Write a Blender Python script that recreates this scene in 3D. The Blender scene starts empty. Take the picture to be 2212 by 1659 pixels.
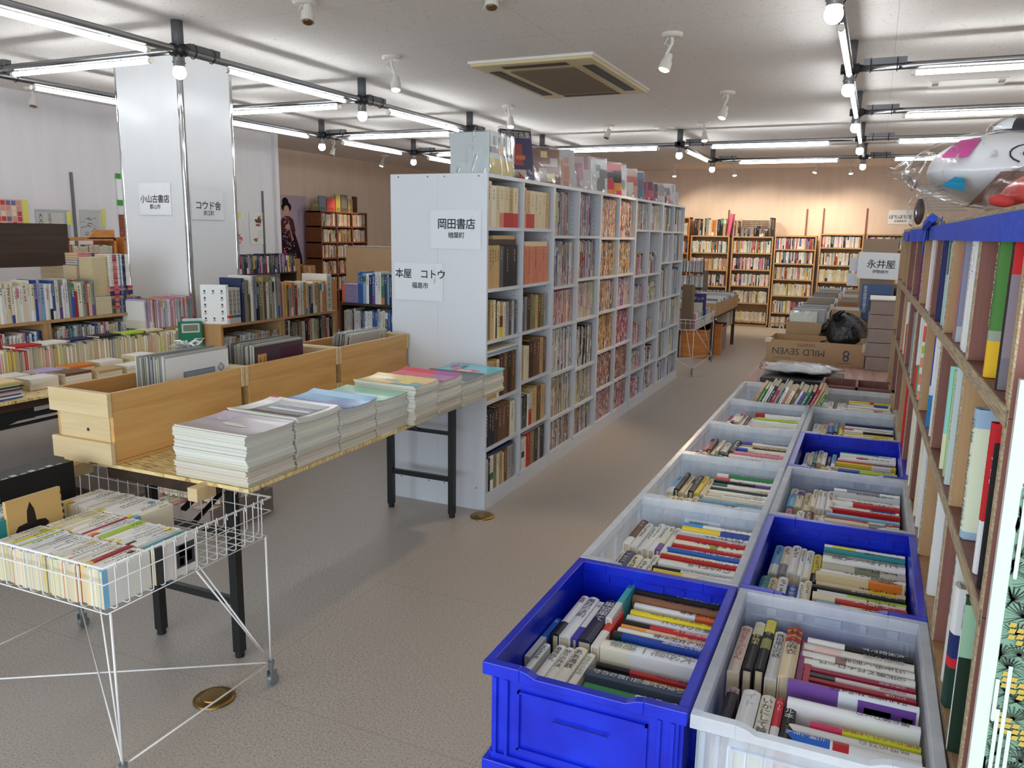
import bpy, math, random
from mathutils import Matrix, Vector
sc = bpy.context.scene
COL = sc.collection
R0 = random.Random(7)

# ---------------------------------------------------------------- camera
def rot_cam(yaw, pitch, roll):
    cy_, sy_ = math.cos(yaw), math.sin(yaw)
    Rz = Matrix(((cy_, sy_, 0), (-sy_, cy_, 0), (0, 0, 1)))
    B = Matrix(((1, 0, 0), (0, 0, -1), (0, 1, 0)))
    cp, sp = math.cos(pitch), math.sin(pitch)
    Rx = Matrix(((1, 0, 0), (0, cp, -sp), (0, sp, cp)))
    cr, sr = math.cos(roll), math.sin(roll)
    Rr = Matrix(((cr, -sr, 0), (sr, cr, 0), (0, 0, 1)))
    return Rr @ Rx @ B @ Rz                      # world -> (right, down, forward)
CAM = Vector((0, 0, 1.5))
F_PX = 1722.15
RW = rot_cam(0.419725, 0.186864, 0.0156089)
cd = bpy.data.cameras.new('camera'); cam = bpy.data.objects.new('camera', cd); COL.objects.link(cam)
cd.sensor_width = 36.0; cd.lens = F_PX / 2212 * 36.0; cd.clip_start = 0.05; cd.clip_end = 60
m3 = Matrix((RW[0], -RW[1], -RW[2])).transposed()   # columns = camera right, up, back
cam.matrix_world = Matrix.Translation(CAM) @ m3.to_4x4()
sc.camera = cam
sc.view_settings.view_transform = 'Standard'; sc.view_settings.look = 'None'
sc.view_settings.gamma = 1; sc.view_settings.use_curve_mapping = False
sc.view_settings.exposure = 0.62
sc.cycles.use_denoising = True
sc.cycles.max_bounces = 9; sc.cycles.diffuse_bounces = 7; sc.cycles.glossy_bounces = 3
sc.cycles.transmission_bounces = 4; sc.cycles.transparent_max_bounces = 12
sc.cycles.caustics_reflective = False; sc.cycles.caustics_refractive = False
sc.cycles.sample_clamp_indirect = 6

# ---------------------------------------------------------------- world and daylight
w = bpy.data.worlds.new('world'); sc.world = w; w.use_nodes = True
w.node_tree.nodes['Background'].inputs[0].default_value = (0.75, 0.87, 1.0, 1)
w.node_tree.nodes['Background'].inputs[1].default_value = 0.6
def area(name, loc, rot, sx, sy, power, col):
    l = bpy.data.lights.new(name, 'AREA'); l.shape = 'RECTANGLE'; l.size = sx; l.size_y = sy
    l.energy = power; l.color = col
    o = bpy.data.objects.new(name, l); COL.objects.link(o); o.location = loc; o.rotation_euler = rot
    return o
area('daylight_shopfront', (-1.0, -2.7, 1.35), (math.radians(84), 0, 0), 7.0, 2.0, 130, (0.84, 0.93, 1.0))
TUBE_E = 15.0; BULB_E = 16.0

# ---------------------------------------------------------------- colours, geometry helpers
def lin(c):
    o = []
    for v in c[:3]:
        v = max(0, min(255, v)) / 255.0
        o.append(v / 12.92 if v <= 0.04045 else ((v + 0.055) / 1.055) ** 2.4)
    return (o[0], o[1], o[2], 1.0)
def jit(c, a, r=R0):
    k = r.uniform(-a, a)
    return tuple(max(0, min(255, v + k + r.uniform(-a, a) * .35)) for v in c[:3])
WHITE = (235, 235, 232)
class MB:
    def __init__(s): s.v = []; s.f = []; s.c = []
    def add(s, vs, fs, col=WHITE, M=None):
        n = len(s.v)
        if M is not None: vs = [M @ Vector(v) for v in vs]
        s.v.extend(tuple(v) for v in vs)
        for i, f in enumerate(fs):
            s.f.append(tuple(k + n for k in f)); s.c.append(col[i] if isinstance(col, list) else col)
        return s
    def box(s, a, b, col=WHITE, M=None):
        x0, y0, z0 = a; x1, y1, z1 = b
        vs = [(x0,y0,z0),(x1,y0,z0),(x1,y1,z0),(x0,y1,z0),(x0,y0,z1),(x1,y0,z1),(x1,y1,z1),(x0,y1,z1)]
        fs = [(3,2,1,0),(4,5,6,7),(0,1,5,4),(1,2,6,5),(2,3,7,6),(3,0,4,7)]
        return s.add(vs, fs, col, M)
    def beam(s, p, q, w_, h_, col=WHITE):
        p, q = Vector(p), Vector(q); d = (q - p).normalized()
        u = Vector((0,0,1)) if abs(d.z) < .9 else Vector((0,1,0))
        a = d.cross(u).normalized() * w_ / 2; b = a.cross(d).normalized() * h_ / 2
        vs = [p-a-b, p+a-b, p+a+b, p-a+b, q-a-b, q+a-b, q+a+b, q-a+b]
        return s.add(vs, [(0,1,2,3),(7,6,5,4),(0,4,5,1),(1,5,6,2),(2,6,7,3),(3,7,4,0)], col)
    def tube(s, pts, r, n=6, col=WHITE, closed=False):
        pts = [Vector(p) for p in pts]; m = len(pts); vs = []; fs = []
        rr = r if isinstance(r, (list, tuple)) else [r] * m
        prev = None
        for i, p in enumerate(pts):
            if closed: d = pts[(i+1) % m] - pts[i-1]
            elif i == 0: d = pts[1] - p
            elif i == m-1: d = p - pts[-2]
            else: d = (pts[i+1] - p).normalized() + (p - pts[i-1]).normalized()
            d = d.normalized() if d.length > 1e-9 else Vector((0,0,1))
            if prev is None:
                u = Vector((0,0,1)) if abs(d.z) < .9 else Vector((1,0,0))
            else: u = prev
            a = (u - d * u.dot(d)); a = a.normalized() if a.length > 1e-6 else d.orthogonal().normalized()
            prev = a; b = d.cross(a)
            for k in range(n):
                t = 2 * math.pi * k / n
                vs.append(p + (a * math.cos(t) + b * math.sin(t)) * rr[i])
        for i in range(m if closed else m - 1):
            j = (i + 1) % m
            for k in range(n):
                l = (k + 1) % n
                fs.append((i*n+k, i*n+l, j*n+l, j*n+k))
        if not closed: fs.append(tuple(range(n-1, -1, -1))); fs.append(tuple((m-1)*n+k for k in range(n)))
        return s.add(vs, fs, col)
    def cyl(s, p, q, r1, r2=None, n=16, col=WHITE):
        return s.tube([p, q], [r1, r1 if r2 is None else r2], n, col)
    def prism(s, prof, a, b, col=WHITE, M=None):
        """prof: 2-D polygon in x,z (counter-clockwise seen from -y); extruded y=a..b"""
        n = len(prof)
        vs = [(x, a, z) for x, z in prof] + [(x, b, z) for x, z in prof]
        fs = [tuple(range(n)), tuple(range(2*n-1, n-1, -1))]
        fs += [(i, i+n, (i+1) % n + n, (i+1) % n) for i in range(n)]
        return s.add(vs, fs, col, M)
    def lathe(s, prof, c, n=20, col=WHITE, M=None, fl=None):
        vs = []; fs = []
        for r, z in prof:
            for k in range(n):
                t = 2*math.pi*k/n; vs.append((c[0]+r*math.cos(t), c[1]+r*math.sin(t), c[2]+z))
        for i in range(len(prof)-1):
            for k in range(n):
                l = (k+1) % n; fs.append((i*n+k, i*n+l, (i+1)*n+l, (i+1)*n+k))
        return s.add(vs, fs, col, M)
    def join(s, o, M=None):
        n = len(s.v)
        s.v.extend([tuple(M @ Vector(v)) for v in o.v] if M is not None else o.v)
        s.f.extend(tuple(k+n for k in f) for f in o.f); s.c.extend(o.c); return s
def mesh(name, mb, mat, origin=(0,0,0), smooth=False):
    me = bpy.data.meshes.new(name); ox, oy, oz = origin
    me.from_pydata([(x-ox, y-oy, z-oz) for x, y, z in mb.v], [], mb.f)
    if mat.get('vc'):
        at = me.color_attributes.new('Col', 'FLOAT_COLOR', 'CORNER'); buf = []; cache = {}
        for p, c in zip(mb.f, mb.c):
            k = tuple(c); l = cache.get(k)
            if l is None: l = cache[k] = lin(c)
            buf.extend(l * len(p))
        at.data.foreach_set('color', buf)
    me.materials.append(mat)
    if smooth: me.polygons.foreach_set('use_smooth', [True] * len(me.polygons))
    me.update(); return me
ORG = {}
def tag(o, label=None, cat=None, group=None, kind=None):
    if label: o['label'] = label
    if cat: o['category'] = cat
    if group: o['group'] = group
    if kind: o['kind'] = kind
    return o
def obj(name, mb, mat, parent=None, origin=None, smooth=False, bevel=0, M=None):
    """M given: mesh is in local coordinates, M places the object. Otherwise world coordinates."""
    if M is not None:
        o = bpy.data.objects.new(name, mesh(name, mb, mat, (0,0,0), smooth)); COL.objects.link(o)
        if parent is not None: o.parent = parent
        o.matrix_local = M; return o
    if parent is not None: origin = ORG[parent]
    if origin is None:
        xs = [v[0] for v in mb.v]; ys = [v[1] for v in mb.v]; zs = [v[2] for v in mb.v]
        origin = ((min(xs)+max(xs))/2, (min(ys)+max(ys))/2, min(zs))
    o = bpy.data.objects.new(name, mesh(name, mb, mat, origin, smooth)); COL.objects.link(o)
    if parent is not None: o.parent = parent
    else: o.location = origin
    ORG[o] = origin
    if bevel:
        b = o.modifiers.new('bevel', 'BEVEL'); b.width = bevel; b.segments = 2; b.limit_method = 'ANGLE'
    return o
def thing(name, loc, label, cat, group=None, kind=None):
    o = bpy.data.objects.new(name, None); COL.objects.link(o); o.location = loc; o.empty_display_size = .05
    ORG[o] = tuple(loc); return tag(o, label, cat, group, kind)
def copy_tree(o, parent=None):
    c = o.copy(); COL.objects.link(c)
    if parent is not None: c.parent = parent
    for ch in list(o.children): copy_tree(ch, c)
    return c
def axes(loc, xd, yd, zd):
    xd, yd, zd = Vector(xd), Vector(yd), Vector(zd)
    M = Matrix.Identity(4)
    for i in range(3): M[i][0] = xd[i]; M[i][1] = yd[i]; M[i][2] = zd[i]; M[i][3] = loc[i]
    return M
# text ------------------------------------------------------------------
GC = {}
def glyph(ch):
    if ch in GC: return GC[ch]
    cu = bpy.data.curves.new('g', 'FONT'); cu.body = ch; cu.size = 1; cu.resolution_u = 2
    o = bpy.data.objects.new('g', cu); me = bpy.data.meshes.new_from_object(o)
    vs = [(v.co.x, v.co.y) for v in me.vertices]; fs = [tuple(p.vertices) for p in me.polygons]
    bpy.data.objects.remove(o); bpy.data.curves.remove(cu); bpy.data.meshes.remove(me)
    GC[ch] = (vs, fs); return GC[ch]
def _em():
    v = glyph('国')[0]; xs = [p[0] for p in v]; ys = [p[1] for p in v]
    return (max(xs)-min(xs)) / .86, (max(ys)+min(ys))/2, (max(xs)+min(xs))/2
EM, EMY, EMX = _em()
def put_bold(mb, s_, M, size, col, vertical=False, **k):
    for i, (dx, dz) in enumerate(((0,0),(.014,0),(-.014,0),(0,.014),(0,-.014))): put_text(mb, s_, M @ Matrix.Translation((dx*size,-.00006*i,dz*size)), size, col, vertical, **k)
def put_text(mb, s_, M, size, col, vertical=False, gap=1.0, asp=1.0):
    """text in the XZ plane of M facing -Y, centred at the origin (vertical: runs down from the origin)"""
    latin = all(ord(c) < 256 for c in s_)
    if latin and not vertical:
        vs, fs = glyph(s_)
        if not vs: return
        xs = [p[0] for p in vs]; ys = [p[1] for p in vs]; k = size / .72
        cx, cyy = (min(xs)+max(xs))/2, (min(ys)+max(ys))/2
        mb.add([((x-cx)*k*asp, 0, (y-cyy)*k) for x, y in vs], [tuple(f) for f in fs], col, M); return
    n = len(s_); k = size / EM
    for i, ch in enumerate(s_):
        if ch in ' 　': continue
        vs, fs = glyph(ch)
        if ord(ch) < 256 and vs:
            xs = [p[0] for p in vs]; cx = (min(xs)+max(xs))/2
        else: cx = EMX
        if vertical:
            ox, oz = 0, -(i + .5) * size * gap
            if ch == 'ー': pts = [((y-EMY)*k, 0, oz - (x-cx)*k) for x, y in vs]
            else: pts = [((x-cx)*k*asp, 0, oz + (y-EMY)*k) for x, y in vs]
        else:
            ox = (i - (n-1)/2) * size * gap * asp
            pts = [(ox + (x-cx)*k*asp, 0, (y-EMY)*k) for x, y in vs]
        mb.add(pts, fs, col, M)
# ---------------------------------------------------------------- materials
def nt(name, rough=.5, col=None, metal=0, spec=None, vc=False):
    m = bpy.data.materials.new(name); m.use_nodes = True; n = m.node_tree.nodes; p = n['Principled BSDF']
    p.inputs['Roughness'].default_value = rough; p.inputs['Metallic'].default_value = metal
    if col: p.inputs['Base Color'].default_value = lin(col)
    if spec is not None: p.inputs['Specular IOR Level'].default_value = spec
    if vc:
        a = n.new('ShaderNodeVertexColor'); a.layer_name = 'Col'
        m.node_tree.links.new(a.outputs[0], p.inputs['Base Color']); m['vc'] = 1
    return m
class NG:
    def __init__(s, m): s.m = m; s.t = m.node_tree; s.n = s.t.nodes; s.p = s.n['Principled BSDF']
    def new(s, t, **k):
        x = s.n.new(t)
        for a, b in k.items(): setattr(x, a, b)
        return x
    def lk(s, a, b): s.t.links.new(a, b)
    def coord(s, scale=(1,1,1), rot=(0,0,0), kind='Object'):
        c = s.new('ShaderNodeTexCoord'); mp = s.new('ShaderNodeMapping')
        mp.inputs['Scale'].default_value = scale; mp.inputs['Rotation'].default_value = rot
        if kind == 'World':
            g = s.new('ShaderNodeNewGeometry'); s.lk(g.outputs['Position'], mp.inputs[0])
        else: s.lk(c.outputs[kind], mp.inputs[0])
        return mp.outputs[0]
    def noise(s, v, scale, detail=2, rough=.5, dist=0):
        x = s.new('ShaderNodeTexNoise'); s.lk(v, x.inputs['Vector']); x.inputs['Scale'].default_value = scale
        x.inputs['Detail'].default_value = detail; x.inputs['Roughness'].default_value = rough
        x.inputs['Distortion'].default_value = dist; return x.outputs['Fac']
    def ramp(s, f, stops):
        r = s.new('ShaderNodeValToRGB'); s.lk(f, r.inputs[0]); e = r.color_ramp.elements
        while len(e) < len(stops): e.new(.5)
        for i, (p, c) in enumerate(stops): e[i].position = p; e[i].color = lin(c)
        return r.outputs[0]
    def mix(s, f, a, b, mode='MIX'):
        x = s.new('ShaderNodeMix', data_type='RGBA', blend_type=mode)
        for i, v in ((0, f), (6, a), (7, b)):
            if hasattr(v, 'links'): s.lk(v, x.inputs[i])
            else: x.inputs[i].default_value = v if i == 0 else lin(v)
        return x.outputs[2]
    def base(s, c): s.lk(c, s.p.inputs['Base Color'])
    def bump(s, f, st, d=.002):
        b = s.new('ShaderNodeBump'); b.inputs['Strength'].default_value = st; b.inputs['Distance'].default_value = d
        s.lk(f, b.inputs['Height']); s.lk(b.outputs[0], s.p.inputs['Normal'])
def wood(name, c1, c2, axis=1, rough=.5, sc_=1.0, kind='Object', fine=.35):
    m = nt(name, rough); g = NG(m); s = [7*sc_, 7*sc_, 7*sc_]; s[axis] = .55*sc_
    v = g.coord(tuple(s), kind=kind); f = g.noise(v, 2.2, 4, .55, 1.2)
    a = g.ramp(f, [(.3, c1), (.5, tuple((x+y)/2 for x, y in zip(c1, c2))), (.68, c2)])
    s2 = [120, 120, 120]; s2[axis] = 3
    f2 = g.noise(g.coord(tuple(s2), kind=kind), 1.0, 2)
    dark = tuple(x*.8 for x in c2)
    mm = g.new('ShaderNodeMath', operation='MULTIPLY'); g.lk(f2, mm.inputs[0]); mm.inputs[1].default_value = fine
    g.base(g.mix(mm.outputs[0], a, dark)); return m
# floor: speckled vinyl with faint sheet joints
def mk_floor():
    m = nt('speckled_floor', .42); g = NG(m); v = g.coord(kind='World')
    a = g.ramp(g.noise(v, 150, 3, .7), [(.38, (84,80,76)), (.45, (166,160,153)), (.58, (184,177,169)), (.66, (220,212,203))])
    b = g.mix(g.noise(v, 1.1, 3), a, (172,163,154))
    x = g.new('ShaderNodeTexBrick'); g.lk(g.coord((1,1,1), kind='World'), x.inputs['Vector'])
    x.offset = 0; x.inputs['Scale'].default_value = 1; x.inputs['Brick Width'].default_value = .915; x.inputs['Row Height'].default_value = .915
    x.inputs['Mortar Size'].default_value = .0014; x.inputs['Mortar Smooth'].default_value = 0
    g.base(g.mix(x.outputs['Fac'], b, (150,141,132)))
    g.bump(g.noise(v, 300, 1), .1); return m
def mk_ceiling():
    m = nt('ceiling_board', .9); g = NG(m); v = g.coord((1, 2.2, 1), kind='World')
    pits = g.ramp(g.noise(v, 55, 2, .7, .6), [(.30, (150,143,138)), (.36, (232,227,222))])
    x = g.new('ShaderNodeTexBrick'); g.lk(g.coord((1,1,1), kind='World'), x.inputs['Vector']); x.offset = 0
    x.inputs['Scale'].default_value = 1; x.inputs['Brick Width'].default_value = 1.82; x.inputs['Row Height'].default_value = .91
    x.inputs['Mortar Size'].default_value = .002
    g.base(g.mix(x.outputs['Fac'], pits, (204,198,193))); return m
def mk_wall(name, c, sc_=3.0, streak=(1,1,.12), a=.06):
    m = nt(name, .7); g = NG(m); f = g.noise(g.coord(streak, kind='World'), sc_*3, 4, .6)
    g.base(g.ramp(f, [(.3, tuple(x*(1-a) for x in c)), (.7, tuple(min(255, x*(1+a*.4)) for x in c))])); return m
M = {}
M['floor'] = mk_floor(); M['ceil'] = mk_ceiling()
M['wall_w'] = mk_wall('white_painted_wall', (222,219,221), a=.02); M['wall_b'] = mk_wall('beige_wallpaper', (226,206,188), a=.03)
M['pillar'] = mk_wall('white_gloss_panel', (226,228,230), 1.0, a=.02); M['pillar'].node_tree.nodes['Principled BSDF'].inputs['Roughness'].default_value = .25
M['chrome'] = nt('chrome', .08, (225,228,230), 1.0)
M['steel'] = nt('pipe_steel', .25, (150,152,155), 1.0)
M['joint'] = nt('grey_joint', .45, (96,98,102)); M['blackplastic'] = nt('black_plastic', .4, (26,27,30))
M['mel'] = nt('white_melamine', .32, (214,219,226)); M['wire'] = nt('white_coated_wire', .3, (232,232,232))
M['blackmetal'] = nt('black_steel_tube', .35, (26,30,33)); M['caster'] = nt('caster_zinc', .25, (150,160,168), .7)
M['pine'] = wood('pale_pine', (226,205,162), (212,186,138), 0, .5); M['piney'] = wood('amber_pine_board', (226,182,116), (206,154,88), 1, .42)
M['orange'] = wood('orange_pine', (218,148,74), (190,118,52), 0, .45); M['darkw'] = wood('dark_walnut_board', (72,50,36), (48,33,25), 1, .6)
M['redply'] = wood('red_lauan_ply', (150,98,86), (124,76,66), 2, .6); M['tanply'] = wood('tan_ply', (196,158,112), (176,136,92), 2, .55)
M['pinkply'] = wood('worn_pinkish_board', (190,158,144), (164,128,116), 1, .6)
M['plyedge'] = wood('ply_edge', (214,196,164), (150,128,98), 1, .7, 14); M['shelfwood'] = wood('beech_shelf', (206,168,120), (186,146,98), 1, .5)
M['brownshelf'] = wood('reddish_brown_shelf', (150,92,58), (120,70,44), 1, .5)
def mk_osb():
    m = nt('osb_board', .6); g = NG(m); x = g.new('ShaderNodeTexVoronoi'); g.lk(g.coord((12, 60, 12), (0,0,.5), kind='World'), x.inputs['Vector']); x.inputs['Scale'].default_value = 2.6
    y = g.new('ShaderNodeSeparateColor'); g.lk(x.outputs['Color'], y.inputs[0])
    g.base(g.ramp(y.outputs[0], [(.1, (196,164,100)), (.45, (222,196,134)), (.85, (238,218,160)), (.985, (140,104,62))])); return m
M['osb'] = mk_osb()
M['card'] = mk_wall('cardboard', (178,146,108), 2, (1,1,1), .04); M['cardgrey'] = mk_wall('grey_brown_carton', (150,134,126), 6, (1,1,1), .05)
M['kraft'] = mk_wall('brown_kraft_carton', (168,122,78), 2, (1,1,1), .04)
M['blue'] = nt('blue_crate_plastic', .28, (12,34,190)); 
g = NG(M['blue']); g.base(g.ramp(g.noise(g.coord(kind='Object'), 14, 3), [(.3, (8,28,176)), (.7, (18,46,204))]))
def mk_clear():
    m = nt('frosted_clear_plastic', .22, (240,244,248)); g = NG(m); t = g.new('ShaderNodeBsdfTransparent'); t.inputs[0].default_value = (.93,.96,1,1)
    tl = g.new('ShaderNodeBsdfTranslucent'); tl.inputs[0].default_value = (.93,.95,.98,1); a = g.new('ShaderNodeMixShader'); a.inputs[0].default_value = .45
    g.lk(g.p.outputs[0], a.inputs[1]); g.lk(tl.outputs[0], a.inputs[2])
    b = g.new('ShaderNodeMixShader'); f = g.noise(g.coord((1,1,.3)), 9, 3, .6); mr = g.new('ShaderNodeMapRange'); g.lk(f, mr.inputs[0])
    mr.inputs[1].default_value = .3; mr.inputs[2].default_value = .7; mr.inputs[3].default_value = .34; mr.inputs[4].default_value = .56
    g.lk(mr.outputs[0], b.inputs[0]); g.lk(t.outputs[0], b.inputs[1]); g.lk(a.outputs[0], b.inputs[2])
    g.lk(b.outputs[0], g.n['Material Output'].inputs[0]); return m
M['clear'] = mk_clear()
M['clearrim'] = mk_clear(); M['clearrim'].name = 'frosted_rim_plastic'
for n_ in M['clearrim'].node_tree.nodes:
    if n_.type == 'MAP_RANGE': n_.inputs[3].default_value = .62; n_.inputs[4].default_value = .85
def mk_film(name, base=.03, streak=.6, lo=.56, hi=.68, scale=11, rough=.14, bump=.5, dist=2.0):
    m = nt(name, rough, (240,240,240)); g = NG(m); t = g.new('ShaderNodeBsdfTransparent'); gl = g.new('ShaderNodeBsdfGlossy'); gl.inputs['Roughness'].default_value = rough
    n = g.noise(g.coord((1,1,.45)), scale, 3, .6, dist)
    b = g.new('ShaderNodeBump'); b.inputs['Strength'].default_value = bump; b.inputs['Distance'].default_value = .006
    g.lk(n, b.inputs['Height']); g.lk(b.outputs[0], gl.inputs['Normal'])
    mr = g.new('ShaderNodeMapRange'); g.lk(n, mr.inputs[0]); mr.inputs[1].default_value = lo; mr.inputs[2].default_value = hi; mr.inputs[3].default_value = base; mr.inputs[4].default_value = streak
    lw = g.new('ShaderNodeLayerWeight'); lw.inputs[0].default_value = .12
    ad = g.new('ShaderNodeMath', operation='MULTIPLY_ADD'); ad.use_clamp = True; g.lk(lw.outputs['Fresnel'], ad.inputs[0]); ad.inputs[1].default_value = .5; g.lk(mr.outputs[0], ad.inputs[2])
    mx = g.new('ShaderNodeMixShader'); g.lk(ad.outputs[0], mx.inputs[0]); g.lk(t.outputs[0], mx.inputs[1]); g.lk(gl.outputs[0], mx.inputs[2])
    g.lk(mx.outputs[0], g.n['Material Output'].inputs[0]); return m
M['film'] = mk_film('clear_film_wrap', .0, .12, .66, .74, 16, .12, .12, .6); M['filmbag'] = mk_film('crinkled_clear_bag', .05, .62)
M['paper'] = nt('printed_paper', .45, vc=True, spec=.35); M['matte'] = nt('matte_card', .8, vc=True, spec=.2); M['glossy'] = nt('glossy_print', .2, vc=True)
def mk_pages():
    m = nt('book_pages', .85, vc=True, spec=.1); g = NG(m); src = [x for x in g.n if x.type == 'VERTEX_COLOR'][0]
    f = g.noise(g.coord((700, 6, 6)), 1, 1); mm = g.new('ShaderNodeMath', operation='MULTIPLY'); g.lk(f, mm.inputs[0]); mm.inputs[1].default_value = .35
    g.base(g.mix(mm.outputs[0], src.outputs[0], (176,160,132))); return m
M['pages'] = mk_pages()
M['brass'] = nt('aged_brass', .35, (140,112,66), .9); M['lampwhite'] = nt('lamp_white', .4, (216,212,204)); M['rubber'] = nt('black_rubber', .8, (20,20,20))
M['acyel'] = nt('yellowed_plastic', .5, (212,196,150)); M['acdark'] = nt('dark_louvre', .6, (52,42,36)); M['filter'] = nt('brown_filter', .8, (120,100,80))
M['acw'] = nt('white_plastic', .4, (225,222,214)); M['bluecloth'] = mk_wall('blue_cloth_band', (30,72,205), 20, (1,1,1), .15); M['blackbag'] = nt('black_polythene', .3, (18,18,21))
g = NG(M['blackbag']); g.bump(g.noise(g.coord(), 24, 3, .6, 1), .8, .01)
def emis(name, col, st):
    m = bpy.data.materials.new(name); m.use_nodes = True; n = m.node_tree.nodes; n.remove(n['Principled BSDF']); e = n.new('ShaderNodeEmission')
    e.inputs[0].default_value = col; e.inputs[1].default_value = st; m.node_tree.links.new(e.outputs[0], n['Material Output'].inputs[0]); return m
M['tube'] = emis('lit_led_tube', (.93,.97,1,1), TUBE_E); M['bulb'] = emis('lit_bulb', (.93,.97,1,1), BULB_E); M['warm'] = emis('lit_warm_lamp', (1,.72,.42,1), 14)
M['dimlamp'] = emis('lit_small_lamp', (1,.93,.8,1), 5)

# ---------------------------------------------------------------- room shell
def struct(name, mb, mat, **k):
    o = obj(name, mb, mat, **k); o['kind'] = 'structure'; return o
CH = 2.63; WY = 14.32
struct('floor', MB().box((-8.2,-3.1,-.1), (3.6,WY+.1,0)), M['floor'], origin=(0,0,0))
struct('ceiling', MB().box((-8.2,-3.1,CH), (3.6,WY+.1,CH+.1)), M['ceil'], origin=(0,0,CH))
struct('wall_left', MB().box((-6.95,-3.1,0), (-6.75,7.92,CH)), M['wall_w'], origin=(-6.75,0,0))
struct('wall_recess', MB().box((-7.95,7.8,0), (-7.8,WY,CH)).box((-7.95,7.72,0), (-6.9,7.8,CH)), M['wall_b'], origin=(-7.8,8,0))
struct('wall_back', MB().box((-8,WY,0), (3.6,WY+.15,CH)), M['wall_b'], origin=(0,WY,0))
struct('wall_right', MB().box((3.4,-3.1,0), (3.6,WY+.1,CH)), M['wall_b'], origin=(3.5,0,0))
fr = MB().box((-8,-3.1,0), (-5,-2.95,CH)).box((3,-3.1,0), (3.6,-2.95,CH)).box((-5,-3.1,2.45), (3,-2.95,CH)).box((-5,-3.1,0), (3,-2.95,.12))
for x in (-3,-1,1): fr.box((x-.03,-3.1,.12), (x+.03,-2.95,2.45))
struct('wall_front', fr, M['wall_w'], origin=(-1,-3,0))
struct('trim_1', MB().box((-6.76,7.9,0), (-6.70,7.96,CH)), M['wall_w'])
tr = MB()
for y, z0, z1 in ((5.18,1.0,1.985), (7.70,1.0,1.95)): tr.box((-6.75,y-.012,z0), (-6.735,y+.012,z1))
struct('trim_2', tr, M['joint'])
tb = MB()
for x, z1 in ((-2.35,1.95), (-1.08,1.97), (-.82,1.98), (-.17,1.98)): tb.box((x-.012,WY-.02,1.5), (x+.012,WY,z1))
struct('trim_3', tb, M['brownshelf'])
# pillar with mirror corner strips
PX, PY = -4.30, 4.15
pil = thing('wall_pillar', (PX-.29, PY+.22, 0), None, None, kind='structure')
obj('panel_front', MB().box((PX-.58,PY,0), (PX-.02,PY+.02,CH)), M['pillar'], pil)
obj('panel_side', MB().box((PX-.02,PY+.04,0), (PX,PY+.46,CH)), M['pillar'], pil)
obj('core', MB().box((PX-.57,PY+.02,0), (PX-.02,PY+.47,CH)), M['steel'], pil)
def strip(x, y, nm):
    mb = MB(); r = random.Random(3); z = 0; pts = []
    while z < CH: pts.append((x + r.uniform(-.002,.002), y + r.uniform(-.002,.002), z)); z += .1
    pts.append((x, y, CH)); mb.tube(pts, .017, 8); obj(nm, mb, M['chrome'], pil, smooth=True)
strip(PX-.014, PY+.018, 'mirror_corner_strip'); strip(PX-.01, PY+.472, 'mirror_corner_strip'); strip(PX-.582, PY+.012, 'mirror_corner_strip')
# air conditioner cassette in the ceiling
ax0, ax1, ay0, ay1 = -2.60, -1.74, 5.05, 6.42
ac = thing('air_conditioner', (-2.17,5.73,CH-.03), 'yellowed ceiling air conditioner cassette with dark louvre slots', 'air conditioner')
z0 = CH-.035
obj('panel', MB().box((ax0,ay0,z0), (ax1,ay1,CH)), M['acyel'], ac, bevel=.008)
obj('rim', MB().box((ax0-.012,ay0-.012,CH-.018), (ax1+.012,ay1+.012,CH-.001)), M['acw'], ac)
obj('intake_grille', MB().box((ax0+.20,ay0+.22,z0-.006), (ax1-.20,ay1-.17,z0+.002)), M['filter'], ac)
for a, b in (((ax0+.05,ay0+.20), (ax0+.13,ay1-.18)), ((ax1-.13,ay0+.20), (ax1-.05,ay1-.18)), ((ax0+.2,ay0+.07), (ax1-.2,ay0+.14)), ((ax0+.2,ay1-.12), (ax1-.2,ay1-.06))):
    obj('louvre_slot', MB().box((a[0],a[1],z0-.004), (b[0],b[1],z0+.002)), M['acdark'], ac)
gl = MB()
for i in range(40): gl.box((ax0+.2,ay0+.235+i*.0235,z0-.009), (ax1-.2,ay0+.242+i*.0235,z0-.005))
obj('grille_slats', gl, M['filter'], ac)
# ---------------------------------------------------------------- lighting grid
PZ = 2.475
XL2, XL, XM, XR = -5.38, -3.645, -2.035, -.23
YR = [3.53, 5.30, 7.08, 8.92, 10.85]
gt = thing('lighting_frame', (-2.5,6.5,PZ), 'grey steel pipe frame hung below the ceiling carrying the tube lights', 'pipe frame')
def pipe(p, q): obj('pipe', MB().tube([p,q], .021, 10), M['steel'], gt, smooth=True)
pipe((XL2,1.7,PZ), (XL2,YR[4]+.9,PZ)); pipe((XL,1.0,PZ), (XL,YR[4]-.5,PZ)); pipe((XR,1.7,PZ), (XR,YR[4]+.1,PZ)); pipe((XM,YR[3]-.05,PZ), (XM,YR[4],PZ))
for y, a, b in ((YR[0],-6.6,XL), (YR[1],XL2,XL), (YR[2],XL2,XL), (YR[1],XR,3.2), (YR[2],XR,3.2), (YR[3],XL2,3.2), (YR[4],XM,3.2)): pipe((a,y,PZ), (b,y,PZ))
NODES = [(XL,0),(XL,1),(XL,2),(XL,3),(XL2,0),(XL2,1),(XL2,2),(XL2,3),(XR,0),(XR,1),(XR,2),(XR,3),(XR,4),(XM,3),(XM,4)]
NAMES = {XL2: 'leftmost', XL: 'second from left', XM: 'third from left', XR: 'rightmost'}
ROWN = ['nearest', 'second nearest', 'third nearest', 'fourth nearest', 'farthest']
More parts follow.
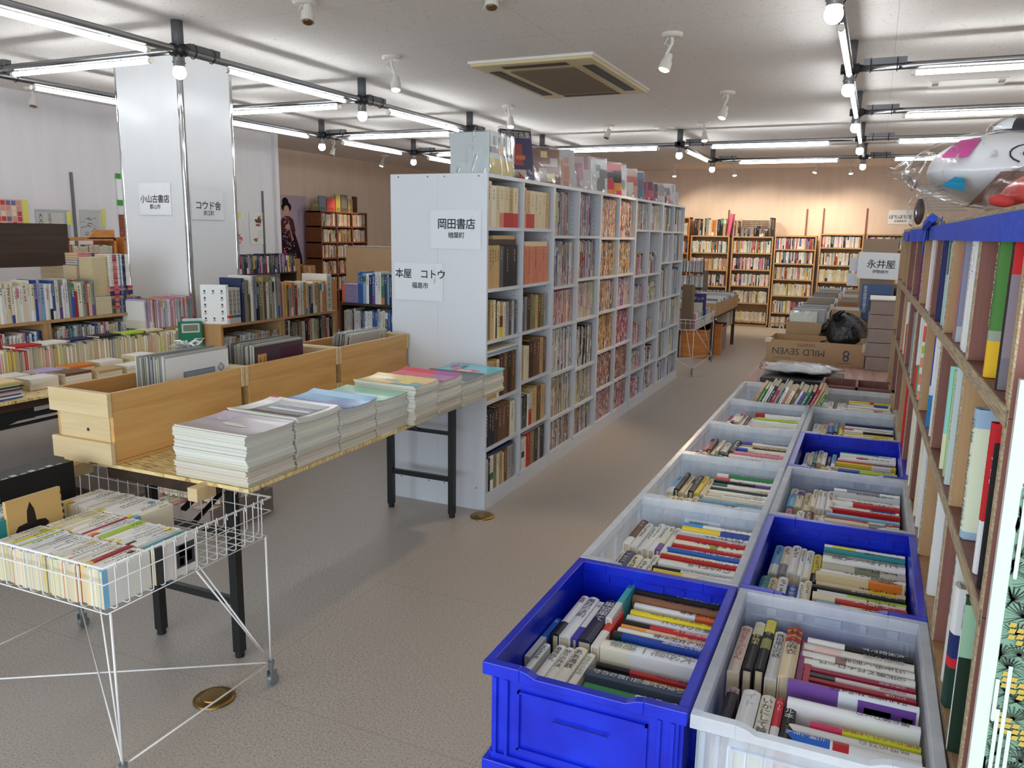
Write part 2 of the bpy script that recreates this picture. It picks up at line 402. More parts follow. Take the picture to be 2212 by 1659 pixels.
def node(x, y):
    obj('drop_post', MB().cyl((x,y,PZ), (x,y,CH), .032, n=14), M['joint'], gt, smooth=True)
    j = MB().cyl((x,y-.05,PZ), (x,y+.05,PZ), .029, n=12).cyl((x-.05,y,PZ), (x+.05,y,PZ), .029, n=12)
    obj('pipe_joint', j, M['blackplastic'], gt, smooth=True)
def ballast(x, y, ydir):
    a = (x-.02, y+.07, PZ+.012) if ydir else (x+.07, y-.02, PZ+.012)
    b = (x+.02, y+.30, PZ+.048) if ydir else (x+.30, y+.02, PZ+.048)
    bb = obj('ballast_box', MB().box(a, b), M['joint'], gt)
    t = MB()
    for k in (.11, .25):
        pts = []
        for i in range(12):
            an = 2*math.pi*i/12; c_, s_ = math.cos(an)*.030, math.sin(an)*.040
            pts.append((x+c_, y+k, PZ+.013+s_) if ydir else (x+k, y+c_, PZ+.013+s_))
        t.tube(pts, .003, 4, closed=True)
    o = obj('cable_tie', t, M['rubber'], gt); 
for x, r in NODES: node(x, YR[r])
# bulbs
bi = 0
for x, r in NODES:
    y = YR[r]; t = thing('bulb_lamp', (x,y,PZ-.02), 'round lit bulb in silver socket, %s pipe, %s crossing' % (NAMES[x], ROWN[r]), 'lamp', 'lit bulbs at the pipe crossings')
    s = MB().lathe([(.018,-.02),(.03,-.026),(.032,-.05),(.031,-.085),(.034,-.09)], (x,y,PZ), 16)
    for k in range(6):
        an = k*math.pi/3; s.box((x+math.cos(an)*.031-.004,y+math.sin(an)*.031-.004,PZ-.07), (x+math.cos(an)*.031+.004,y+math.sin(an)*.031+.004,PZ-.062))
    obj('socket', s, M['steel'], t, smooth=True)
    prof = [(.024,0),(.030,-.008)] + [(.036*math.cos(a), -.034-.036*math.sin(a)) for a in [i*math.pi/16*1.0-.5 for i in range(0,11)] if a < 1.57] + [(.001,-.07)]
    obj('bulb', MB().lathe(prof, (x,y,PZ-.086), 18), M['bulb'], t, smooth=True)
# tubes
def tube_light(p, q, label):
    t = thing('tube_light', tuple((a+b)/2 for a, b in zip(p, q)), label, 'lamp', 'lit tube lights along the pipe frame')
    d = (Vector(q)-Vector(p)).normalized(); P, Q = Vector(p), Vector(q)
    obj('glowing_tube', MB().cyl(P+d*.02, Q-d*.02, .0145, n=12), M['tube'], t, smooth=True)
    obj('end_cap', MB().cyl(P-d*.005, P+d*.02, .0155, n=12), M['lampwhite'], t); obj('end_cap', MB().cyl(Q-d*.02, Q+d*.005, .0155, n=12), M['lampwhite'], t)
    cl = MB()
    for k in (.2, .8):
        c_ = P.lerp(Q, k); cl.tube([c_+Vector((0,0,-.0)), c_+Vector((0,0,.03))], .008, 6)
    obj('mounting_clip', cl, M['joint'], t)
TZ = PZ-.042
for x, rs in ((XL, (-1,0,1,2,3)), (XL2, (0,1,2,3)), (XR, (-1,0,1,2)), (XM, (3,))):
    for r in rs:
        y0 = YR[r] if r >= 0 else YR[0]-1.77
        dd = .36 if x != XR else .56
        y1 = min(y0+dd+1.2, (YR[r+1] if r+1 < 5 else 99)-.06)
        tube_light((x,y0+dd,TZ), (x,y1,TZ), 'lit white tube on the %s lengthwise pipe, the %s one' % (NAMES[x], ROWN[rs.index(r)]))
        if r >= 0: ballast(x, YR[r], True)
for y, x0, lb in ((YR[0],XL2,'between the leftmost and second pipes, beside the white pillar top'), (YR[1],XL2,'crossing behind the white pillar'), (YR[2],XL2,'crossing left of the white bookcase top'),
        (YR[3],XL2,'far left over the recess'), (YR[3],XL-.15,'above the middle of the white bookcase'), (YR[3],XM,'nearer of the two right of the bookcase end'), (YR[4],XM,'farther of the two right of the bookcase end'),
        (YR[1],XR,'nearest on the far right side'), (YR[2],XR,'second nearest on the far right side'), (YR[3],XR,'third nearest on the far right side'), (YR[4],XR,'farthest on the far right side')):
    dd = .33
    tube_light((x0+dd,y,TZ), (x0+dd+1.2,y,TZ), 'lit white cross tube, ' + lb)
    if x0 in (XR, XM, XL2): ballast(x0, y, False)
for y in (YR[1],YR[2],YR[3],YR[4]): tube_light((XR+2.1,y,TZ), (XR+3.3,y,TZ), 'lit white cross tube out past the right edge, row %s' % ROWN[YR.index(y)])
tube_light((-6.55,YR[0],TZ), (-5.45,YR[0],TZ), 'lit white cross tube near the left wall at the picture edge')
# ceiling spot lamps
def spot(n, bx, by, lx, lz, lit, label, ly=None):
    ly = by if ly is None else ly
    t = thing('spot_lamp', (bx,by,CH), label, 'spotlight', 'small swivelling ceiling spotlights')
    obj('mount', MB().lathe([(.0,0),(.06,0),(.062,-.012),(.05,-.022),(.0,-.022)], (bx,by,CH), 20), M['lampwhite'], t)
    top = Vector((bx,by,CH-.02)); h = Vector((lx,ly,lz)); j = Vector((bx+.005,by,(CH+lz)/2+.035))
    obj('arm', MB().tube([top, j], .009, 8).tube([j, h+Vector((0,0,.055))], .009, 8), M['lampwhite'], t)
    pts = [top+Vector((-.02,0,0)), top+Vector((-.045,0,-.04)), j+Vector((-.04,0,0)), j+Vector((-.01,0,-.03)), h+Vector((0,0,.06))]
    obj('cable', MB().tube(pts, .004, 5), M['lampwhite'], t)
    d = Vector((.12 if lx >= bx-.01 else -.25, -.25, -1)).normalized()
    obj('lamp_head', MB().tube([h-d*.065, h-d*.06, h-d*.02, h-d*.018, h+d*.03], [.014,.022,.026,.033,.035], 14), M['lampwhite'], t, smooth=False)
    obj('lens', MB().tube([h+d*.030, h+d*.036], [.029,.024], 14), M['warm'] if lit == 2 else (M['dimlamp'] if lit else M['brass']), t)
    if lit == 2:
        l = bpy.data.lights.new('spot_beam', 'SPOT'); l.energy = 34 if n in 'KLMN' else 30; l.color = (1,.84,.64) if n in 'KLMN' else (1,.72,.44); l.spot_size = math.radians(110 if n in 'KLMN' else 50); l.spot_blend = .6; l.shadow_soft_size = .04
        o = bpy.data.objects.new('spot_beam', l); COL.objects.link(o)
        aim = SPOT_AIM.get(n, (bx,by-.4,0)); o.location = h + d*.06
        o.rotation_euler = (Vector(aim)-o.location).to_track_quat('-Z', 'Y').to_euler()
SPOT_AIM = {'C': (-1.3,2.7,0), 'D': (-1.85,6.0,1.2), 'E': (-1.95,6.1,1.35), 'F': (-1.9,5.2,1.2), 'K': (-2.6,14,1.25), 'L': (-1.75,14.1,1.1), 'M': (-1.1,14,1.15), 'N': (-.4,14,1.3), 'J': (-7.6,10.3,1.4)}
for a in (('A',-3.018,4.73,-2.984,2.446,1,'white ceiling spotlight left of the air conditioner'),
    ('B',-2.715,3.465,-2.697,2.553,0,'unlit white spotlight nearest the camera above the table'),
    ('C',-1.163,4.763,-1.192,2.463,2,'bright warm spotlight right of the air conditioner'),
    ('D',-1.181,6.757,-1.206,2.459,2,'warm lit spotlight mid ceiling, behind the brightest one'),
    ('E',-1.682,8.373,-1.663,2.469,2,'warm lit spotlight over the far part of the white bookcase'),
    ('F',-3.133,6.842,-3.107,2.473,1,'pale lit spotlight above the leftmost end of the white bookcase'),
    ('G',-2.665,8.354,-2.676,2.528,0,'unlit spotlight beyond the air conditioner'),
    ('H',-6.545,4.73,-6.539,2.512,0,'unlit spotlight at the left wall'),
    ('I',-6.321,8.57,-6.355,2.463,0,'unlit white spotlight near the recess with the poster'),
    ('J',-6.9,10.6,-6.95,2.5,2,'warm spotlight inside the beige recess'),
    ('K',-3.105,13.3,-3.097,2.481,2,'spotlight on the back wall, leftmost of the row'),
    ('L',-2.153,13.2,-2.121,2.473,2,'spotlight on the back wall, second of the row'),
    ('M',-.882,13.3,-.94,2.505,2,'spotlight on the back wall, third of the row'),
    ('N',-.465,13.3,-.439,2.483,2,'spotlight on the back wall, rightmost of the row'),
    ('O',-1.816,3.742,-1.81,2.606,0,'small unlit ceiling fixture at the top edge of the picture')): spot(*a)
det = thing('smoke_detector', (-2.155,8.705,CH), 'round white ceiling vent with a small sensor', 'detector')
obj('ring', MB().lathe([(0,0),(.11,0),(.115,-.01),(.09,-.02),(.0,-.016)], (-2.155,8.705,CH), 24), M['acw'], det)
obj('sensor', MB().cyl((-2.155,8.705,CH-.045), (-2.155,8.705,CH-.015), .012, .02), M['lampwhite'], det)
ha = thing('ceiling_hatch', (.5,7.03,CH), 'flat white access hatch in the ceiling with two chrome catches', 'hatch')
obj('panel', MB().box((.25,6.78,CH-.006), (.75,7.28,CH)), M['acw'], ha)
obj('catch', MB().box((.27,6.8,CH-.02), (.31,6.9,CH-.006)), M['chrome'], ha); obj('catch', MB().box((.69,6.8,CH-.02), (.73,6.9,CH-.006)), M['chrome'], ha)
# brass floor outlets
for x, y, lb in ((-1.826,1.76,'round brass floor outlet under the wire cart'), (-1.80,3.72-.05,'round brass floor outlet at the foot of the white bookcase')):
    t = thing('floor_outlet', (x,y,0), lb, 'floor outlet')
    obj('plate', MB().lathe([(.066,0),(.066,.004),(.055,.010),(.0,.013)], (x,y,0), 28), M['brass'], t, smooth=True)
    obj('cap', MB().lathe([(.042,.010),(.04,.014),(.0,.015)], (x,y,0), 24), M['brass'], t)

# ---------------------------------------------------------------- books
PAL = {'white':(236,236,232),'ivory':(232,224,200),'cream':(224,208,170),'tan':(196,164,112),'brown':(112,76,50),'dark brown':(66,44,34),'red':(190,40,40),'crimson':(176,28,70),
 'pink':(226,132,160),'magenta':(206,60,150),'orange':(226,130,50),'yellow':(232,204,60),'lime':(170,206,60),'green':(58,132,84),'teal':(50,142,146),'light blue':(126,180,214),'blue':(40,86,176),
 'navy':(34,44,92),'purple':(112,72,150),'lavender':(180,164,208),'grey':(150,150,148),'dark grey':(82,82,84),'black':(30,30,32),'salmon':(214,132,104),'olive':(130,122,82),'silver':(192,196,200)}
def soft(c, k=.22):
    l = .3*c[0]+.59*c[1]+.11*c[2]; l = l*.9+12
    return tuple(.93*(v*(1-k)+l*k) for v in c)
def cname(c):
    return min(PAL, key=lambda n: sum((a-b)**2 for a, b in zip(PAL[n], c)))
def pick(r, wts):
    k = r.uniform(0, sum(w for _, w in wts))
    for n, w in wts:
        k -= w
        if k <= 0: return n
    return wts[-1][0]
OLD = [('tan',6),('cream',5),('brown',4),('olive',3),('dark brown',2),('grey',3),('red',1),('black',2),('ivory',3)]
MIX = [('white',14),('ivory',4),('cream',2),('red',2),('pink',2),('blue',2),('light blue',2),('navy',1.5),('green',1.5),('teal',1),('yellow',1.5),('orange',1),('purple',1),('black',2),('grey',2),('brown',1)]
MAGZ = [('white',5),('silver',4),('grey',3),('black',2),('red',1.5),('pink',1.5),('blue',1.2),('yellow',1),('light blue',1),('dark grey',2),('orange',.8)]
GAUDY = [('orange',5),('yellow',3),('pink',3),('salmon',4),('tan',3),('magenta',1),('cream',4),('brown',3),('olive',1.5),('green',1),('blue',1),('black',1.5)]
PINKS = [('pink',5),('magenta',2),('salmon',3),('cream',3),('white',3),('lavender',2),('purple',2),('light blue',1),('yellow',1)]
PALE = [('white',10),('ivory',6),('cream',3),('light blue',1.5),('yellow',1),('pink',1),('lime',.7),('blue',.6),('red',.6)]
WOODY = [('cream',4),('ivory',4),('white',4),('tan',3),('yellow',1.2),('red',1.2),('orange',1),('brown',1.5),('grey',2),('light blue',1),('green',1),('pink',1),('black',1)]
PAGEC = (228,214,184)
def marks(mb, r, t, h, y, ink, n=None, z1=.92, sz=None):
    """small stroke marks standing for spine titles too small to read"""
    s = sz or max(.004, min(.016, t*.6)); n = n or r.randint(3, max(4, min(12, int(h*.6/s)))); z = h*z1
    for i in range(n):
        z -= s*1.12
        if z < h*.12: break
        for k in range(3):
            if r.random() < .6:
                zz = z + s*r.uniform(.05,.9); a = -s*.45+r.random()*s*.25; b = s*.45-r.random()*s*.25; q = [(a,y,zz),(b,y,zz),(b,y,zz+s*.13),(a,y,zz+s*.13)]
            else:
                xx = s*r.uniform(-.38,.34); q = [(xx,y,z),(xx+s*.13,y,z),(xx+s*.13,y,z+s*.9),(xx,y,z+s*.9)]
            mb.add(q, [(0,1,2,3)], ink)
def book_geo(t, h, d, hard=True, col=WHITE, bands=(), ink=(40,40,42), title=None, mk=True, side=None, pg=PAGEC, r=R0, tsz=None, tz=.94, rnd=True, art=None):
    c = min(.0028 if hard else .0012, t*.22); ins = .0035 if hard else .0004; cv = MB(); pages = MB()
    bz = [(0,1,col)]
    for a, b, cc in bands:
        nb = []
        for x, y, k in bz:
            if b <= x or a >= y: nb.append((x,y,k)); continue
            if a > x: nb.append((x,a,k))
            nb.append((max(a,x),min(b,y),cc))
            if b < y: nb.append((b,y,k))
        bz = nb
    bulge = min(.005, t*.16) if (hard and rnd and t > .012) else 0
    N = 5 if bulge else 1
    prof = [(-t/2+t*i/N, -bulge*math.sin(math.pi*i/N)) for i in range(N+1)]
    sd = side or col
    for a, b, k in bz:
        z0, z1 = a*h, b*h; vs = []; fs = []; cs = []
        outer = [(-t/2, d)] + prof + [(t/2, d)]
        inner = [(t/2-c, d), (t/2-c, c), (-t/2+c, c), (-t/2+c, d)]
        ring = outer + inner; n = len(ring)
        vs = [(x,y,z0) for x,y in ring] + [(x,y,z1) for x,y in ring]
        kk = k if (k != col) else sd
        for i in range(n):
            j = (i+1) % n; fs.append((i,j,j+n,i+n)); cs.append(k if 0 < i < len(outer)-2 else kk)
        # rims at both ends
        if a <= 0.0001 or b >= .9999:
            for z_, off, flip in ((z0,0,1), (z1,n,0)):
                if (off == 0 and a > 0.0001) or (off and b < .9999): continue
                m = len(outer); q = [(0,1,m+2,m+3), (m-2,m-1,m,m+1)]
                mid = tuple(range(1,m-1)) + (m+1, m+2)
                for f in q + [mid]:
                    f = tuple(x+off for x in f); fs.append(f[::-1] if flip else f); cs.append(kk)
        cv.add(vs, fs, cs)
    y = -bulge-.0005
    if title:
        s = tsz or min(t*.78, h*.86/len(title)); put_text(cv, title, Matrix.Translation((0,y,h*tz)), s, ink, True)
    elif mk: marks(cv, r, t, h, y, ink)
    if art:
        for (sx, u0, v0, u1, v1, k) in art:
            x = sx*(t/2+.0005); q = [(x,d*u0,h*v0),(x,d*u1,h*v0),(x,d*u1,h*v1),(x,d*u0,h*v1)]; cv.add(q, [(0,1,2,3)], k)
    pages.box((-t/2+c, c, ins), (t/2-c, d-ins, h-ins), pg)
    return cv, pages
SPECS = []
def book(Mx, t, h, d, cat='book', name=None, label='', group=None, vis=1.0, **k):
    SPECS.append(dict(M=Mx, t=t, h=h, d=d, cat=cat, name=name or cat.replace(' ', '_'), label=label, group=group, vis=vis, k=k, sd=R0.randint(0, 10**6)))
ORD = ['leftmost','second','third','fourth','fifth','sixth','seventh','eighth','ninth','tenth','eleventh','twelfth','thirteenth','fourteenth','fifteenth','sixteenth','seventeenth','eighteenth','nineteenth','twentieth']
def ordw(i, left='left'):
    if i == 0: return 'first from the ' + left
    if i < 20: return ORD[i] + ' from the ' + left
    n = i+1; a = ['twent','thirt','fort','fift','sixt','sevent','eight','ninet'][min(9, n//10)-2]; u = n % 10
    return (a + 'y-' + ['','first','second','third','fourth','fifth','sixth','seventh','eighth','ninth'][u] if u else a + 'ieth') + ' from the ' + left
NTH = ['top','second','third','fourth','fifth','sixth','seventh','eighth','ninth','tenth','eleventh','twelfth','thirteenth','fourteenth','fifteenth','sixteenth','seventeenth','eighteenth','nineteenth','twentieth'] + ['twenty-'+a for a in ('first','second','third','fourth','fifth','sixth','seventh','eighth','ninth')] + ['thirtieth'] + ['thirty-'+a for a in ('first','second','third','fourth','fifth')]
def row(start, direc, length, pal, tr, hr, d, place, group, facing, cat='book', noun='book', hard=.6, up=(0,0,1), seed=1, tilt=0, inset=.0, left='left', items=None, gapend=True, vis=1, spine='spine', film=False, lab0=0, band=.35, jd=0.0, multi=0):
    """books side by side from start along direc; facing = spine normal; up = direction of the head of the book"""
    r = random.Random(seed); D = Vector(direc).normalized(); F = Vector(facing).normalized(); U = Vector(up).normalized(); s = 0; i = lab0; S = Vector(start)
    X = (-F).cross(U); sgn = 1 if X.dot(D) > 0 else -1
    while s < length:
        t = r.uniform(*tr); h = r.uniform(*hr); nm = pick(r, pal)
        if s + t > length: break
        col = soft(jit(PAL[nm], 12, r)); dark = sum(col) < 330; ink = jit((235,232,225) if dark else pick(r, [((40,40,44),6),((150,30,34),1),((30,50,120),1)]), 8, r)
        bands = []; hd = r.random() < hard
        if r.random() < band:
            bn = pick(r, MIX); k0 = r.choice([0, 0, .72]); bands.append((k0, k0+r.uniform(.18,.34), soft(jit(PAL[bn], 10, r))))
        for q in range(multi):
            a_ = r.uniform(.02,.9); bands.append((a_, min(.99, a_+r.uniform(.03,.16)), soft(jit(PAL[pick(r, pal+MIX)], 20, r))))
        c0 = S + D*(s+t/2) - F*(inset + r.uniform(0, jd))
        ang = tilt + r.uniform(-.01,.01)
        Mx = axes(c0, X, -F, U)
        if ang: Mx = Matrix.Translation(c0) @ Matrix.Rotation(ang, 4, F) @ Matrix.Translation(-c0) @ Mx
        book(Mx, t-.0006, h, d*r.uniform(.93,1), cat, label='%s %s, %s, %s' % (nm, noun, ordw(i, left), place), group=group, vis=vis, hard=hd, col=col, bands=bands, ink=ink, pg=jit(PAGEC, 12, r))
        s += t; i += 1
    return i
# ---------------------------------------------------------------- OSB display table with folding legs
TT = .70
def fold_table(label, x0, x1, y0, y1, legs, topmat='osb', z=TT, th=.012, inner=None):
    t = thing('folding_table', ((x0+x1)/2, (y0+y1)/2, 0), label, 'table')
    obj('table_top', MB().box((x0,y0,z-th), (x1,y1,z)), M[topmat], t, bevel=.001)
    ix0, ix1 = inner or (x0+.12, x1-.2)
    obj('apron', MB().box((ix0,y0+.02,z-th-.045), (ix1,y1-.02,z-th)), M['darkw'], t)
    for y, s in legs:
        for x in (ix0+.05, ix1-.04):
            obj('leg', MB().beam((x,y,z-th-.03), (x,y,.02), .033, .033).cyl((x,y,0), (x,y,.025), .017, n=12), M['blackmetal'], t, bevel=.002)
        obj('leg_bar', MB().beam((ix0+.05,y,.21), (ix1-.04,y,.21), .02, .026), M['blackmetal'], t)
        b = MB().beam(((ix0+ix1)/2,y,.46), ((ix0+ix1)/2,y+.35*s,z-th-.05), .02, .006).beam((ix0+.05,y,.46), (ix1-.04,y,.46), .018, .018)
        b.beam(((ix0+ix1)/2-.06,y+.02*s,.5), ((ix0+ix1)/2-.06,y+.3*s,z-th-.05), .03, .005)
        obj('brace', b, M['blackmetal'], t)
    return t
t1 = fold_table('folding table topped with pale strand board, carrying wooden boxes and magazine stacks', -2.56, -1.72, 1.845, 3.735, ((2.0,1),(3.585,-1)), inner=(-2.37,-1.90))
for x in (-2.50,-1.93):
    obj('wood_block', MB().box((x,1.80,TT-.055), (x+.04,1.88,TT-.012)), M['pine'], t1); obj('wood_block', MB().box((x,3.6,TT-.05), (x+.04,3.72,TT-.012)), M['pine'], t1)
# price slip on the table edge
tag(obj('price_slip', MB().box((-1.80,2.60,TT+.0005), (-1.725,2.72,TT+.0015), (240,240,236)), M['paper']), 'small white paper slip on the strand board table edge', 'paper slip')
# three wooden boxes
def pine_box(y0, y1, lab, hole=True):
    x0, x1, zb, zt = -2.585, -2.295, TT+.001, .95
    t = thing('wooden_box', ((x0+x1)/2,(y0+y1)/2,zb), lab, 'box', 'wooden boxes in a line on the table')
    for x in (x0+.012, x1-.018): obj('side_board', MB().box((x,y0+.02,zb+.012), (x+.015,y1-.02,zt)), M['piney'], t, bevel=.0012)
    obj('bottom_board', MB().box((x0+.012,y0+.02,zb), (x1-.003,y1-.02,zb+.011)), M['piney'], t)
    for yy, s in ((y0,1), (y1,-1)):
        a, b = sorted((yy+.018*s, yy+.033*s)); obj('end_board', MB().box((x0+.028,a,zb+.012), (x1-.019,b,zt-.002)), M['pine'], t)
        c_, d_ = sorted((yy, yy+.0175*s))
        obj('rail', MB().box((x0,c_,zt-.08), (x1,d_,zt+.001)), M['pine'], t, bevel=.0015)
        obj('rail', MB().box((x0,c_,zb+.002), (x1,d_,zb+.078)), M['pine'], t, bevel=.0015)
        if s == 1: obj('knot_hole', MB().cyl(((x0+x1)/2+.02,yy+.0165,zb+.112), ((x0+x1)/2+.02,yy+.02,zb+.112), .006, n=12), M['darkw'], t)
    return t
pine_box(1.825, 2.472, 'amber wooden box at the near end of the table, holding a framed print')
pine_box(2.478, 3.105, 'middle wooden box on the table, holding dark sleeved prints')
pine_box(3.111, 3.742, 'far wooden box on the table against the white bookcase, holding tilted prints')
# print sleeves in the boxes (thin boards in clear bags)
def sleeves(x0, x1, n, y0, y1, z0, zt, lab, tiltx, fr, seed, group):
    r = random.Random(seed); 
    for i in range(n):
        x = x0 + (x1-x0)*i/(n-1); th = (x1-x0)/(n-1)*.8; hh = zt - r.uniform(0,.014); last = i == n-1
        cols = [(150,150,138),(170,170,158),(188,186,172),(120,118,108),(96,96,92),(202,200,190),(140,140,150)]
        c = r.choice(cols); yj = r.uniform(-.006,.006)
        nm = 'framed_print' if (last and fr) else 'print_sleeve'
        t = thing(nm, (x,(y0+y1)/2,z0), lab(i, n, last), 'print sleeve', group)
        Mt = Matrix.Translation((x,0,z0)) @ Matrix.Rotation(tiltx, 4, 'Y') @ Matrix.Translation((-x,0,-z0))
        b = MB(); b.box((x-th/2,y0+yj,z0), (x+th/2,y1+yj,hh), c, Mt)
        obj('board', b, M['paper'], t)
        if last:
            d = MB(); fx = x+th/2
            Mf = Mt @ axes((fx+.0006,(y0+y1)/2,(z0+hh)/2), (0,1,0), (-1,0,0), (0,0,1)); W = (y1-y0)/2; H = (hh-z0)/2
            def rect(a, b_, c_, d_, k, o=0): d.add([(a,-o,b_),(c_,-o,b_),(c_,-o,d_),(a,-o,d_)], [(0,1,2,3)], k, Mf)
            fr(d, rect, W, H, Mf); obj('front_image', d, M['paper'], t)
        if i % 3 == 0 or last:
            f = MB().box((x-th/2-.001,y0+yj-.004,z0), (x+th/2+.0016,y1+yj+.004,hh+.008), WHITE, Mt); obj('clear_bag', f, M['film'], t)
def fr1(d, rect, W, H, Mf):
    rect(-W,-H,W,H,(242,243,242)); rect(-.075,-H*.9,.085,.092,(96,110,130),.0004); rect(-.072,-H*.9,.082,.089,(150,164,176),.0008)
    # dark round hat peeping up in the image
    pts = [(.01+.032*math.cos(a),-.0012,.028+.028*math.sin(a)) for a in [i*math.pi/10 for i in range(11)]]
    d.add(pts, [tuple(range(11))], (60,58,60), Mf)
    c = (.118,.085)
    for k, cc in ((.019,(40,66,120)), (.0145,(242,243,242)), (.009,(40,66,120)), (.0065,(226,228,228))):
        d.add([(c[0]-k,-.0004-.0004/k*.01,c[1]),(c[0],-.0004-.0004/k*.01,c[1]-k),(c[0]+k,-.0004-.0004/k*.01,c[1]),(c[0],-.0004-.0004/k*.01,c[1]+k)], [(0,1,2,3)], cc, Mf)
def fr2(d, rect, W, H, Mf):
    rect(-W,-H,W,H,(96,78,86)); rect(-W+.004,-H+.004,W-.004,H-.004,(82,64,74),.0003); rect(.0,-H+.01,W-.01,H-.02,(86,44,62),.0005)
    rect(-W+.02,-H,-W+.075,H-.035,(222,170,98),.0008)
    m_ = Mf @ Matrix.Translation((-W+.063,-.0012,H-.045)); put_text(d, '大正百年', m_, .011, (70,50,30), True)
    put_text(d, '絵葉書帖', Mf @ Matrix.Translation((-W+.035,-.0012,H-.05)), .009, (70,50,30), True)
def fr3(d, rect, W, H, Mf):
    rect(-W,-H,W,H,(204,204,196)); rect(W-.07,-H,W-.02,H-.01,(222,220,210),.0004)
    put_text(d, '古今図書', Mf @ Matrix.Translation((W-.045,-.001,H-.02)), .022, (50,50,50), True)
sleeves(-2.51, -2.365, 22, 2.135, 2.455, .714, 1.03, lambda i,n,l: 'white framed print with blue diamond logo, front of near wooden box' if l else '%s print sleeve behind the white framed print in the near wooden box' % NTH[n-1-i], 0, fr1, 5, 'print sleeves in the near wooden box')
sleeves(-2.51, -2.36, 24, 2.60, 2.92, .714, 1.022, lambda i,n,l: 'dark purple print with orange slip, front of the middle wooden box' if l else '%s print sleeve behind the dark purple print in the middle wooden box' % NTH[n-1-i], 0, fr2, 6, 'print sleeves in the middle wooden box')
sleeves(-2.53, -2.43, 15, 3.33, 3.66, .714, .985, lambda i,n,l: 'pale print with lettering strip, front of the far wooden box' if l else '%s dark-edged sleeve behind the pale print in the far wooden box' % NTH[n-1-i], .16, fr3, 7, 'print sleeves in the far wooden box')
bow = MB()
r = random.Random(2)
for a in range(9):
    an = a*.7; c = Vector((-2.40,2.28,1.045)); e = c+Vector((.035*math.cos(an),.085*math.sin(an),.012+.008*(a%3)))
    bow.tube([c, c.lerp(e,.5)+Vector((0,0,.014)), e, c.lerp(e,.45)+Vector((.006,.01,-.002))], .004, 5)
tag(obj('ribbon', bow, M['wire'], smooth=True), 'white ribbon bow lying on the framed print in the near wooden box', 'ribbon')

# magazine stacks on the table
STK = [(1.850,.228,.166,'grey'),(2.092,.236,.168,'black'),(2.337,.230,.152,'blue'),(2.577,.222,.138,'green'),(2.803,.196,.160,'yellow'),(3.005,.215,.148,'pink'),(3.235,.215,.118,'navy'),(3.462,.225,.108,'light blue')]
SCOL = [(186,178,184),(226,226,226),(84,150,210),(150,206,186),(228,206,120),(214,70,104),(34,38,48),(110,190,214)]
SNAME2 = ['grey-lilac stack nearest the wire cart','stack with the dark photo cover','stack with the sky blue cover','stack with the mint green cover','stack with the yellow and blue cover','stack with the red cover','stack with the black cover','stack with the light blue cover']
SNAME = ['grey-lilac stack nearest the wire cart','second stack, topped by a dark photo cover','third stack, topped by a sky blue cover','fourth stack, topped by a mint green cover','fifth stack, topped by a yellow and blue cover','sixth stack, topped by a red cover','seventh stack, topped by a black cover','last stack, topped by a light blue cover']
def magazine(x0, x1, y0, y1, z, t, col, cover_col, label, group, top=None, curl=0, yaw=0, vis=1):
    """a floppy magazine lying flat: thin page block with a printed cover"""
    N = 7; cx, cy = (x0+x1)/2, (y0+y1)/2; cv = MB(); pg = MB()
    def zz(x, y): u = (x-x0)/(x1-x0); v = (y-y0)/(y1-y0); return curl*((1-u)**2*.25 + max(0, abs(v-.5)*2-.35)**2*.9)
    R_ = Matrix.Translation((cx,cy,0)) @ Matrix.Rotation(yaw, 4, 'Z') @ Matrix.Translation((-cx,-cy,0))
    def slab(mb, ins, za, zb, ct, cs):
        vs = []; fs = []; cs_ = []
        for k, q in ((0,za),(1,zb)):
            for i in range(N+1):
                for j in range(N+1):
                    x = x0+ins+(x1-x0-2*ins)*i/N; y = y0+ins+(y1-y0-2*ins)*j/N; vs.append((x,y,q+zz(x,y)))
        O = (N+1)**2
        for i in range(N):
            for j in range(N):
                a = i*(N+1)+j; fs.append((O+a,O+a+N+1,O+a+N+2,O+a+1)); cs_.append(ct); fs.append((a+1,a+N+2,a+N+1,a)); cs_.append(cs)
        for i in range(N):
            a, b = i*(N+1), (i+1)*(N+1); fs.append((a,b,O+b,O+a)); cs_.append(cs)
            a, b = a+N, b+N; fs.append((b,a,O+a,O+b)); cs_.append(cs)
            a, b = i, i+1; fs.append((b,a,O+a,O+b)); cs_.append(cs)
            a, b = a+N*(N+1), b+N*(N+1); fs.append((a,b,O+b,O+a)); cs_.append(cs)
        mb.add(vs, fs, cs_, R_)
    slab(pg, .0012, z, z+t*.84, col, col)
    slab(cv, 0, z+t*.86, z+t, cover_col, cover_col)
    if top: top(cv, lambda x, y: zz(x, y), z+t, R_)
    o = obj('magazine', cv, M['glossy' if top else 'paper'], origin=(cx,cy,z)); tag(o, label, 'magazine', group)
    obj('pages', pg, M['paper'], o)
def decal(cv, zz, z, R_, x0, y0, x1, y1, col, lift=.0006, n=5):
    for i in range(n):
        for j in range(n):
            xs = (x0+(x1-x0)*i/n, x0+(x1-x0)*(i+1)/n); ys = (y0+(y1-y0)*j/n, y0+(y1-y0)*(j+1)/n)
            cv.add([(a,b,z+lift+zz(a,b)) for a,b in ((xs[0],ys[0]),(xs[1],ys[0]),(xs[1],ys[1]),(xs[0],ys[1]))], [(0,1,2,3)], col[j*len(col)//n] if isinstance(col, list) else col, R_)
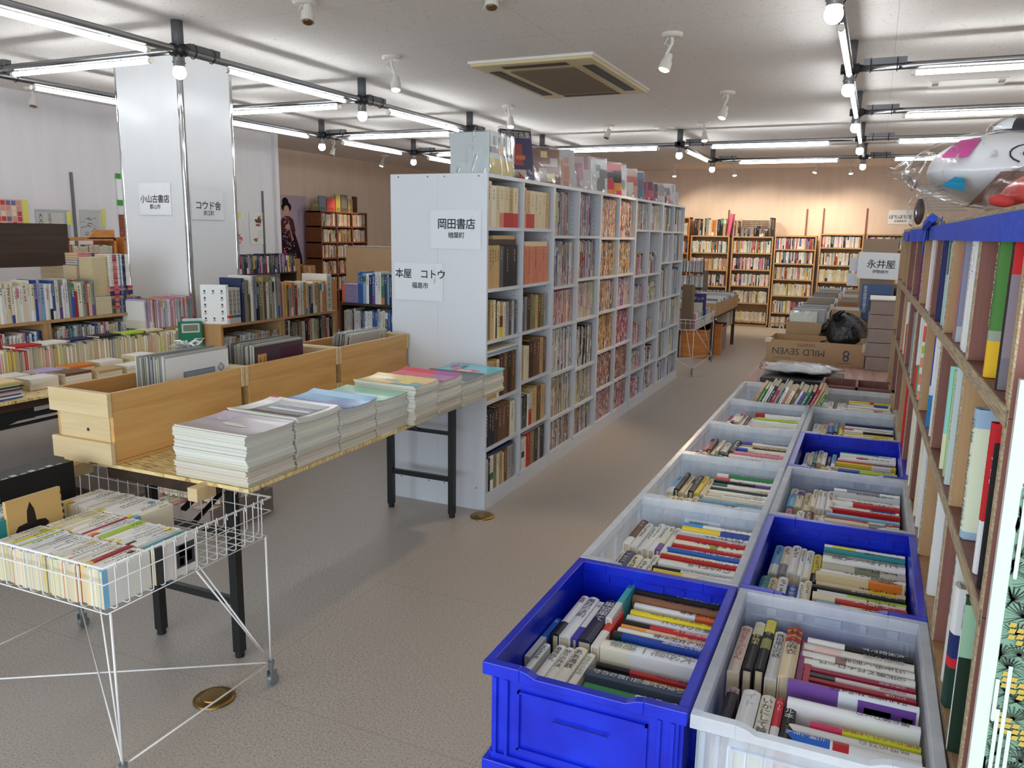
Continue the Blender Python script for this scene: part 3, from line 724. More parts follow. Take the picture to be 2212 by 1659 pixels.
for si, (y0, wy, ht, cn) in enumerate(STK):
    r = random.Random(40+si); n = max(14, int(ht/.0056)); th = ht/n
    xr = -1.727 + (.035 if si > 3 else 0); xl = xr - .305; 
    for i in range(n):
        jx, jy = r.uniform(-.0025,.0025)+ .004*math.sin(i*.7+si), r.uniform(-.003,.003); curl = .022*(i/n)**2*(.6+.4*(si % 3))
        lastm = i == n-1; pc = jit((216,216,206) if i > n*.35 else (206,198,180), 9, r); k = n-i
        lab = 'top magazine of the ' + SNAME[si] if lastm else '%s magazine from the top of the %s' % (NTH[n-1-i], SNAME2[si])
        top = None
        if lastm:
            X0, X1, Y0, Y1 = xl+jx, xr+jx, y0+jy, y0+wy+jy
            def top(cv, zz, z, R_, si=si, X0=X0, X1=X1, Y0=Y0, Y1=Y1):
                def D(u0, v0, u1, v1, col, l=.0006): decal(cv, zz, z, R_, X0+(X1-X0)*u0, Y0+(Y1-Y0)*v0, X0+(X1-X0)*u1, Y0+(Y1-Y0)*v1, col, l)
                if si == 0: D(.0,.55,.3,1,(196,180,200)); D(.36,.42,.62,.52,(232,230,232),.0009); D(.42,.38,.70,.46,(224,222,216),.0012); D(.55,.5,.6,.55,(214,206,150),.0016); D(.1,.2,.5,.215,(200,170,210)); D(.15,.62,.2,.66,(240,240,240),.0011); D(.25,.70,.29,.73,(240,240,240),.0011)
                elif si == 1: D(.0,.0,.2,1,(232,230,230)); D(.2,.12,.93,.9,(52,56,66)); D(.3,.42,.9,.52,(214,216,226),.0012); D(.3,.66,.9,.76,(130,130,160),.0012); D(.5,.2,.88,.3,(100,100,110),.0012); D(0,.93,.12,1,(190,40,60),.0012)
                elif si == 2: D(0,0,1,1,[(120,150,214),(100,150,216),(84,160,222),(70,160,214),(60,150,204)]); D(.5,.1,.95,.6,(134,150,214),.0012)
                elif si == 3: D(0,0,1,1,[(160,214,196),(150,208,196),(166,216,180)]); D(.2,.2,.8,.35,(196,224,206),.0012)
                elif si == 4: D(0,0,1,1,[(226,200,130),(232,206,130)]); D(.55,.0,.97,.5,(70,170,206),.0012); D(.6,.3,.8,.8,(238,220,70),.0016); D(.3,.5,.5,.62,(140,190,170),.0016)
                elif si == 5: D(0,0,.6,1,(220,56,80)); D(.6,0,1,1,(170,84,160)); D(.3,.3,.75,.36,(240,220,225),.0012); D(.15,.7,.5,.74,(240,220,225),.0012)
                elif si == 6: D(.35,.4,.6,.8,(236,236,236)); D(.42,.5,.62,.9,(30,34,44),.0012); D(.6,.15,.9,.25,(70,130,190),.0012); D(.6,.3,.85,.38,(220,220,225),.0012)
                else: D(0,0,1,1,(112,192,216)); D(.25,.2,.7,.55,(206,70,90),.0012); D(.35,.28,.6,.42,(234,234,234),.0018); D(.1,.6,.2,.95,(200,60,110),.0012); D(.28,.62,.36,.95,(40,60,90),.0012)
                if si == 7: put_text(cv, 'DE', R_ @ axes((X0+.09,Y0+.14,z+.022), (0,-1,0), (0,0,-1), (1,0,0)), .05, (200,60,110))
        magazine(xl+jx, xr+jx, y0+jy, y0+wy+jy, TT+.001+i*th, th, pc, jit(SCOL[si], 4, r) if lastm else jit((214,214,206), 14, r), lab, 'magazines in the ' + SNAME[si] if not lastm else None, top, curl)

# ---------------------------------------------------------------- white bookcase
BX, BY = -1.828, 3.75
UY = [3.75,4.70,5.64,6.58,7.50,8.42]
UZ = [[(1.53,1.53),(1.21,1.21),(.935,.935),(.605,.64),(.345,.345),(.085,.085)], [(1.49,1.49),(1.17,1.20),(.92,.92),(.605,.575),(.31,.31),(.085,.085)],
      [(1.482,1.482),(1.192,1.192),(.93,.93),(.63,.63),(.34,.34),(.085,.085)], [(1.548,1.548),(1.162,1.162),(.91,.91),(.56,.56),(.335,.335),(.085,.085)], [(1.542,1.542),(1.25,1.25),(.91,.91),(.60,.60),(.32,.32),(.085,.085)]]
pt = .018
UNAME = ['nearest','second','third','fourth','farthest']
def white_unit(k):
    y0, y1 = UY[k]+.001, UY[k+1]-.001; x0 = BX-.29
    t = thing('white_bookcase', (BX-.145,(y0+y1)/2,0), 'white bookcase unit, %s of the five in the long row' % UNAME[k], 'bookcase', 'white bookcase units in the long row')
    for y in (y0, y1-pt): obj('side_panel', MB().box((x0,y,0), (BX,y+pt,1.8)), M['mel'], t, bevel=.0008)
    ym = (y0+y1)/2; obj('divider', MB().box((x0+.006,ym-pt/2,.085), (BX-.001,ym+pt/2,1.8-.02)), M['mel'], t)
    obj('back_panel', MB().box((x0,y0+pt,.0), (x0+.006,y1-pt,1.8-.02)), M['mel'], t)
    obj('top_board', MB().box((x0,y0+pt,1.78), (BX,y1-pt,1.8)), M['mel'], t, bevel=.0008)
    obj('plinth', MB().box((x0+.006,y0+pt,0), (BX-.001,y1-pt,.067)), M['mel'], t)
    for zl, zr in UZ[k]:
        obj('shelf', MB().box((x0+.006,y0+pt,zl-.018), (BX-.002,ym-pt/2,zl)), M['mel'], t); obj('shelf', MB().box((x0+.006,ym+pt/2,zr-.018), (BX-.002,y1-pt,zr)), M['mel'], t)
    h = MB()
    for y in (y1-pt-.0006, ym-pt/2-.0006):
        for i in range(52):
            z = .12+i*.032
            if z < 1.75: h.box((BX-.05,y,z), (BX-.045,y+.0008,z+.005)); h.box((BX-.245,y,z), (BX-.24,y+.0008,z+.005))
    obj('peg_holes', h, M['joint'], t)
for k in range(5): white_unit(k)
# back-to-back row of units on the other side (its end closes the white end face)
t = thing('white_bookcase', (BX-.435,6.085,0), 'white bookcase row standing back to back behind the long row, facing left', 'bookcase')
x0 = BX-.58
obj('end_panel', MB().box((x0,3.752,0), (BX-.291,3.77,1.8)), M['mel'], t, bevel=.0008); obj('end_panel', MB().box((x0,8.4,0), (BX-.291,8.418,1.8)), M['mel'], t)
obj('top_board', MB().box((x0,3.77,1.78), (BX-.291,8.4,1.798)), M['mel'], t); obj('back_panel', MB().box((BX-.298,3.77,0), (BX-.292,8.4,1.78)), M['mel'], t)
for z in (.085,.40,.68,.96,1.24,1.52): obj('shelf', MB().box((x0,3.77,z-.018), (BX-.3,8.4,z)), M['mel'], t)
for x in (BX-.05,BX-.25,BX-.35,BX-.53):
    for z in (1.785, .125): obj('screw', MB().cyl((x,3.7495,z), (x,3.7515,z), .004, n=8), M['joint'], t)
# paper signs: a thin clear-bagged sheet, with its print
def sign(name, Mx, w_, h_, lines, label, bag=True, plate=True, cat='sign', paper=(236,238,240)):
    o = MB(); 
    if plate: o.box((-w_/2,-.0006,-h_/2), (w_/2,.0006,h_/2), paper)
    else: o.box((-w_/2,-.0004,-h_/2), (w_/2,.0004,h_/2), paper)
    s = tag(obj(name, o, M['paper'], M=Mx), label, cat)
    tx = MB()
    for txt, x, z, size, *a in lines: put_bold(tx, txt, Matrix.Translation((x,-.0012,z)), size, (34,36,38), bool(a and a[0]))
    if tx.v: obj('lettering', tx, M['paper'], s, M=Matrix())
    if bag: obj('clear_bag', MB().box((-w_/2-.008,-.0022,-h_/2-.006), (w_/2+.008,-.0016,h_/2+.012)), M['film'], s, M=Matrix())
    return s
XZ = lambda x, y, z: axes((x,y,z), (1,0,0), (0,1,0), (0,0,1))        # faces -y
YZ = lambda x, y, z: axes((x,y,z), (0,1,0), (-1,0,0), (0,0,1))       # faces +x
sign('paper_sign', XZ(-2.01,3.7485,1.515), .30, .20, [('岡田書店',0.005,.028,.056),('楢葉町',0.005,-.03,.032)], 'white paper sign 岡田書店 楢葉町 on the bookcase end face, the upper one', paper=(228,233,238))
sign('paper_sign', XZ(-2.235,3.7485,1.235), .30, .20, [('本屋 コトウ',.01,.042,.052),('福島市',.01,-.02,.034)], 'white paper sign 本屋 コトウ 福島市 on the bookcase end face, the lower one', paper=(228,233,238))
# contents
def cell_y(k, side):
    y0, y1 = UY[k]+.001+pt, UY[k+1]-.001-pt; ym = (y0+y1)/2
    return (y0+.003, ym-pt/2-.003) if side == 0 else (ym+pt/2+.003, y1-.003)
RW_ = ['top','second','third','fourth','fifth','bottom']
SD = ['left','right']
for k in range(5):
    for rw in range(6):
        for sd in range(2):
            z = UZ[k][rw][sd]; top = 1.78 if rw == 0 else UZ[k][rw-1][sd]-.018; H = top-z; a, b = cell_y(k, sd); L = b-a
            pl = '%s row, %s cell, %s white bookcase unit' % (RW_[rw], SD[sd], UNAME[k]); grp = 'volumes in the %s white bookcase unit' % UNAME[k]
            ARGS = dict(facing=(1,0,0), seed=500+k*20+rw*2+sd, vis=1.0)
            st = (BX-.012, a, z+.0005); dr = (0,1,0)
            if k == 0: continue
            fill = .97
            if k == 3 and rw == 1: row(st, dr, L*.78, PINKS if sd == 0 else MIX, (.012,.02), (.15,.19), .17, pl, grp, inset=.01, **ARGS); continue
            if k == 3 and rw in (2,3,4,5): row(st, dr, L*(.7 if rw == 3 else .85), MIX if sd else PINKS, (.010,.02), (min(H*.6,.15),min(H*.75,.2)), .15, pl, grp, inset=.012, multi=2, **ARGS); continue
            if k == 4: row(st, dr, L*.9, [('white',5),('light blue',2),('silver',3),('blue',1.5),('green',1),('yellow',1),('pink',1),('black',1),('lavender',1)], (.010,.022), (min(.235,H-.03),min(.28,H-.015)), .2, pl, grp, inset=.01, **ARGS); continue
            pal = {1: {0:[('white',4),('dark grey',4),('red',1),('yellow',1),('light blue',1.5),('grey',3)] if sd == 0 else [('dark grey',3),('navy',2),('pink',4),('blue',1.5),('silver',3)], 1:MAGZ, 2:[('pink',4),('yellow',3),('red',2.5),('white',2),('silver',2),('salmon',2)] if sd == 0 else [('lime',3),('silver',3),('pink',2),('yellow',2),('lavender',2),('cream',2)], 3:[('white',7),('silver',2),('red',1.3),('navy',1)] if sd == 0 else [('white',5),('black',4),('silver',2)], 4:[('ivory',5),('olive',2),('tan',3),('grey',2)], 5:[('white',4),('silver',2),('orange',1.5),('black',1),('brown',2),('red',1)]},
                   2: {0:GAUDY, 1:[('orange',4),('brown',2),('yellow',2),('cream',2),('olive',2)], 2:GAUDY if sd == 0 else PINKS, 3:[('orange',3),('brown',2),('yellow',2),('red',2)] if sd == 0 else [('crimson',5),('magenta',3),('pink',3)], 4:[('salmon',4),('red',2),('brown',3)], 5:[('crimson',2),('pink',3),('salmon',3),('brown',2),('white',1)]},
                   3: {0:MIX}}.get(k, {}).get(rw, MAGZ) if k != 3 else MIX
            hh = min(.285, H-.012)
            row(st, dr, L*(.9 if sd else .95) if not (k == 1 and rw == 0) else L*.66, pal, (.004,.0115) if k == 1 else (.007,.012), (hh*.93,hh), .21, pl, grp, cat='magazine', noun='magazine', hard=0, inset=.012, band=.5, multi=4 if k == 2 else 1, **ARGS)
# nearest unit: old books, one by one
def cell0(rw, sd, items, gap=0.0, base=0, seed=1):
    r = random.Random(seed); a, b = cell_y(0, sd); y = a+gap; z = UZ[0][rw][sd]+.0005+base
    kf = min(1.45, (b-a)*.9/sum(q[1] for q in items)) if gap < .02 else (b-a-gap)*.9/sum(q[1] for q in items)
    for i, (c, t, h, *ex) in enumerate(items):
        t = t*kf
        e = ex[0] if ex else {}; col = jit(PAL[c], 8, r)
        book(axes((BX-.012-e.get('in',.0), y+t/2, z), (0,1,0), (-1,0,0), (0,0,1)), t-.0006, h, .17+h*.1, label='%s %s, %s, %s row, %s cell, nearest bookcase unit' % (c, e.get('n','old hardback'), ordw(i).replace('from the', 'from'), RW_[rw], SD[sd]),
             group='old volumes in the nearest white bookcase unit', hard=e.get('hard',True), rnd=e.get('rnd',False), col=col, bands=[(p,q,jit(PAL[n],8,r)) for p,q,n in e.get('b',[])], ink=(225,215,180) if sum(col) < 330 else (40,34,30), pg=(206,186,146))
        y += t
def flat0(rw, sd, y0, y1, zb, t, c, lab):
    Mx = axes((BX-.01, (y0+y1)/2, zb+t/2), (0,0,1), (-1,0,0), (0,-1,0)); h = y1-y0
    Mx = axes((BX-.015, y1, zb+t/2), (0,0,1), (-1,0,0), (0,-1,0))
    book(Mx, t, h, .18, label=lab, group='old volumes in the nearest white bookcase unit', hard=True, col=PAL[c], rnd=False, mk=False, pg=(206,186,146))
rb = {'b':[(0,.36,'red')], 'n':'old boxed volume'}
N_ = {'n':'old boxed volume'}
cell0(0,0,[('cream',.042,.232,N_),('ivory',.04,.212,N_),('cream',.036,.215,N_),('cream',.04,.215,{'b':[(0,.35,'salmon')],'n':'old boxed volume'}),('cream',.05,.215,rb),('tan',.042,.215,rb),('cream',.05,.215,rb)],seed=1)
cell0(0,1,[('tan',.036,.225,N_),('tan',.048,.212,{'b':[(0,.38,'red')],'n':'old boxed volume'}),('cream',.05,.212,{'b':[(0,.38,'red')],'n':'old boxed volume'}),('cream',.04,.212,N_),('cream',.05,.212,N_),('cream',.045,.212,N_),('tan',.04,.212,N_)],seed=2)
cell0(1,0,[('tan',.03,.225),('tan',.026,.225),('tan',.026,.225),('tan',.03,.225),('tan',.03,.225),('dark grey',.045,.222,{'n':'thick volume'}),('black',.095,.224,{'n':'thick binder'}),('black',.07,.224,{'n':'thick binder'})],seed=3)
a, b = cell_y(0,0); flat0(1,0,a+.01,b-.06,1.21+.226,.03,'dark brown','dark old book lying flat across the row, second cell left'); flat0(1,0,a+.08,b-.08,1.21+.257,.02,'tan','tan old book lying flat at the very top, second cell left')
cell0(1,1,[('salmon',.045,.218,N_),('salmon',.03,.215,N_),('salmon',.03,.215,N_),('salmon',.075,.215,N_),('salmon',.04,.215,N_),('salmon',.04,.215,N_),('salmon',.04,.215,N_)],gap=.03,seed=4)
a, b = cell_y(0,1); flat0(1,1,a+.04,b-.05,1.21+.216,.028,'cream','cream old book lying flat above the salmon volumes')
cell0(2,0,[('dark brown',.024,.218),('olive',.024,.216),('tan',.04,.205),('ivory',.02,.21),('black',.016,.21),('cream',.03,.2),('tan',.04,.19,{'b':[(0,.3,'yellow'),(.3,.62,'brown')]}),('ivory',.03,.19),('grey',.04,.19),('dark grey',.035,.2),('silver',.03,.19),('dark grey',.03,.19)],seed=5)
cell0(2,1,[('dark grey',.05,.2),('grey',.03,.2),('dark brown',.05,.21),('olive',.03,.21),('olive',.04,.205),('tan',.04,.2),('brown',.04,.2),('olive',.05,.2),('grey',.04,.2)],seed=6)
cell0(3,0,[('tan',.04,.215),('tan',.045,.215),('tan',.04,.21),('ivory',.03,.21),('dark brown',.05,.235),('brown',.045,.235),('dark brown',.05,.235),('brown',.05,.235)],seed=7)
for i_, c_ in enumerate(('silver','light blue','ivory')): flat0(3,0,cell_y(0,0)[0]+.01,cell_y(0,0)[1]-.02+.01*i_,.605+.238+i_*.011,.01,c_,'thin %s booklet lying flat above the fourth-row books' % c_)
cell0(3,1,[('tan',.045,.2),('ivory',.045,.205),('cream',.03,.2),('dark brown',.06,.225),('brown',.05,.225),('brown',.05,.225),('tan',.05,.225),('brown',.04,.225)],seed=8)
cell0(4,0,[('black',.05,.2),('navy',.03,.2),('black',.03,.2),('dark brown',.05,.205),('brown',.05,.205),('brown',.045,.205),('brown',.05,.205),('ivory',.07,.2)],seed=9)
cell0(4,1,[('grey',.03,.19),('black',.055,.2,{'b':[(0,.4,'dark grey')]}),('ivory',.02,.2),('red',.035,.2,{'b':[(.5,1,'silver')]}),('tan',.06,.22),('brown',.05,.22),('tan',.05,.22)],seed=10)
cell0(5,0,[('silver',.04,.19),('black',.025,.19),('white',.035,.2,{'b':[(.3,.5,'green')]}),('olive',.04,.2),('ivory',.03,.19),('tan',.04,.195),('cream',.02,.18),('brown',.04,.195),('grey',.05,.2),('grey',.04,.2)],seed=11)
flat0(5,0,cell_y(0,0)[0]+.04,cell_y(0,0)[1]-.06,.085+.202,.015,'navy','dark blue booklet lying flat above the bottom-row books, left half')
cell0(5,1,[('silver',.035,.2),('white',.035,.19,{'b':[(.4,.6,'black')]}),('ivory',.02,.2),('red',.055,.215),('olive',.05,.21),('dark brown',.05,.21),('grey',.03,.21),('black',.05,.215)],seed=12)
flat0(5,1,cell_y(0,1)[0]+.06,cell_y(0,1)[1]-.04,.085+.217,.01,'grey','grey booklet lying flat above the bottom-row books, right half')
# things standing on top of the white bookcase
def wrapped(y, w_, h_, d, yaw, tilt, cols, label, name='display_book', cat='book', film=True, art=None, x=None):
    x = BX-.09 if x is None else x
    Mx = Matrix.Translation((x,y,1.8005)) @ Matrix.Rotation(yaw, 4, 'Z') @ Matrix.Rotation(-tilt, 4, 'X')
    b = MB().box((-w_/2,0,0), (w_/2,d,h_), cols[0]); rr = random.Random(int(y*100))
    def rect(a, b_, c_, d_, k, o=.0006): b.add([(a,-o,b_),(c_,-o,b_),(c_,-o,d_),(a,-o,d_)], [(0,1,2,3)], k)
    if art: art(b, rect, w_, h_)
    else:
        for i in range(5):
            u = rr.uniform(-w_/2,w_/4); v = rr.uniform(0,h_*.7); rect(u, v, min(w_/2,u+rr.uniform(.02,w_*.6)), min(h_,v+rr.uniform(.03,.1)), cols[(i % (len(cols)-1))+1] if len(cols) > 1 else cols[0], .0006+i*.0003)
    o = tag(obj(name, b, M['paper'], M=Mx), label, cat)
    if film: obj('clear_wrap', MB().box((-w_/2-.004,-.006,0.001), (w_/2+.004,d+.004,h_+.012)), M['filmbag'], o, M=Matrix())
def art1(b, rect, w_, h_):
    rect(-w_/2,h_*.86,w_/2,h_,(34,28,30)); put_text(b, '窪田写画集', Matrix.Translation((0,-.002,h_*.9)), w_/5.4, (214,210,200)); rect(-w_/2,.25*h_,w_/2,h_*.8,(54,44,92)); rect(-.03,.3*h_,.035,h_*.72,(170,60,50),.0012); rect(-.012,.42*h_,.05,h_*.5,(214,110,60),.0018); rect(-.04,.02,.05,.22*h_,(196,184,166),.0012)
YW = -.62
# big boxed set in crinkled wrap at the near corner
Mx = Matrix.Translation((BX-.235,3.79,1.8005)); bx = MB().box((0,0,0), (.225,.30,.205), (196,206,208)).box((.226,.005,.005), (.2265,.295,.08), (214,196,96)).box((.2262,.005,.105), (.2268,.11,.135), (60,60,60)).box((.2264,.11,.10), (.227,.17,.14), (226,160,50)).box((.2262,.17,.095), (.2268,.28,.115), (60,60,60))
for i in range(9): bx.box((.2262,.01+i*.032,.145), (.2268,.03+i*.032,.19), (120,120,120) if i % 2 else (200,200,196))
o = tag(obj('boxed_book_set', bx, M['paper'], M=Mx), 'boxed book set in crinkled clear wrap, on the near corner of the white bookcase', 'book set')
obj('clear_wrap', MB().box((-.004,-.004,0.001), (.231,.304,.212)), M['filmbag'], o, M=Matrix())
wrapped(4.28, .17, .17, .02, math.pi/2, 0, [(230,232,230),(40,40,44),(170,206,196)], 'white framed card standing between the wrapped set and the tall purple art book', x=BX-.2)
wrapped(4.36, .21, .295, .02, .95, .2, [(54,44,92)], 'tall purple art book with a red figure cover, propped up in clear wrap', art=art1)
wrapped(4.80, .2, .225, .02, .95, .14, [(130,84,70),(216,204,140),(196,186,176),(130,84,70)], 'brown art book with a pale stripe propped up on the bookcase top')
for i, (y, w_, h_, cl, lb) in enumerate(((5.10,.2,.25,[(205,205,205),(214,160,140)],'silvery wrapped book right of the brown art book'),(5.42,.19,.235,[(206,200,200),(190,150,160)],'silvery wrapped book with a pink label'),
     (5.83,.18,.25,[(214,216,218),(120,120,124)],'silver wrapped book left of the bright red one'),(6.12,.22,.245,[(214,56,80),(222,140,60),(30,30,34),(214,56,80)],'bright red and orange picture book in wrap'),
     (6.36,.18,.25,[(212,214,216),(150,150,152)],'silver wrapped book right of the bright red one'),(6.62,.19,.235,[(196,150,130),(214,214,206),(200,90,80)],'wrapped book with a pinkish cover, right of the red one'),
     (6.9,.17,.235,[(90,130,160),(120,110,130)],'blue-topped wrapped book on the bookcase top'),(7.15,.19,.17,[(120,60,100),(200,80,110),(90,86,110)],'dark pink wrapped picture book'),
     (7.42,.16,.17,[(150,60,60),(60,50,60)],'dark red wrapped book'),(7.6,.18,.18,[(208,208,212),(170,170,175)],'pale wrapped book in the far half of the bookcase top'),
     (7.85,.2,.16,[(60,54,66),(40,36,40),(180,120,100)],'dark wrapped book with a face cover'),(8.12,.14,.2,[(214,214,218),(180,180,186)],'tall silver wrapped item near the far end of the bookcase top'),(8.3,.14,.14,[(220,220,222),(196,196,198)],'crumpled clear bag at the far end of the bookcase top'))):
    wrapped(y, w_, h_, .022, .95 if i % 2 else 1.1, .1, cl, lb)
sm = MB().add([(BX-.05,4.30,1.801),(BX-.05,4.37,1.801),(BX-.09,4.35,1.85)], [(0,1,2)], (200,60,70)).add([(BX-.053,4.30,1.801),(BX-.053,4.37,1.801),(BX-.093,4.35,1.85)], [(2,1,0)], (200,60,70))
tag(obj('price_card', sm, M['paper']), 'small red triangular card at the foot of the tall purple art book', 'card')
# ---------------------------------------------------------------- wire carts
def wire_cart(x0, x1, y0, y1, zr, zb, label, mid=True, step=.048, stepy=.038):
    t = thing('wire_cart', ((x0+x1)/2,(y0+y1)/2,0), label, 'cart')
    b = MB(); R_ = .0036; r_ = .0019
    b.tube([(x0,y0,zr),(x1,y0,zr),(x1,y1,zr),(x0,y1,zr)], R_, 6, closed=True)
    b.tube([(x0,y0,(zr+zb)/2+.02),(x1,y0,(zr+zb)/2+.02),(x1,y1,(zr+zb)/2+.02),(x0,y1,(zr+zb)/2+.02)], r_, 5, closed=True)
    b.tube([(x0+.01,y0+.01,zb),(x1-.01,y0+.01,zb),(x1-.01,y1-.01,zb),(x0+.01,y1-.01,zb)], r_, 5, closed=True)
    n = int((x1-x0)/step)
    for i in range(1, n):
        x = x0+(x1-x0)*i/n
        b.tube([(x,y0-.004,zr-.012),(x,y0+.0,zr+.006),(x+.0,y0+.004,zr-.008),(x,y0+.006,zb+.01),(x,y0+.016,zb),(x,y1-.016,zb),(x,y1-.006,zb+.01),(x,y1-.004,zr-.008),(x,y1,zr+.006),(x,y1+.004,zr-.012)], r_, 5)
    m = int((y1-y0)/stepy)
    for i in range(1, m):
        y = y0+(y1-y0)*i/m
        b.tube([(x0-.004,y,zr-.012),(x0,y,zr+.006),(x0+.004,y,zr-.008),(x0+.006,y,zb+.01),(x0+.016,y,zb+.003),(x1-.016,y,zb+.003),(x1-.006,y,zb+.01),(x1-.004,y,zr-.008),(x1,y,zr+.006),(x1+.004,y,zr-.012)], r_, 5)
    obj('basket', b, M['wire'], t, smooth=True)
    lz = .085; c = [(x0+.01,y0+.02),(x1-.01,y0+.02),(x1-.01,y1-.02),(x0+.01,y1-.02)]
    for x, y in c: obj('leg', MB().tube([(x,y,zb), (x,y,lz)], .0036, 7), M['wire'], t, smooth=True)
    br = MB(); xm, ym = (x0+x1)/2, (y0+y1)/2
    br.tube([(xm,c[0][1],zb-.002), c[0]+(lz,)], .003, 6).tube([(xm,c[3][1],zb-.002), c[2]+(lz,)], .003, 6)
    br.tube([(c[1][0],ym,zb-.002), c[2]+(lz,)], .003, 6).tube([(c[0][0],ym,zb-.002), c[3]+(lz,)], .003, 6).tube([(x1-.10,c[1][1]+.04,zb-.002), c[1]+(lz,)], .0026, 6)
    br.tube([c[0]+(lz,), c[2]+(lz,)], .003, 6).tube([c[1]+(lz,), c[3]+(lz,)], .003, 6).tube([c[1]+(lz,), c[2]+(lz,)], .003, 6).tube([c[0]+(lz,), c[3]+(lz,)], .003, 6)
    obj('wire_brace', br, M['wire'], t, smooth=True)
    for x, y in c:
        cs = obj('caster', MB().cyl((x,y,.055), (x,y,.09), .007, .012, 10).box((x-.010,y-.012,.02), (x-.007,y+.016,.058)).box((x+.007,y-.012,.02), (x+.010,y+.016,.058)), M['caster'], t)
        obj('wheel', MB().cyl((x-.007,y+.006,.021), (x+.007,y+.006,.021), .021, n=16), M['caster'], cs, origin=None, smooth=False)
    return t
ORG_FIX = None
_obj = obj
def obj(name, mb, mat, parent=None, origin=None, smooth=False, bevel=0, M=None):
    return _obj(name, mb, mat, parent, origin, smooth, bevel, M)
cart1 = wire_cart(-2.63, -1.70, 1.30, 1.92, .655, .525, 'white wire basket cart on casters in the left foreground, full of paperbacks')
# paperbacks standing spine up in the cart, in three rows
CP = [('white',20),('ivory',6),('silver',3),('cream',1.5),('yellow',.8),('lime',1),('teal',.6),('light blue',.8),('green',.4),('crimson',.5)]
def up_row(x1, x0, y0, z, h, place, group, seed, tr=(.010,.019), pal=CP, dd=.105, cat='paperback'):
    """spines up, heads away; from right to left"""
    r = random.Random(seed); x = x1; i = 0
    while x > x0:
        t = r.uniform(*tr); nm = pick(r, pal); col = jit(PAL[nm], 8, r); bands = []
        if r.random() < .3: k = r.choice([0,0,.75]); bands.append((k, k+r.uniform(.08,.2), jit(PAL[pick(r, [('yellow',2),('light blue',2),('blue',1),('black',1),('orange',1),('lime',1),('crimson',1)])], 8, r)))
        book(axes((x-t/2, y0+r.uniform(0,.006), z+dd+r.uniform(-.003,.002)), (1,0,0), (0,0,-1), (0,1,0)), t-.0006, h, dd, cat, label='%s-spined paperback, %s in %s' % (nm, ordw(i,'right'), place), group=group, hard=False, col=col, bands=bands, pg=jit((214,204,172), 12, r))
        x -= t; i += 1
G_ = 'paperbacks in the front wire cart'
book(axes((-1.7105-.013,1.475,.53+.108), (1,0,0), (0,0,-1), (0,1,0)), .014, .15, .106, 'paperback', label='white paperback with a black and white cover photo, at the cart’s right side', group=G_, hard=False, col=(226,222,216), bands=[(0,.2,(60,60,60))],
     art=[(1,.16,.48,.8,.92,(66,66,66)),(1,.2,.55,.5,.7,(150,150,150)),(1,.4,.72,.7,.85,(190,190,190)),(1,.55,.55,.75,.66,(30,30,30))])
up_row(-1.732, -2.165, 1.318, .529, .15, 'the front row of the wire cart', G_, 3)
up_row(-1.732, -2.15, 1.475, .529, .15, 'the middle row of the wire cart', G_, 4)
up_row(-1.98, -2.30, 1.632, .529, .15, 'the back row of the wire cart', G_, 5, (.012,.02))
# taller items at the left of the cart
def slab_obj(name, Mx, w_, d_, h_, col, label, cat, art=None, mat='paper', film=False):
    b = MB().box((-w_/2,0,0), (w_/2,d_,h_), col)
    def rect(a, b_, c_, e_, k, o=.0006): b.add([(a,-o,b_),(c_,-o,b_),(c_,-o,e_),(a,-o,e_)], [(0,1,2,3)], k)
    if art: art(b, rect)
    o = tag(obj(name, b, M[mat], M=Mx), label, cat)
    if film: obj('clear_wrap', MB().box((-w_/2-.003,-.003,0), (w_/2+.003,d_+.003,h_+.006)), M['film'], o, M=Matrix())
    return o
def bat(b, rect):
    rect(-.085,.0,.085,.195,(206,170,108)); pts = []
    for i in range(24):
        a = i*math.pi/12; rr_ = .02+.032*abs(math.cos(2*a))**2.2+(.01 if i % 12 == 6 else 0); pts.append((rr_*math.cos(a)-.015, -.0012, .10+rr_*1.25*math.sin(a)))
    b.add(pts, [tuple(range(24))], (34,28,26))
    for i in range(9): b.box((.083,-.003,.012+i*.02), (.0865,.012,.022+i*.02), (44,34,28))
slab_obj('decorated_case', axes((-2.185,1.475,.5285), (0,1,0), (-1,0,0), (0,0,1)) @ Matrix.Rotation(-.06, 4, 'X'), .17, .012, .195, (206,170,108), 'tan case with a black leaf-shaped blot, standing in the wire cart', 'case', bat)
for i in range(4):
    slab_obj('black_box_set', axes((-2.35-.034*i,1.60,.5285), (0,1,0), (-1,0,0), (0,0,1)), .25, .030, .212-.004*i, (24,24,26), 'black slipcased volume with white lettering, %s of four in the wire cart' % ['rightmost','second','third','leftmost'][i], 'book',
             lambda b, rect: [b.box((-.11+k*.03,.004,.2122),(-.092+k*.03,.010+.012*(k % 2),.2126),(200,200,190)) for k in range(7)] if i == 0 else None)
up_row(-2.20, -2.55, 1.318, .529, .15, 'the tall front row of the wire cart', G_, 6, (.012,.022), [('white',5),('silver',3),('pink',1),('teal',1),('ivory',2)], .145)
cart2 = wire_cart(-2.30, -1.69, 8.57, 9.76, .615, .50, 'white wire basket cart beyond the far end of the white bookcase')

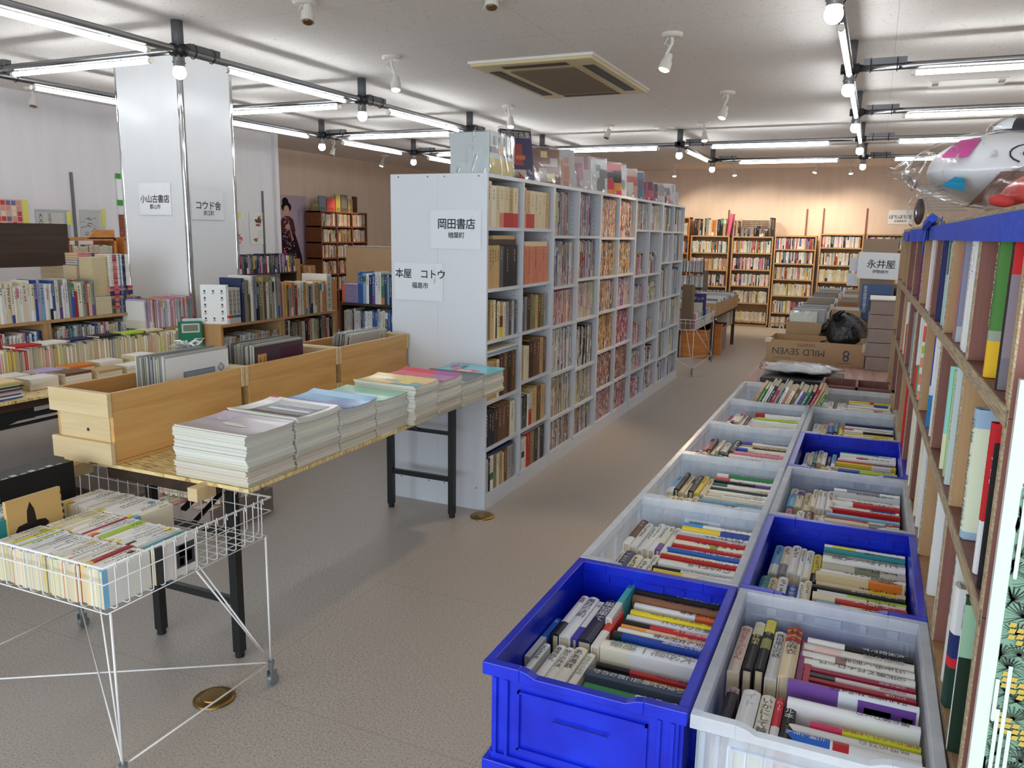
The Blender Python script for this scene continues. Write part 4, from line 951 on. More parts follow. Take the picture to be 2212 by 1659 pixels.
# ---------------------------------------------------------------- folding crates
CW, CL, CHt = .36, .513, .189
def crate(x0, y0, zt, col, label, group=None, lvl=0):
    t = thing('folding_crate', (x0+CW/2,y0+CL/2,zt-CHt), label, 'crate', group)
    m = M['blue'] if col == 'b' else M['clear']; z0 = zt-CHt; x1, y1 = x0+CW, y0+CL-.002; w_ = .0035; L_ = .014
    b = MB(); i0, i1, j0, j1 = x0+L_, x1-L_, y0+L_, y1-L_
    b.box((i0,j0,z0), (i1,j1,z0+.003))
    b.box((i0,j0,z0+.003), (i1,j0+w_,zt-.022)).box((i0,j1-w_,z0+.003), (i1,j1,zt-.022)).box((i0,j0+w_,z0+.003), (i0+w_,j1-w_,zt-.022)).box((i1-w_,j0+w_,z0+.003), (i1,j1-w_,zt-.022))
    obj('body', b, m, t)
    mr_ = m if col == 'b' else M['clearrim']; r = MB()                                          # stepped rim; the front edge dips at the hand hold
    dp = .02
    def lip(a, c, za, zb): r.box((a[0],a[1],za), (c[0],c[1],zb))
    for s in (0, 1):
        ya, yb = (y0, y0+L_+w_) if s == 0 else (y1-L_-w_, y1)
        lip((x0,ya), (x0+.07,yb), zt-.024, zt); lip((x1-.07,ya), (x1,yb), zt-.024, zt)
        if s == 0:
            prof = [(x0+.07,zt-.024),(x1-.07,zt-.024),(x1-.07,zt),(x1-.085,zt-.003),(x1-.10,zt-.010),(x0+.10,zt-.010),(x0+.085,zt-.003),(x0+.07,zt)]
            r.prism(prof, ya, yb)
        else: lip((x0+.07,ya), (x1-.07,yb), zt-.024, zt)
    lip((x0,y0+L_+w_), (x0+L_+w_,y1-L_-w_), zt-.024, zt); lip((x1-L_-w_,y0+L_+w_), (x1,y1-L_-w_), zt-.024, zt)
    obj('rim', r, mr_, t, bevel=.0015)
    e = MB()                                          # ribs, frames and hinge clips on the walls
    for y, s in ((j0,-1),(j1,1)):
        a, c = sorted((y, y+.006*s))
        for x in (i0+.004, i0+.026, i1-.034, i1-.012): e.box((x,a,z0+.012), (x+.006,c,zt-.03))
        e.box((i0,a,z0), (i1,c,z0+.012)).box((i0+.05,a,z0+.03), (i1-.05,c,z0+.034)).box((i0+.05,a,zt-.05), (i1-.05,c,zt-.046)).box((i0+.05,a,z0+.03), (i0+.054,c,zt-.046)).box((i1-.054,a,z0+.03), (i1-.05,c,zt-.046))
    for x, s in ((i0,-1),(i1,1)):
        a, c = sorted((x, x+.006*s)); e.box((a,j0,z0), (c,j1,z0+.012))
        for k in range(5): yy = j0+.01+k*(j1-j0-.026)/4; e.box((a,yy,z0+.012), (c,yy+.006,zt-.03))
    obj('outer_ribs', e, m, t)
    c_ = MB(); yb = j1-w_
    for k, wd in ((.06,.02),(.12,.012),(.155,.05),(.24,.012),(.29,.02)): c_.box((x0+k,yb-.005,zt-.04), (x0+k+wd,yb,zt-.024))
    c_.box((i0+.01,yb-.0025,zt-.046), (i1-.01,yb,zt-.043))
    for x in (i0+.012, i0+.022, i1-.028, i1-.018): c_.box((x,yb-.003,z0+.02), (x+.003,yb,zt-.05))
    obj('hinge_clips', c_, m, t)
    h = MB().box((x0+CW/2-.045,y0+.004,zt-.0240), (x0+CW/2+.045,y0+.007,zt-.020)).box((x0+CW/2-.05,j0-.0075,z0+.10), (x0+CW/2+.05,j0-.006,z0+.104)); obj('hand_hold', h, m, t)
    return t
CX = (-.565, -.200); CY0 = 1.157; CT = .76
cc = [['b','c','c','c','c','c'], ['c','b','c','b','c','c']]
nmc = {'b': 'blue', 'c': 'frosted clear'}; on_ = ['nearest','second','third','fourth','fifth','farthest']
for s in range(2):
    for k in range(6): crate(CX[s], CY0+k*.5152, CT, cc[s][k], '%s folding crate of books, %s in the %s line of crates' % (nmc[cc[s][k]], on_[k], SD[s]), 'folding crates of books in two lines')
crate(CX[0], CY0, CT-CHt-.0005, 'b', 'blue folding crate stacked under the nearest blue crate'); crate(CX[1], CY0, CT-CHt-.0005, 'c', 'frosted clear folding crate of books stacked under the nearest clear crate')
st_ = thing('display_stand', (-.20,2.7,0), 'low dark stand under the two lines of crates', 'stand')
obj('platform', MB().box((-.55,CY0+.53,.53), (.155,CY0+6*.515,CT-CHt-.001)), M['darkw'], st_); obj('platform', MB().box((-.55,CY0+.02,.34), (.155,CY0+.52,CT-2*CHt-.002)), M['darkw'], st_)
for x in (-.53,.10):
    for y in (CY0+.03,CY0+.56,2.7,4.15): obj('leg', MB().box((x,y,0), (x+.04,y+.04,.34 if y < CY0+.3 else .53)), M['darkw'], st_)
obj('side_cloth', MB().box((-.552,CY0+.53,.02), (-.55,CY0+6*.515,.53)), M['cardgrey'], st_)
# books in crates -----------------------------------------------------------
CBOT = CT-CHt+.0035
def cbook_y(x, y, t, h, col, lab, d=.13, lean=0, zt_=None, **k):
    """spine up, head away from the camera; x is the left edge, y the near end"""
    zt = CBOT+d*math.cos(lean) if zt_ is None else zt_
    Mx = Matrix.Translation((x+t/2,y,zt)) @ Matrix.Rotation(lean, 4, 'Y') @ axes((0,0,0), (1,0,0), (0,0,-1), (0,1,0))
    book(Mx, t-.0005, h, d, label=lab, col=col, **k)
def cbook_x(x1, y, t, h, col, lab, d=.13, lean=0, **k):
    """spine up, head to the right; y is the near edge, x1 the right end"""
    zt = CBOT+d*math.cos(lean)
    Mx = Matrix.Translation((x1-h,y+t/2,zt)) @ Matrix.Rotation(lean, 4, 'X') @ axes((0,0,0), (0,-1,0), (0,0,-1), (1,0,0))
    book(Mx, t-.0005, h, d, label=lab, col=col, **k)
P = PAL
# nearest left (blue) crate
ox = CX[0]; g1 = 'books in the nearest blue crate'
Ly = [ # x, t, h, y, colour, title, ink, bands, label, d
 (-.526,.017,.188,1.392,(232,230,232),'夏男',(150,40,90),[(0,.3,P['black'])],'white book with a pink title and black band, back left of the blue crate',.134),
 (-.508,.024,.188,1.388,(228,230,236),'萬月の法則',(60,60,64),[],'pale book titled 萬月の法則 in the blue crate',.136),
 (-.483,.012,.18,1.392,(224,226,230),'小説',(60,60,90),[(0,.3,(60,60,180))],'thin white book with a blue lower band in the blue crate',.134),
 (-.470,.030,.188,1.388,(34,34,64),'巣窟果て',(220,220,224),[],'thick navy book with a white brush title in the blue crate',.136),
 (-.439,.014,.185,1.475,(212,216,214),'水色',(40,40,44),[(.42,1,(70,170,176))],'white book with a teal title panel at the back of the blue crate',.15),
 (-.437,.018,.17,1.375,(226,224,216),'赤い',(240,230,220),[(.4,1,(206,60,44))],'red-topped hardback in the middle of the blue crate',.137),
 (-.545,.012,.17,1.30,(206,208,206),'青',(230,230,235),[(.5,1,(44,96,190))],'hardback with a blue cloth head, left edge of the blue crate',.128),
 (-.528,.014,.188,1.165,(224,228,224),'すがオナ商',(30,30,30),[],'white paperback with bold black title, front left of the blue crate',.128),
 (-.500,.018,.188,1.168,(232,230,226),'身体巡礼',(40,40,44),[],'white book titled 身体巡礼, second in the front row of the blue crate',.130),
 (-.481,.018,.188,1.166,(230,228,220),'怒りの作法',(40,40,44),[],'white book titled 怒りの作法, just left of the cream ああ満鉄 book, blue crate',.130),
 (-.462,.024,.188,1.168,(228,224,208),'ああ満鉄',(26,26,28),[],'cream book titled ああ満鉄 in the blue crate',.134),
 (-.437,.016,.188,1.166,(232,230,224),'なぜからもの',(120,120,120),[],'pale book with a light grey title beside ああ満鉄',.128)]
for q_, (x, t, h, y, col, ti, ink, bands, lab, d) in enumerate(Ly): cbook_y(x, y+(.014 if y < 1.2 else 0), t, h-(.008 if y < 1.2 else 0), col, lab, d, .0, title=ti, ink=ink, bands=bands, group=g1)
Lx = [(1.640,.018,.20,(36,36,38),'立花隆火災筆千',(206,206,200),[],'black slipcase at the back of the blue crate’s crosswise books',.142),
 (1.618,.020,.20,(140,98,68),None,(60,40,30),[],'brown box-like book behind the yellow one in the blue crate',.136),
 (1.596,.020,.19,(234,234,234),'ひとの米食',(30,30,30),[(.7,1,(220,110,60))],'white book with orange end, behind the yellow one in the blue crate',.128),
 (1.560,.016,.188,(236,214,50),'第二音楽の子供とみなす',(120,90,60),[],'bright yellow book in the blue crate',.130),
 (1.536,.022,.19,(232,232,236),'朝のひかりと',(60,60,70),[],'white book just in front of the yellow one in the blue crate',.126),
 (1.505,.015,.188,(200,44,54),'英雄伝説一代',(240,236,232),[(0,.3,P['black'])],'red book with a black head band in the blue crate',.132),
 (1.488,.016,.188,(230,190,150),'私が愛した',(120,30,30),[(0,.28,(232,160,70))],'orange and cream book in the blue crate',.130),
 (1.462,.022,.188,(226,224,232),'安ん女好き食',(30,30,34),[(0,.4,(236,236,230))],'white book with large black title in the blue crate',.132),
 (1.438,.020,.19,(36,70,160),'零式戦闘機',(220,226,236),[(0,.1,(24,50,60))],'blue book with white title in the blue crate',.136),
 (1.415,.018,.19,(206,216,220),'大谷晃三の記',(110,110,110),[(0,.28,(60,170,150))],'white book with a green head band in the blue crate',.128),
 (1.372,.036,.195,(222,226,228),'大谷晃一随筆',(140,140,140),[(0,.3,(232,226,206))],'thick white book across the middle of the blue crate',.140),
 (1.335,.014,.19,(170,50,50),'極東シベリア',(30,24,24),[(0,.34,P['black'])],'dark red and black book in the blue crate',.124),
 (1.316,.012,.19,(196,150,50),'ナゾの国',(40,30,20),[(0,.5,P['black'])],'gold-lettered book in the blue crate',.122),
 (1.285,.026,.195,(76,88,104),'いまなぜ青山二郎なのか',(220,224,226),[],'slate grey book titled いまなぜ青山二郎なのか',.130),
 (1.258,.020,.19,(64,140,92),'花ドロップ',(226,240,226),[(.5,1,(216,220,216))],'green-topped book near the front of the blue crate',.120),
 (1.236,.016,.19,(220,224,222),'蜀犬彩',(30,30,30),[],'pale book with bold title, front of the blue crate',.118),
 (1.215,.016,.19,(120,190,120),None,(40,60,40),[],'light green book at the front rim of the blue crate',.112)]
for y, t, h, col, ti, ink, bands, lab, d in Lx: cbook_x(-.222, y, t, h, col, lab, d, title=ti, ink=ink, bands=bands, group=g1, tz=.92)
# nearest right (clear) crate
g2 = 'books in the nearest clear crate'
Ry = [(-.181,.022,.188,1.405,(224,206,190),'弱さをくぶたさん',(190,60,50),[],'beige book with a red title, far left of the nearest clear crate',.134),
 (-.157,.020,.20,1.42,(34,30,36),'殺人事件始末',(226,216,120),[(.72,1,(220,220,216))],'black book with yellow title and white head in the nearest clear crate',.136),
 (-.136,.019,.21,1.425,(30,26,28),'ゆゆうき',(214,190,150),[(.74,1,(236,226,70)),(.4,.6,(150,150,90))],'black book with a bright yellow head in the nearest clear crate',.138),
 (-.115,.022,.188,1.41,(206,206,206),'真相黒山の話',(20,20,22),[(.7,1,(226,226,228))],'grey book with bold black title in the nearest clear crate',.134),
 (-.092,.028,.20,1.41,(222,204,170),'林一弘麻衣',(40,30,26),[(.68,1,(176,50,30)),(.78,.82,(226,160,60)),(.9,.94,(226,160,60))],'thick tan book with a red and orange head in the nearest clear crate',.144),
 (-.063,.011,.185,1.41,(150,40,110),'しあわせなわけ',(240,220,235),[],'thin purple-pink book in the nearest clear crate',.132),
 (-.051,.011,.185,1.408,(190,50,70),'しあわせなわけ',(240,220,225),[],'thin crimson book in the nearest clear crate',.132),
 (-.170,.020,.185,1.16,(176,150,156),'マーラス原論',(40,34,40),[(.1,.9,(50,44,50))],'dark mauve book at the front left of the nearest clear crate',.130),
 (-.143,.030,.185,1.155,(236,236,238),'イト',(190,190,190),[],'plain white book at the front of the nearest clear crate',.134),
 (-.112,.024,.185,1.158,(226,222,206),'いかにして輪を人',(60,60,54),[],'ivory book with handwritten title at the front of the nearest clear crate',.130),
 (-.087,.014,.185,1.160,(200,40,56),'ハート',(240,236,236),[(0,.5,(230,226,226))],'slim red book at the front of the nearest clear crate',.130),
 (-.072,.020,.185,1.158,(26,24,26),'ハル本',(236,236,236),[(0,.2,(200,50,50))],'black book with a white brush title and red foot, nearest clear crate',.130)]
for x, y_, t_ in (): pass
for x, t, h, y, col, ti, ink, bands, lab, d in Ry: cbook_y(x, y+(.02 if y < 1.2 else 0), t, h-(.008 if y < 1.2 else 0), col, lab, d, title=ti, ink=ink, bands=bands, group=g2)
Rx = [(1.582,.020,.19,(36,36,38),'久米宏です',(236,236,236),[(0,.36,(232,232,232))],'black and white book titled 久米宏です in the nearest clear crate',.136),
 (1.555,.024,.195,(222,216,208),'放逐の涙',(170,166,160),[(.1,.35,(226,196,190))],'off-white book with a faded title in the nearest clear crate',.134),
 (1.527,.024,.195,(230,228,222),'丘を歩く思考',(90,88,80),[(.3,.4,(150,120,110))],'ivory book with a small fish mark in the nearest clear crate',.132),
 (1.500,.022,.19,(232,232,228),'沁沢源ペストコース',(40,40,40),[],'white book with a long black title in the nearest clear crate',.132),
 (1.484,.012,.19,(160,34,66),'石油の価格',(235,210,220),[(0,.0,(0,0,0))],'crimson book in the nearest clear crate',.130),
 (1.464,.012,.19,(228,214,216),'百井の真実',(160,60,90),[(0,.3,(54,70,66))],'pinkish book with a dark green head in the nearest clear crate',.130),
 (1.450,.012,.19,(176,40,60),'七つの夢',(240,230,230),[],'dark red slim book in the nearest clear crate',.128),
 (1.385,.016,.21,(226,230,238),None,(60,60,70),[(.0,.4,(120,80,160))],'tall white book with a purple corner and yellow YES lettering',.150),
 (1.330,.018,.205,(232,232,234),'塞の家づくり',(50,50,52),[],'tall white book with a barcode on the cover, nearest clear crate',.145),
 (1.296,.014,.165,(210,214,60),'世界のドラゴン大事典',(180,60,40),[(0,.3,(206,60,100))],'yellow book titled 世界のドラゴン大事典 with a pink 500 yen label',.132),
 (1.272,.020,.20,(230,228,226),'まほろばの',(150,120,110),[],'white book behind the blue-labelled one, nearest clear crate',.130),
 (1.248,.024,.20,(234,234,234),'三浦しをん',(236,240,250),[(.0,.34,(40,104,196)),(.36,.48,(190,40,44))],'white book with a blue 三浦しをん label and red shape',.130),
 (1.215,.022,.20,(236,236,236),'こころのあり方',(170,170,170),[],'white book at the very front of the nearest clear crate',.122),
 (1.185,.022,.20,(230,226,222),None,(200,120,90),[],'pale book against the front wall of the nearest clear crate',.118)]
for y, t, h, col, ti, ink, bands, lab, d in Rx:
    k = {}
    if 'YES' in lab: k['art'] = [(1,.02,.55,.7,.98,(116,76,160)),(1,.1,.6,.55,.8,(226,228,230)),(1,.12,.88,.3,.96,(226,206,80))]
    if 'barcode' in lab: k['art'] = [(1,.3,.03,.5,.12,(120,120,124)),(1,.3,.16,.5,.25,(120,120,124))]
    if 'ドラゴン' in lab: k['tz'] = .99; k['tsz'] = .0115
    if 'しをん' in lab: k['tsz'] = .012; k['tz'] = .30
    cbook_x(.137, y, t, h, col, lab, d, title=ti, ink=ink, bands=bands, group=g2, **{**dict(tz=.92), **k})
# the other crates: two short rows at the left, a crosswise row at the right
def fill_crate(s, k, seed, front=True, back=True, specials=None, lean=0):
    r = random.Random(seed); y0 = CY0+k*.5152; x0 = CX[s]; nm = '%s %s crate, %s line' % (on_[k], 'blue' if cc[s][k] == 'b' else 'clear', SD[s]); grp = 'books in the %s' % nm
    for rowi, yy in enumerate((y0+.245, y0+.022)):
        x = x0+.022 + r.uniform(0,.02); i = 0
        while x < x0+.135:
            t = r.uniform(.012,.026); c = pick(r, PALE+[('black',1.5),('navy',1),('brown',1.2),('pink',.8),('teal',.8)]); col = jit(P[c], 9, r); h = r.uniform(.172,.192)
            b = [(q, q+r.uniform(.2,.35), jit(P[pick(r, MIX)], 8, r)) for q in [r.choice([0,.7])] if r.random() < .6]
            cbook_y(x, yy+r.uniform(-.01,.01), t, h, col, '%s book, %s, %s lengthwise row, %s' % (c, ordw(i).replace('from the','from'), 'back' if rowi == 0 else 'front', nm), r.uniform(.122,.14), 0, bands=b, ink=(235,235,230) if sum(col) < 330 else (40,40,44), group=grp)
            x += t; i += 1
    y = y0+.46; i = 0
    if specials:
        for t, c, b, d, ti in specials:
            y -= t; col = P[c] if isinstance(c, str) else c
            cbook_x(x0+.337, y, t, .188, col, '%s book lying crosswise, %s, %s' % (c if isinstance(c, str) else cname(c), ordb(i), nm), d, title=ti, bands=b, ink=(236,236,236) if sum(col) < 330 else (40,40,46), group=grp); i += 1
    while y > y0+.05:
        t = r.uniform(.012,.028); c = pick(r, PALE+[('red',1),('black',.8)]); col = jit(P[c], 9, r); y -= t+r.choice([0,0,.006])
        b = [(q, q+r.uniform(.2,.4), jit(P[pick(r, MIX)], 8, r)) for q in [r.choice([0,.6])] if r.random() < .5]
        cbook_x(x0+.337-r.uniform(0,.008), y, t, r.uniform(.182,.196), col, '%s book lying crosswise, %s, %s' % (c, ordb(i), nm), r.uniform(.118,.142), bands=b, ink=(235,235,230) if sum(col) < 330 else (40,40,44), group=grp); i += 1
def ordb(i): return ['farthest','second from the back','third from the back','fourth from the back','fifth from the back','sixth from the back','seventh from the back','eighth from the back','ninth from the back','tenth from the back'][i] if i < 10 else ordw(i, 'back')
fill_crate(0,1,11,specials=[(.02,'white',[(0,.28,(70,150,220))],.14,'マップラブ'),(.018,'yellow',[(.55,1,(60,80,170))],.138,'伊藤大吉郎'),(.022,'white',[],.13,None),(.03,'silver',[(0,.0,(0,0,0))],.132,None),(.02,'red',[],.136,'木の食'),(.026,'ivory',[(.5,.6,(150,160,60))],.130,None),(.016,'red',[],.128,'にほん史'),(.02,'white',[(0,.3,(220,120,80))],.124,None)])
fill_crate(1,1,12,specials=[(.016,'white',[(.1,.4,(220,214,80))],.142,None),(.018,'teal',[],.140,'マインドの城'),(.018,'grey',[(0,.3,(130,130,110))],.132,None),(.034,'white',[],.132,'とにかく人間'),(.04,(196,192,170),[(.4,.7,(120,126,100))],.126,None),(.02,'white',[],.124,None),(.024,'light blue',[(0,.16,(214,140,60)),(.16,.34,(40,44,60))],.120,None)])
fill_crate(0,2,13,specials=[(.018,'green',[(0,.2,(230,230,226))],.142,None),(.02,'white',[(0,.25,(214,90,90))],.134,None),(.024,'ivory',[],.13,None),(.012,'black',[(.7,1,(90,70,140))],.138,None),(.02,'white',[(0,.25,(40,110,100))],.13,None),(.018,'ivory',[(.8,1,(220,190,80))],.126,None),(.012,'dark grey',[],.128,None),(.02,'lime',[(.6,1,(150,196,220))],.12,None)])
fill_crate(1,2,14,specials=[(.02,'white',[(.2,.7,(140,140,150))],.144,None),(.03,'silver',[],.14,None),(.02,'white',[],.13,None),(.026,'ivory',[(.05,.2,(190,140,60)),(.28,.42,(190,140,60)),(.5,.64,(190,140,60))],.128,None),(.014,'pink',[(.4,1,(110,80,90))],.124,None)])
fill_crate(0,3,15,specials=[(.024,'white',[(0,.25,(50,80,180))],.13,'真鍮敵武生'),(.02,'tan',[],.125,None),(.02,'light blue',[],.12,None)]); fill_crate(1,3,16,specials=[(.018,'teal',[(.7,1,(230,230,230))],.135,'ペンギンの本'),(.02,'white',[],.135,'の森大会'),(.03,'white',[(.3,.5,(200,80,90))],.128,None)])
fill_crate(0,4,17); fill_crate(1,4,18,specials=[(.016,'silver',[],.13,None),(.014,'navy',[],.14,None),(.02,'white',[],.13,None)]); fill_crate(1,5,19,specials=[(.018,'yellow',[(.5,.6,(200,60,60))],.14,None)])
# leaning magazines standing high in the farthest left crate
r = random.Random(77); x = CX[0]+.04; i = 0
while x < CX[0]+.33:
    t = r.uniform(.006,.016); c = ['tan','green','ivory','white','black','crimson','grey','dark grey','white','salmon','ivory','brown','white','purple','green','black','crimson','tan'][i % 18]
    book(Matrix.Translation((x,CY0+5*.5152+.03,CBOT)) @ Matrix.Rotation(.42, 4, 'Y') @ axes((0,0,0), (1,0,0), (0,1,0), (0,0,1)), t, r.uniform(.26,.29), .2, 'magazine', label='%s tilted magazine, %s in the farthest crate of the left line' % (c, ordw(i)), group='tilted magazines in the farthest left crate', hard=False, col=jit(P[c], 8, r), ink=(235,235,230) if sum(P[c]) < 330 else (40,40,44), bands=[(0,.2,jit(P[pick(r, MIX)], 8, r))] if r.random() < .5 else [])
    x += t*1.12+.002; i += 1
# note taped inside the second left crate's back wall
o_ = sign('paper_note', XZ(CX[0]+.19, CY0+2*.5152+.0105-.03, CBOT+.115), .10, .05, [('作業所名',-.01,.012,.014),('3cm 以内',-.005,-.008,.016)], 'handwritten note 作業所名 3cm 以内 seen through the second clear crate wall', bag=False)
# ---------------------------------------------------------------- plywood shelf on the right
PK = -.0125; ang_ = math.atan(-PK)
PM = Matrix.Translation((.17,1.15,0)) @ Matrix.Rotation(ang_, 4, 'Z')          # local: y along the shelf, x into it
ps = thing('plywood_shelf', (.17,1.15,0), 'open plywood shelf of stacked boxes along the right side, end panel towards the camera', 'shelf')
ps.rotation_euler = (0,0,ang_)
def pobj(name, mb, mat, bevel=0):
    o = obj(name, mb, mat, ps, M=Matrix()); 
    if bevel: b = o.modifiers.new('bevel', 'BEVEL'); b.width = bevel; b.segments = 2
    return o
PB = [.015,.25,.505,.755,1.022,1.292,1.532]; DP = .30; LEN = 3.62; DV = [.45+.452*k for k in range(8)]
for i, z in enumerate(PB):
    t_ = .024 if z in (1.022,1.292) else .014
    pobj('shelf_board', MB().box((.001,.014,z-t_), (DP,LEN,z)), M['redply'] if i in (4,5) else M['tanply'])
    pobj('board_edge', MB().box((-.0015,.0,z-t_-.0004), (.001,LEN+.002,z+.0004)).box((-.0016,.0,z-t_*.55), (-.0014,LEN,z-t_*.5)), M['plyedge'])
for i in range(len(PB)-1):
    z0, z1 = PB[i]+.0005, PB[i+1]-(.0245 if PB[i+1] in (1.022,1.292) else .0145)
    for k, y in enumerate(DV):
        red = [(1,0,1,0,1,1,0,1),(0,1,0,1,1,0,1,1),(1,0,1,1,0,1,1,0),(0,0,1,0,1,1,0,1),(1,0,1,0,1,0,1,0),(1,0,1,0,1,0,1,0)][(5-i) % 6][k]
        pobj('divider', MB().box((.002,y,z0), (DP,y+.012,z1)), M['redply'] if red else M['tanply'])
    pobj('end_panel', MB().box((.002,0,z0-.012), (DP,.014,z1+.012)), M['redply'] if i > 3 or i == 3 else M['tanply'])
    pobj('end_panel', MB().box((.002,LEN-.014,z0), (DP,LEN,z1)), M['tanply'])
e_ = MB()
for y in [0]+DV+[LEN-.014]: e_.box((-.001,y,.0), (.002,y+.0135,PB[-1]-.015))
pobj('divider_edges', e_, M['plyedge'])
pobj('back_panel', MB().box((DP,0,0), (DP+.006,LEN,1.532)), M['redply'])
def P3(x, y, z): return PM @ Vector((x,y,z))
def pbook(cell, row_, items, seed=1):
    """items: (kind colour, offset from the cell's near wall, t, h, d, inset, options)"""
    y0 = .016 if cell == 0 else DV[cell-1]+.014; z = PB[row_]+.001
    nm = ['end','second','third','fourth','fifth','sixth'][cell]; rn = {5:'top',4:'second',3:'third'}[row_]
    for i, (c, off, t, h, d, ins, kw) in enumerate(items):
        col = P[c] if isinstance(c, str) else c; kw = dict(kw); lab = kw.pop('lab', None) or '%s book, %s, %s cell, %s row of the plywood shelf' % (c if isinstance(c, str) else cname(c), ordw(i,'front').replace('from the','from'), nm, rn); tl = kw.pop('tilt', 0); cat = kw.pop('cat', 'book')
        Mx = PM @ Matrix.Translation((ins+.006,y0+off+t/2,z)) @ Matrix.Rotation(tl, 4, 'X') @ axes((0,0,0), (0,-1,0), (1,0,0), (0,0,1))
        book(Mx, t-.0005, h, d, cat, label=lab, col=col, group='books on the plywood shelf', ink=kw.pop('ink', (235,235,230) if sum(col) < 330 else (50,50,54)), **kw)
E2 = lambda **k: k
pbook(0,5,[('tan',.045,.008,.232,.14,.0,E2(hard=False,mk=False,lab='thin tan board standing near the end panel, top row')),
  ((40,34,36),.125,.014,.225,.15,.0,E2(side=(150,136,146),ink=(200,60,50),art=[(1,0,.72,1,1,(214,40,44)),(1,.35,.78,.6,.9,(50,30,34)),(1,0,0,1,.2,(130,122,130)),(1,.3,.4,.8,.55,(170,160,166)),(1,.1,.58,.5,.68,(90,80,86))],lab='dark photo book with a red head band, top row end cell')),
  ((80,130,60),.235,.022,.226,.155,.0,E2(side=(84,140,64),ink=(235,235,225),bands=[(0,.25,(238,192,40)),(.25,.32,(160,170,150))],art=[(1,.42,.66,.95,.98,(206,220,206)),(1,.5,.70,.62,.78,(60,60,60)),(1,.5,.84,.62,.94,(60,60,60)),(1,.35,.03,.8,.17,(232,232,228))],lab='green book with a yellow band and barcode label, top row'))])
pbook(0,4,[((24,24,26),.050,.022,.205,.16,.0,E2(side=(22,22,24),ink=(225,225,225),lab='black book beside the end panel, second row')),
  ((206,36,44),.105,.018,.225,.16,.0,E2(side=(206,40,46),bands=[(0,.36,(230,232,236))],ink=(236,210,205),lab='red and white book with a small price tag, second row end cell')),
  ((226,234,210),.255,.030,.215,.17,.0,E2(side=(226,236,206),bands=[(0,.06,(160,190,214)),(.86,1,(160,190,214))],ink=(60,90,70),title='おぼしきもの日記',lab='pale green book with light blue ends, second row end cell'))])
pbook(0,3,[((232,234,234),.070,.010,.245,.20,-.012,E2(side=(34,60,44),ink=(40,40,44),title='植物の図鑑',art=[(1,0,.0,1,.62,(22,44,30)),(1,.0,.62,1,.95,(150,190,160)),(1,.3,.2,.8,.3,(80,150,90))],lab='tall thin white-spined book with a dark forest cover, third row')),
  ((232,232,230),.195,.034,.205,.12,-.004,E2(side=(220,222,222),bands=[(0,.34,(30,60,50)),(.34,.42,(206,40,50)),(.42,.62,(34,50,106))],mk=False,lab='white book with navy, red and dark green bands, third row end cell')),
  ((214,214,206),.275,.022,.235,.16,.0,E2(ink=(60,60,60),title='世界の時刻表',lab='pale beige book left of the banded book, third row'))])
pbook(1,5,[((236,234,228),.035,.012,.215,.16,.0,{}),((214,206,210),.060,.004,.17,.16,.0,E2(mk=False)),((230,230,228),.085,.014,.22,.16,.0,{}),((236,236,234),.115,.014,.222,.16,.0,E2(side=(240,240,240))),((224,226,230),.150,.012,.22,.16,.0,{}),((120,116,140),.255,.014,.232,.17,.0,E2(side=(146,142,166),art=[(1,0,0,1,.14,(190,194,194)),(1,.3,.45,1,.9,(60,56,60))])),((200,120,100),.30,.012,.2,.15,.0,{})])
pbook(1,4,[((60,60,150),.06,.012,.21,.12,.01,{}),((206,214,226),.125,.016,.235,.16,.0,E2(side=(206,222,214),ink=(50,70,160))),((160,206,130),.185,.012,.22,.18,.0,E2(side=(180,214,150))),((150,220,210),.245,.014,.22,.18,.0,E2(side=(160,226,214),bands=[(0,.35,(232,236,196))],mk=False))])
pbook(1,3,[((220,224,230),.06,.012,.24,.17,.0,E2(ink=(40,90,190))),((230,230,226),.20,.018,.235,.17,.0,{})])
pbook(2,5,[((230,230,222),.085,.010,.20,.16,.0,E2(side=(238,238,232))),((206,214,216),.15,.012,.226,.18,.0,E2(side=(170,204,196),art=[(1,0,.55,1,1,(90,120,110)),(1,.3,.0,.9,.3,(230,160,60)),(1,.5,.3,.9,.5,(226,230,226))])),((34,40,96),.27,.022,.232,.17,.0,E2())])
pbook(2,4,[((236,232,224),.10,.014,.22,.18,.0,{}),((54,68,170),.21,.016,.24,.2,.0,E2(bands=[(0,.35,(40,130,190)),(.35,.45,(210,230,240))],mk=False,side=(236,236,232)))])
pbook(2,3,[((230,230,230),.10,.012,.235,.18,.0,{}),((226,226,222),.19,.014,.24,.18,.0,{}),('ivory',.28,.014,.235,.17,.0,{})])
pbook(3,5,[((226,206,218),.12,.016,.21,.16,.0,{}),((232,228,232),.20,.014,.22,.16,.0,{})])
pbook(3,4,[('ivory',.06,.014,.236,.17,.0,{}),((232,236,226),.14,.022,.236,.17,.0,E2(side=(240,230,220),bands=[(0,.12,(236,150,130)),(.2,.34,(240,140,120)),(.42,.55,(240,150,110)),(.6,.7,(170,210,70)),(.75,.95,(236,90,80))],mk=False)),((226,232,224),.22,.018,.24,.18,.0,E2(side=(226,230,220),bands=[(0,.4,(90,166,124))])),('white',.31,.02,.235,.17,.0,E2(bands=[(0,.35,(222,60,50))]))])
pbook(4,5,[((110,40,110),.16,.02,.2,.16,.0,{})]); pbook(4,4,[('white',.10,.014,.235,.17,.0,{}),('grey',.22,.014,.22,.17,.0,{})]); pbook(4,3,[((210,40,46),.2,.02,.23,.17,.0,{})]); pbook(5,4,[((206,90,80),.16,.02,.14,.17,.0,{}),('white',.3,.012,.22,.17,.0,{})])
pbook(3,3,[('white',.12,.014,.235,.17,.0,{}),('ivory',.24,.014,.235,.17,.0,{})])
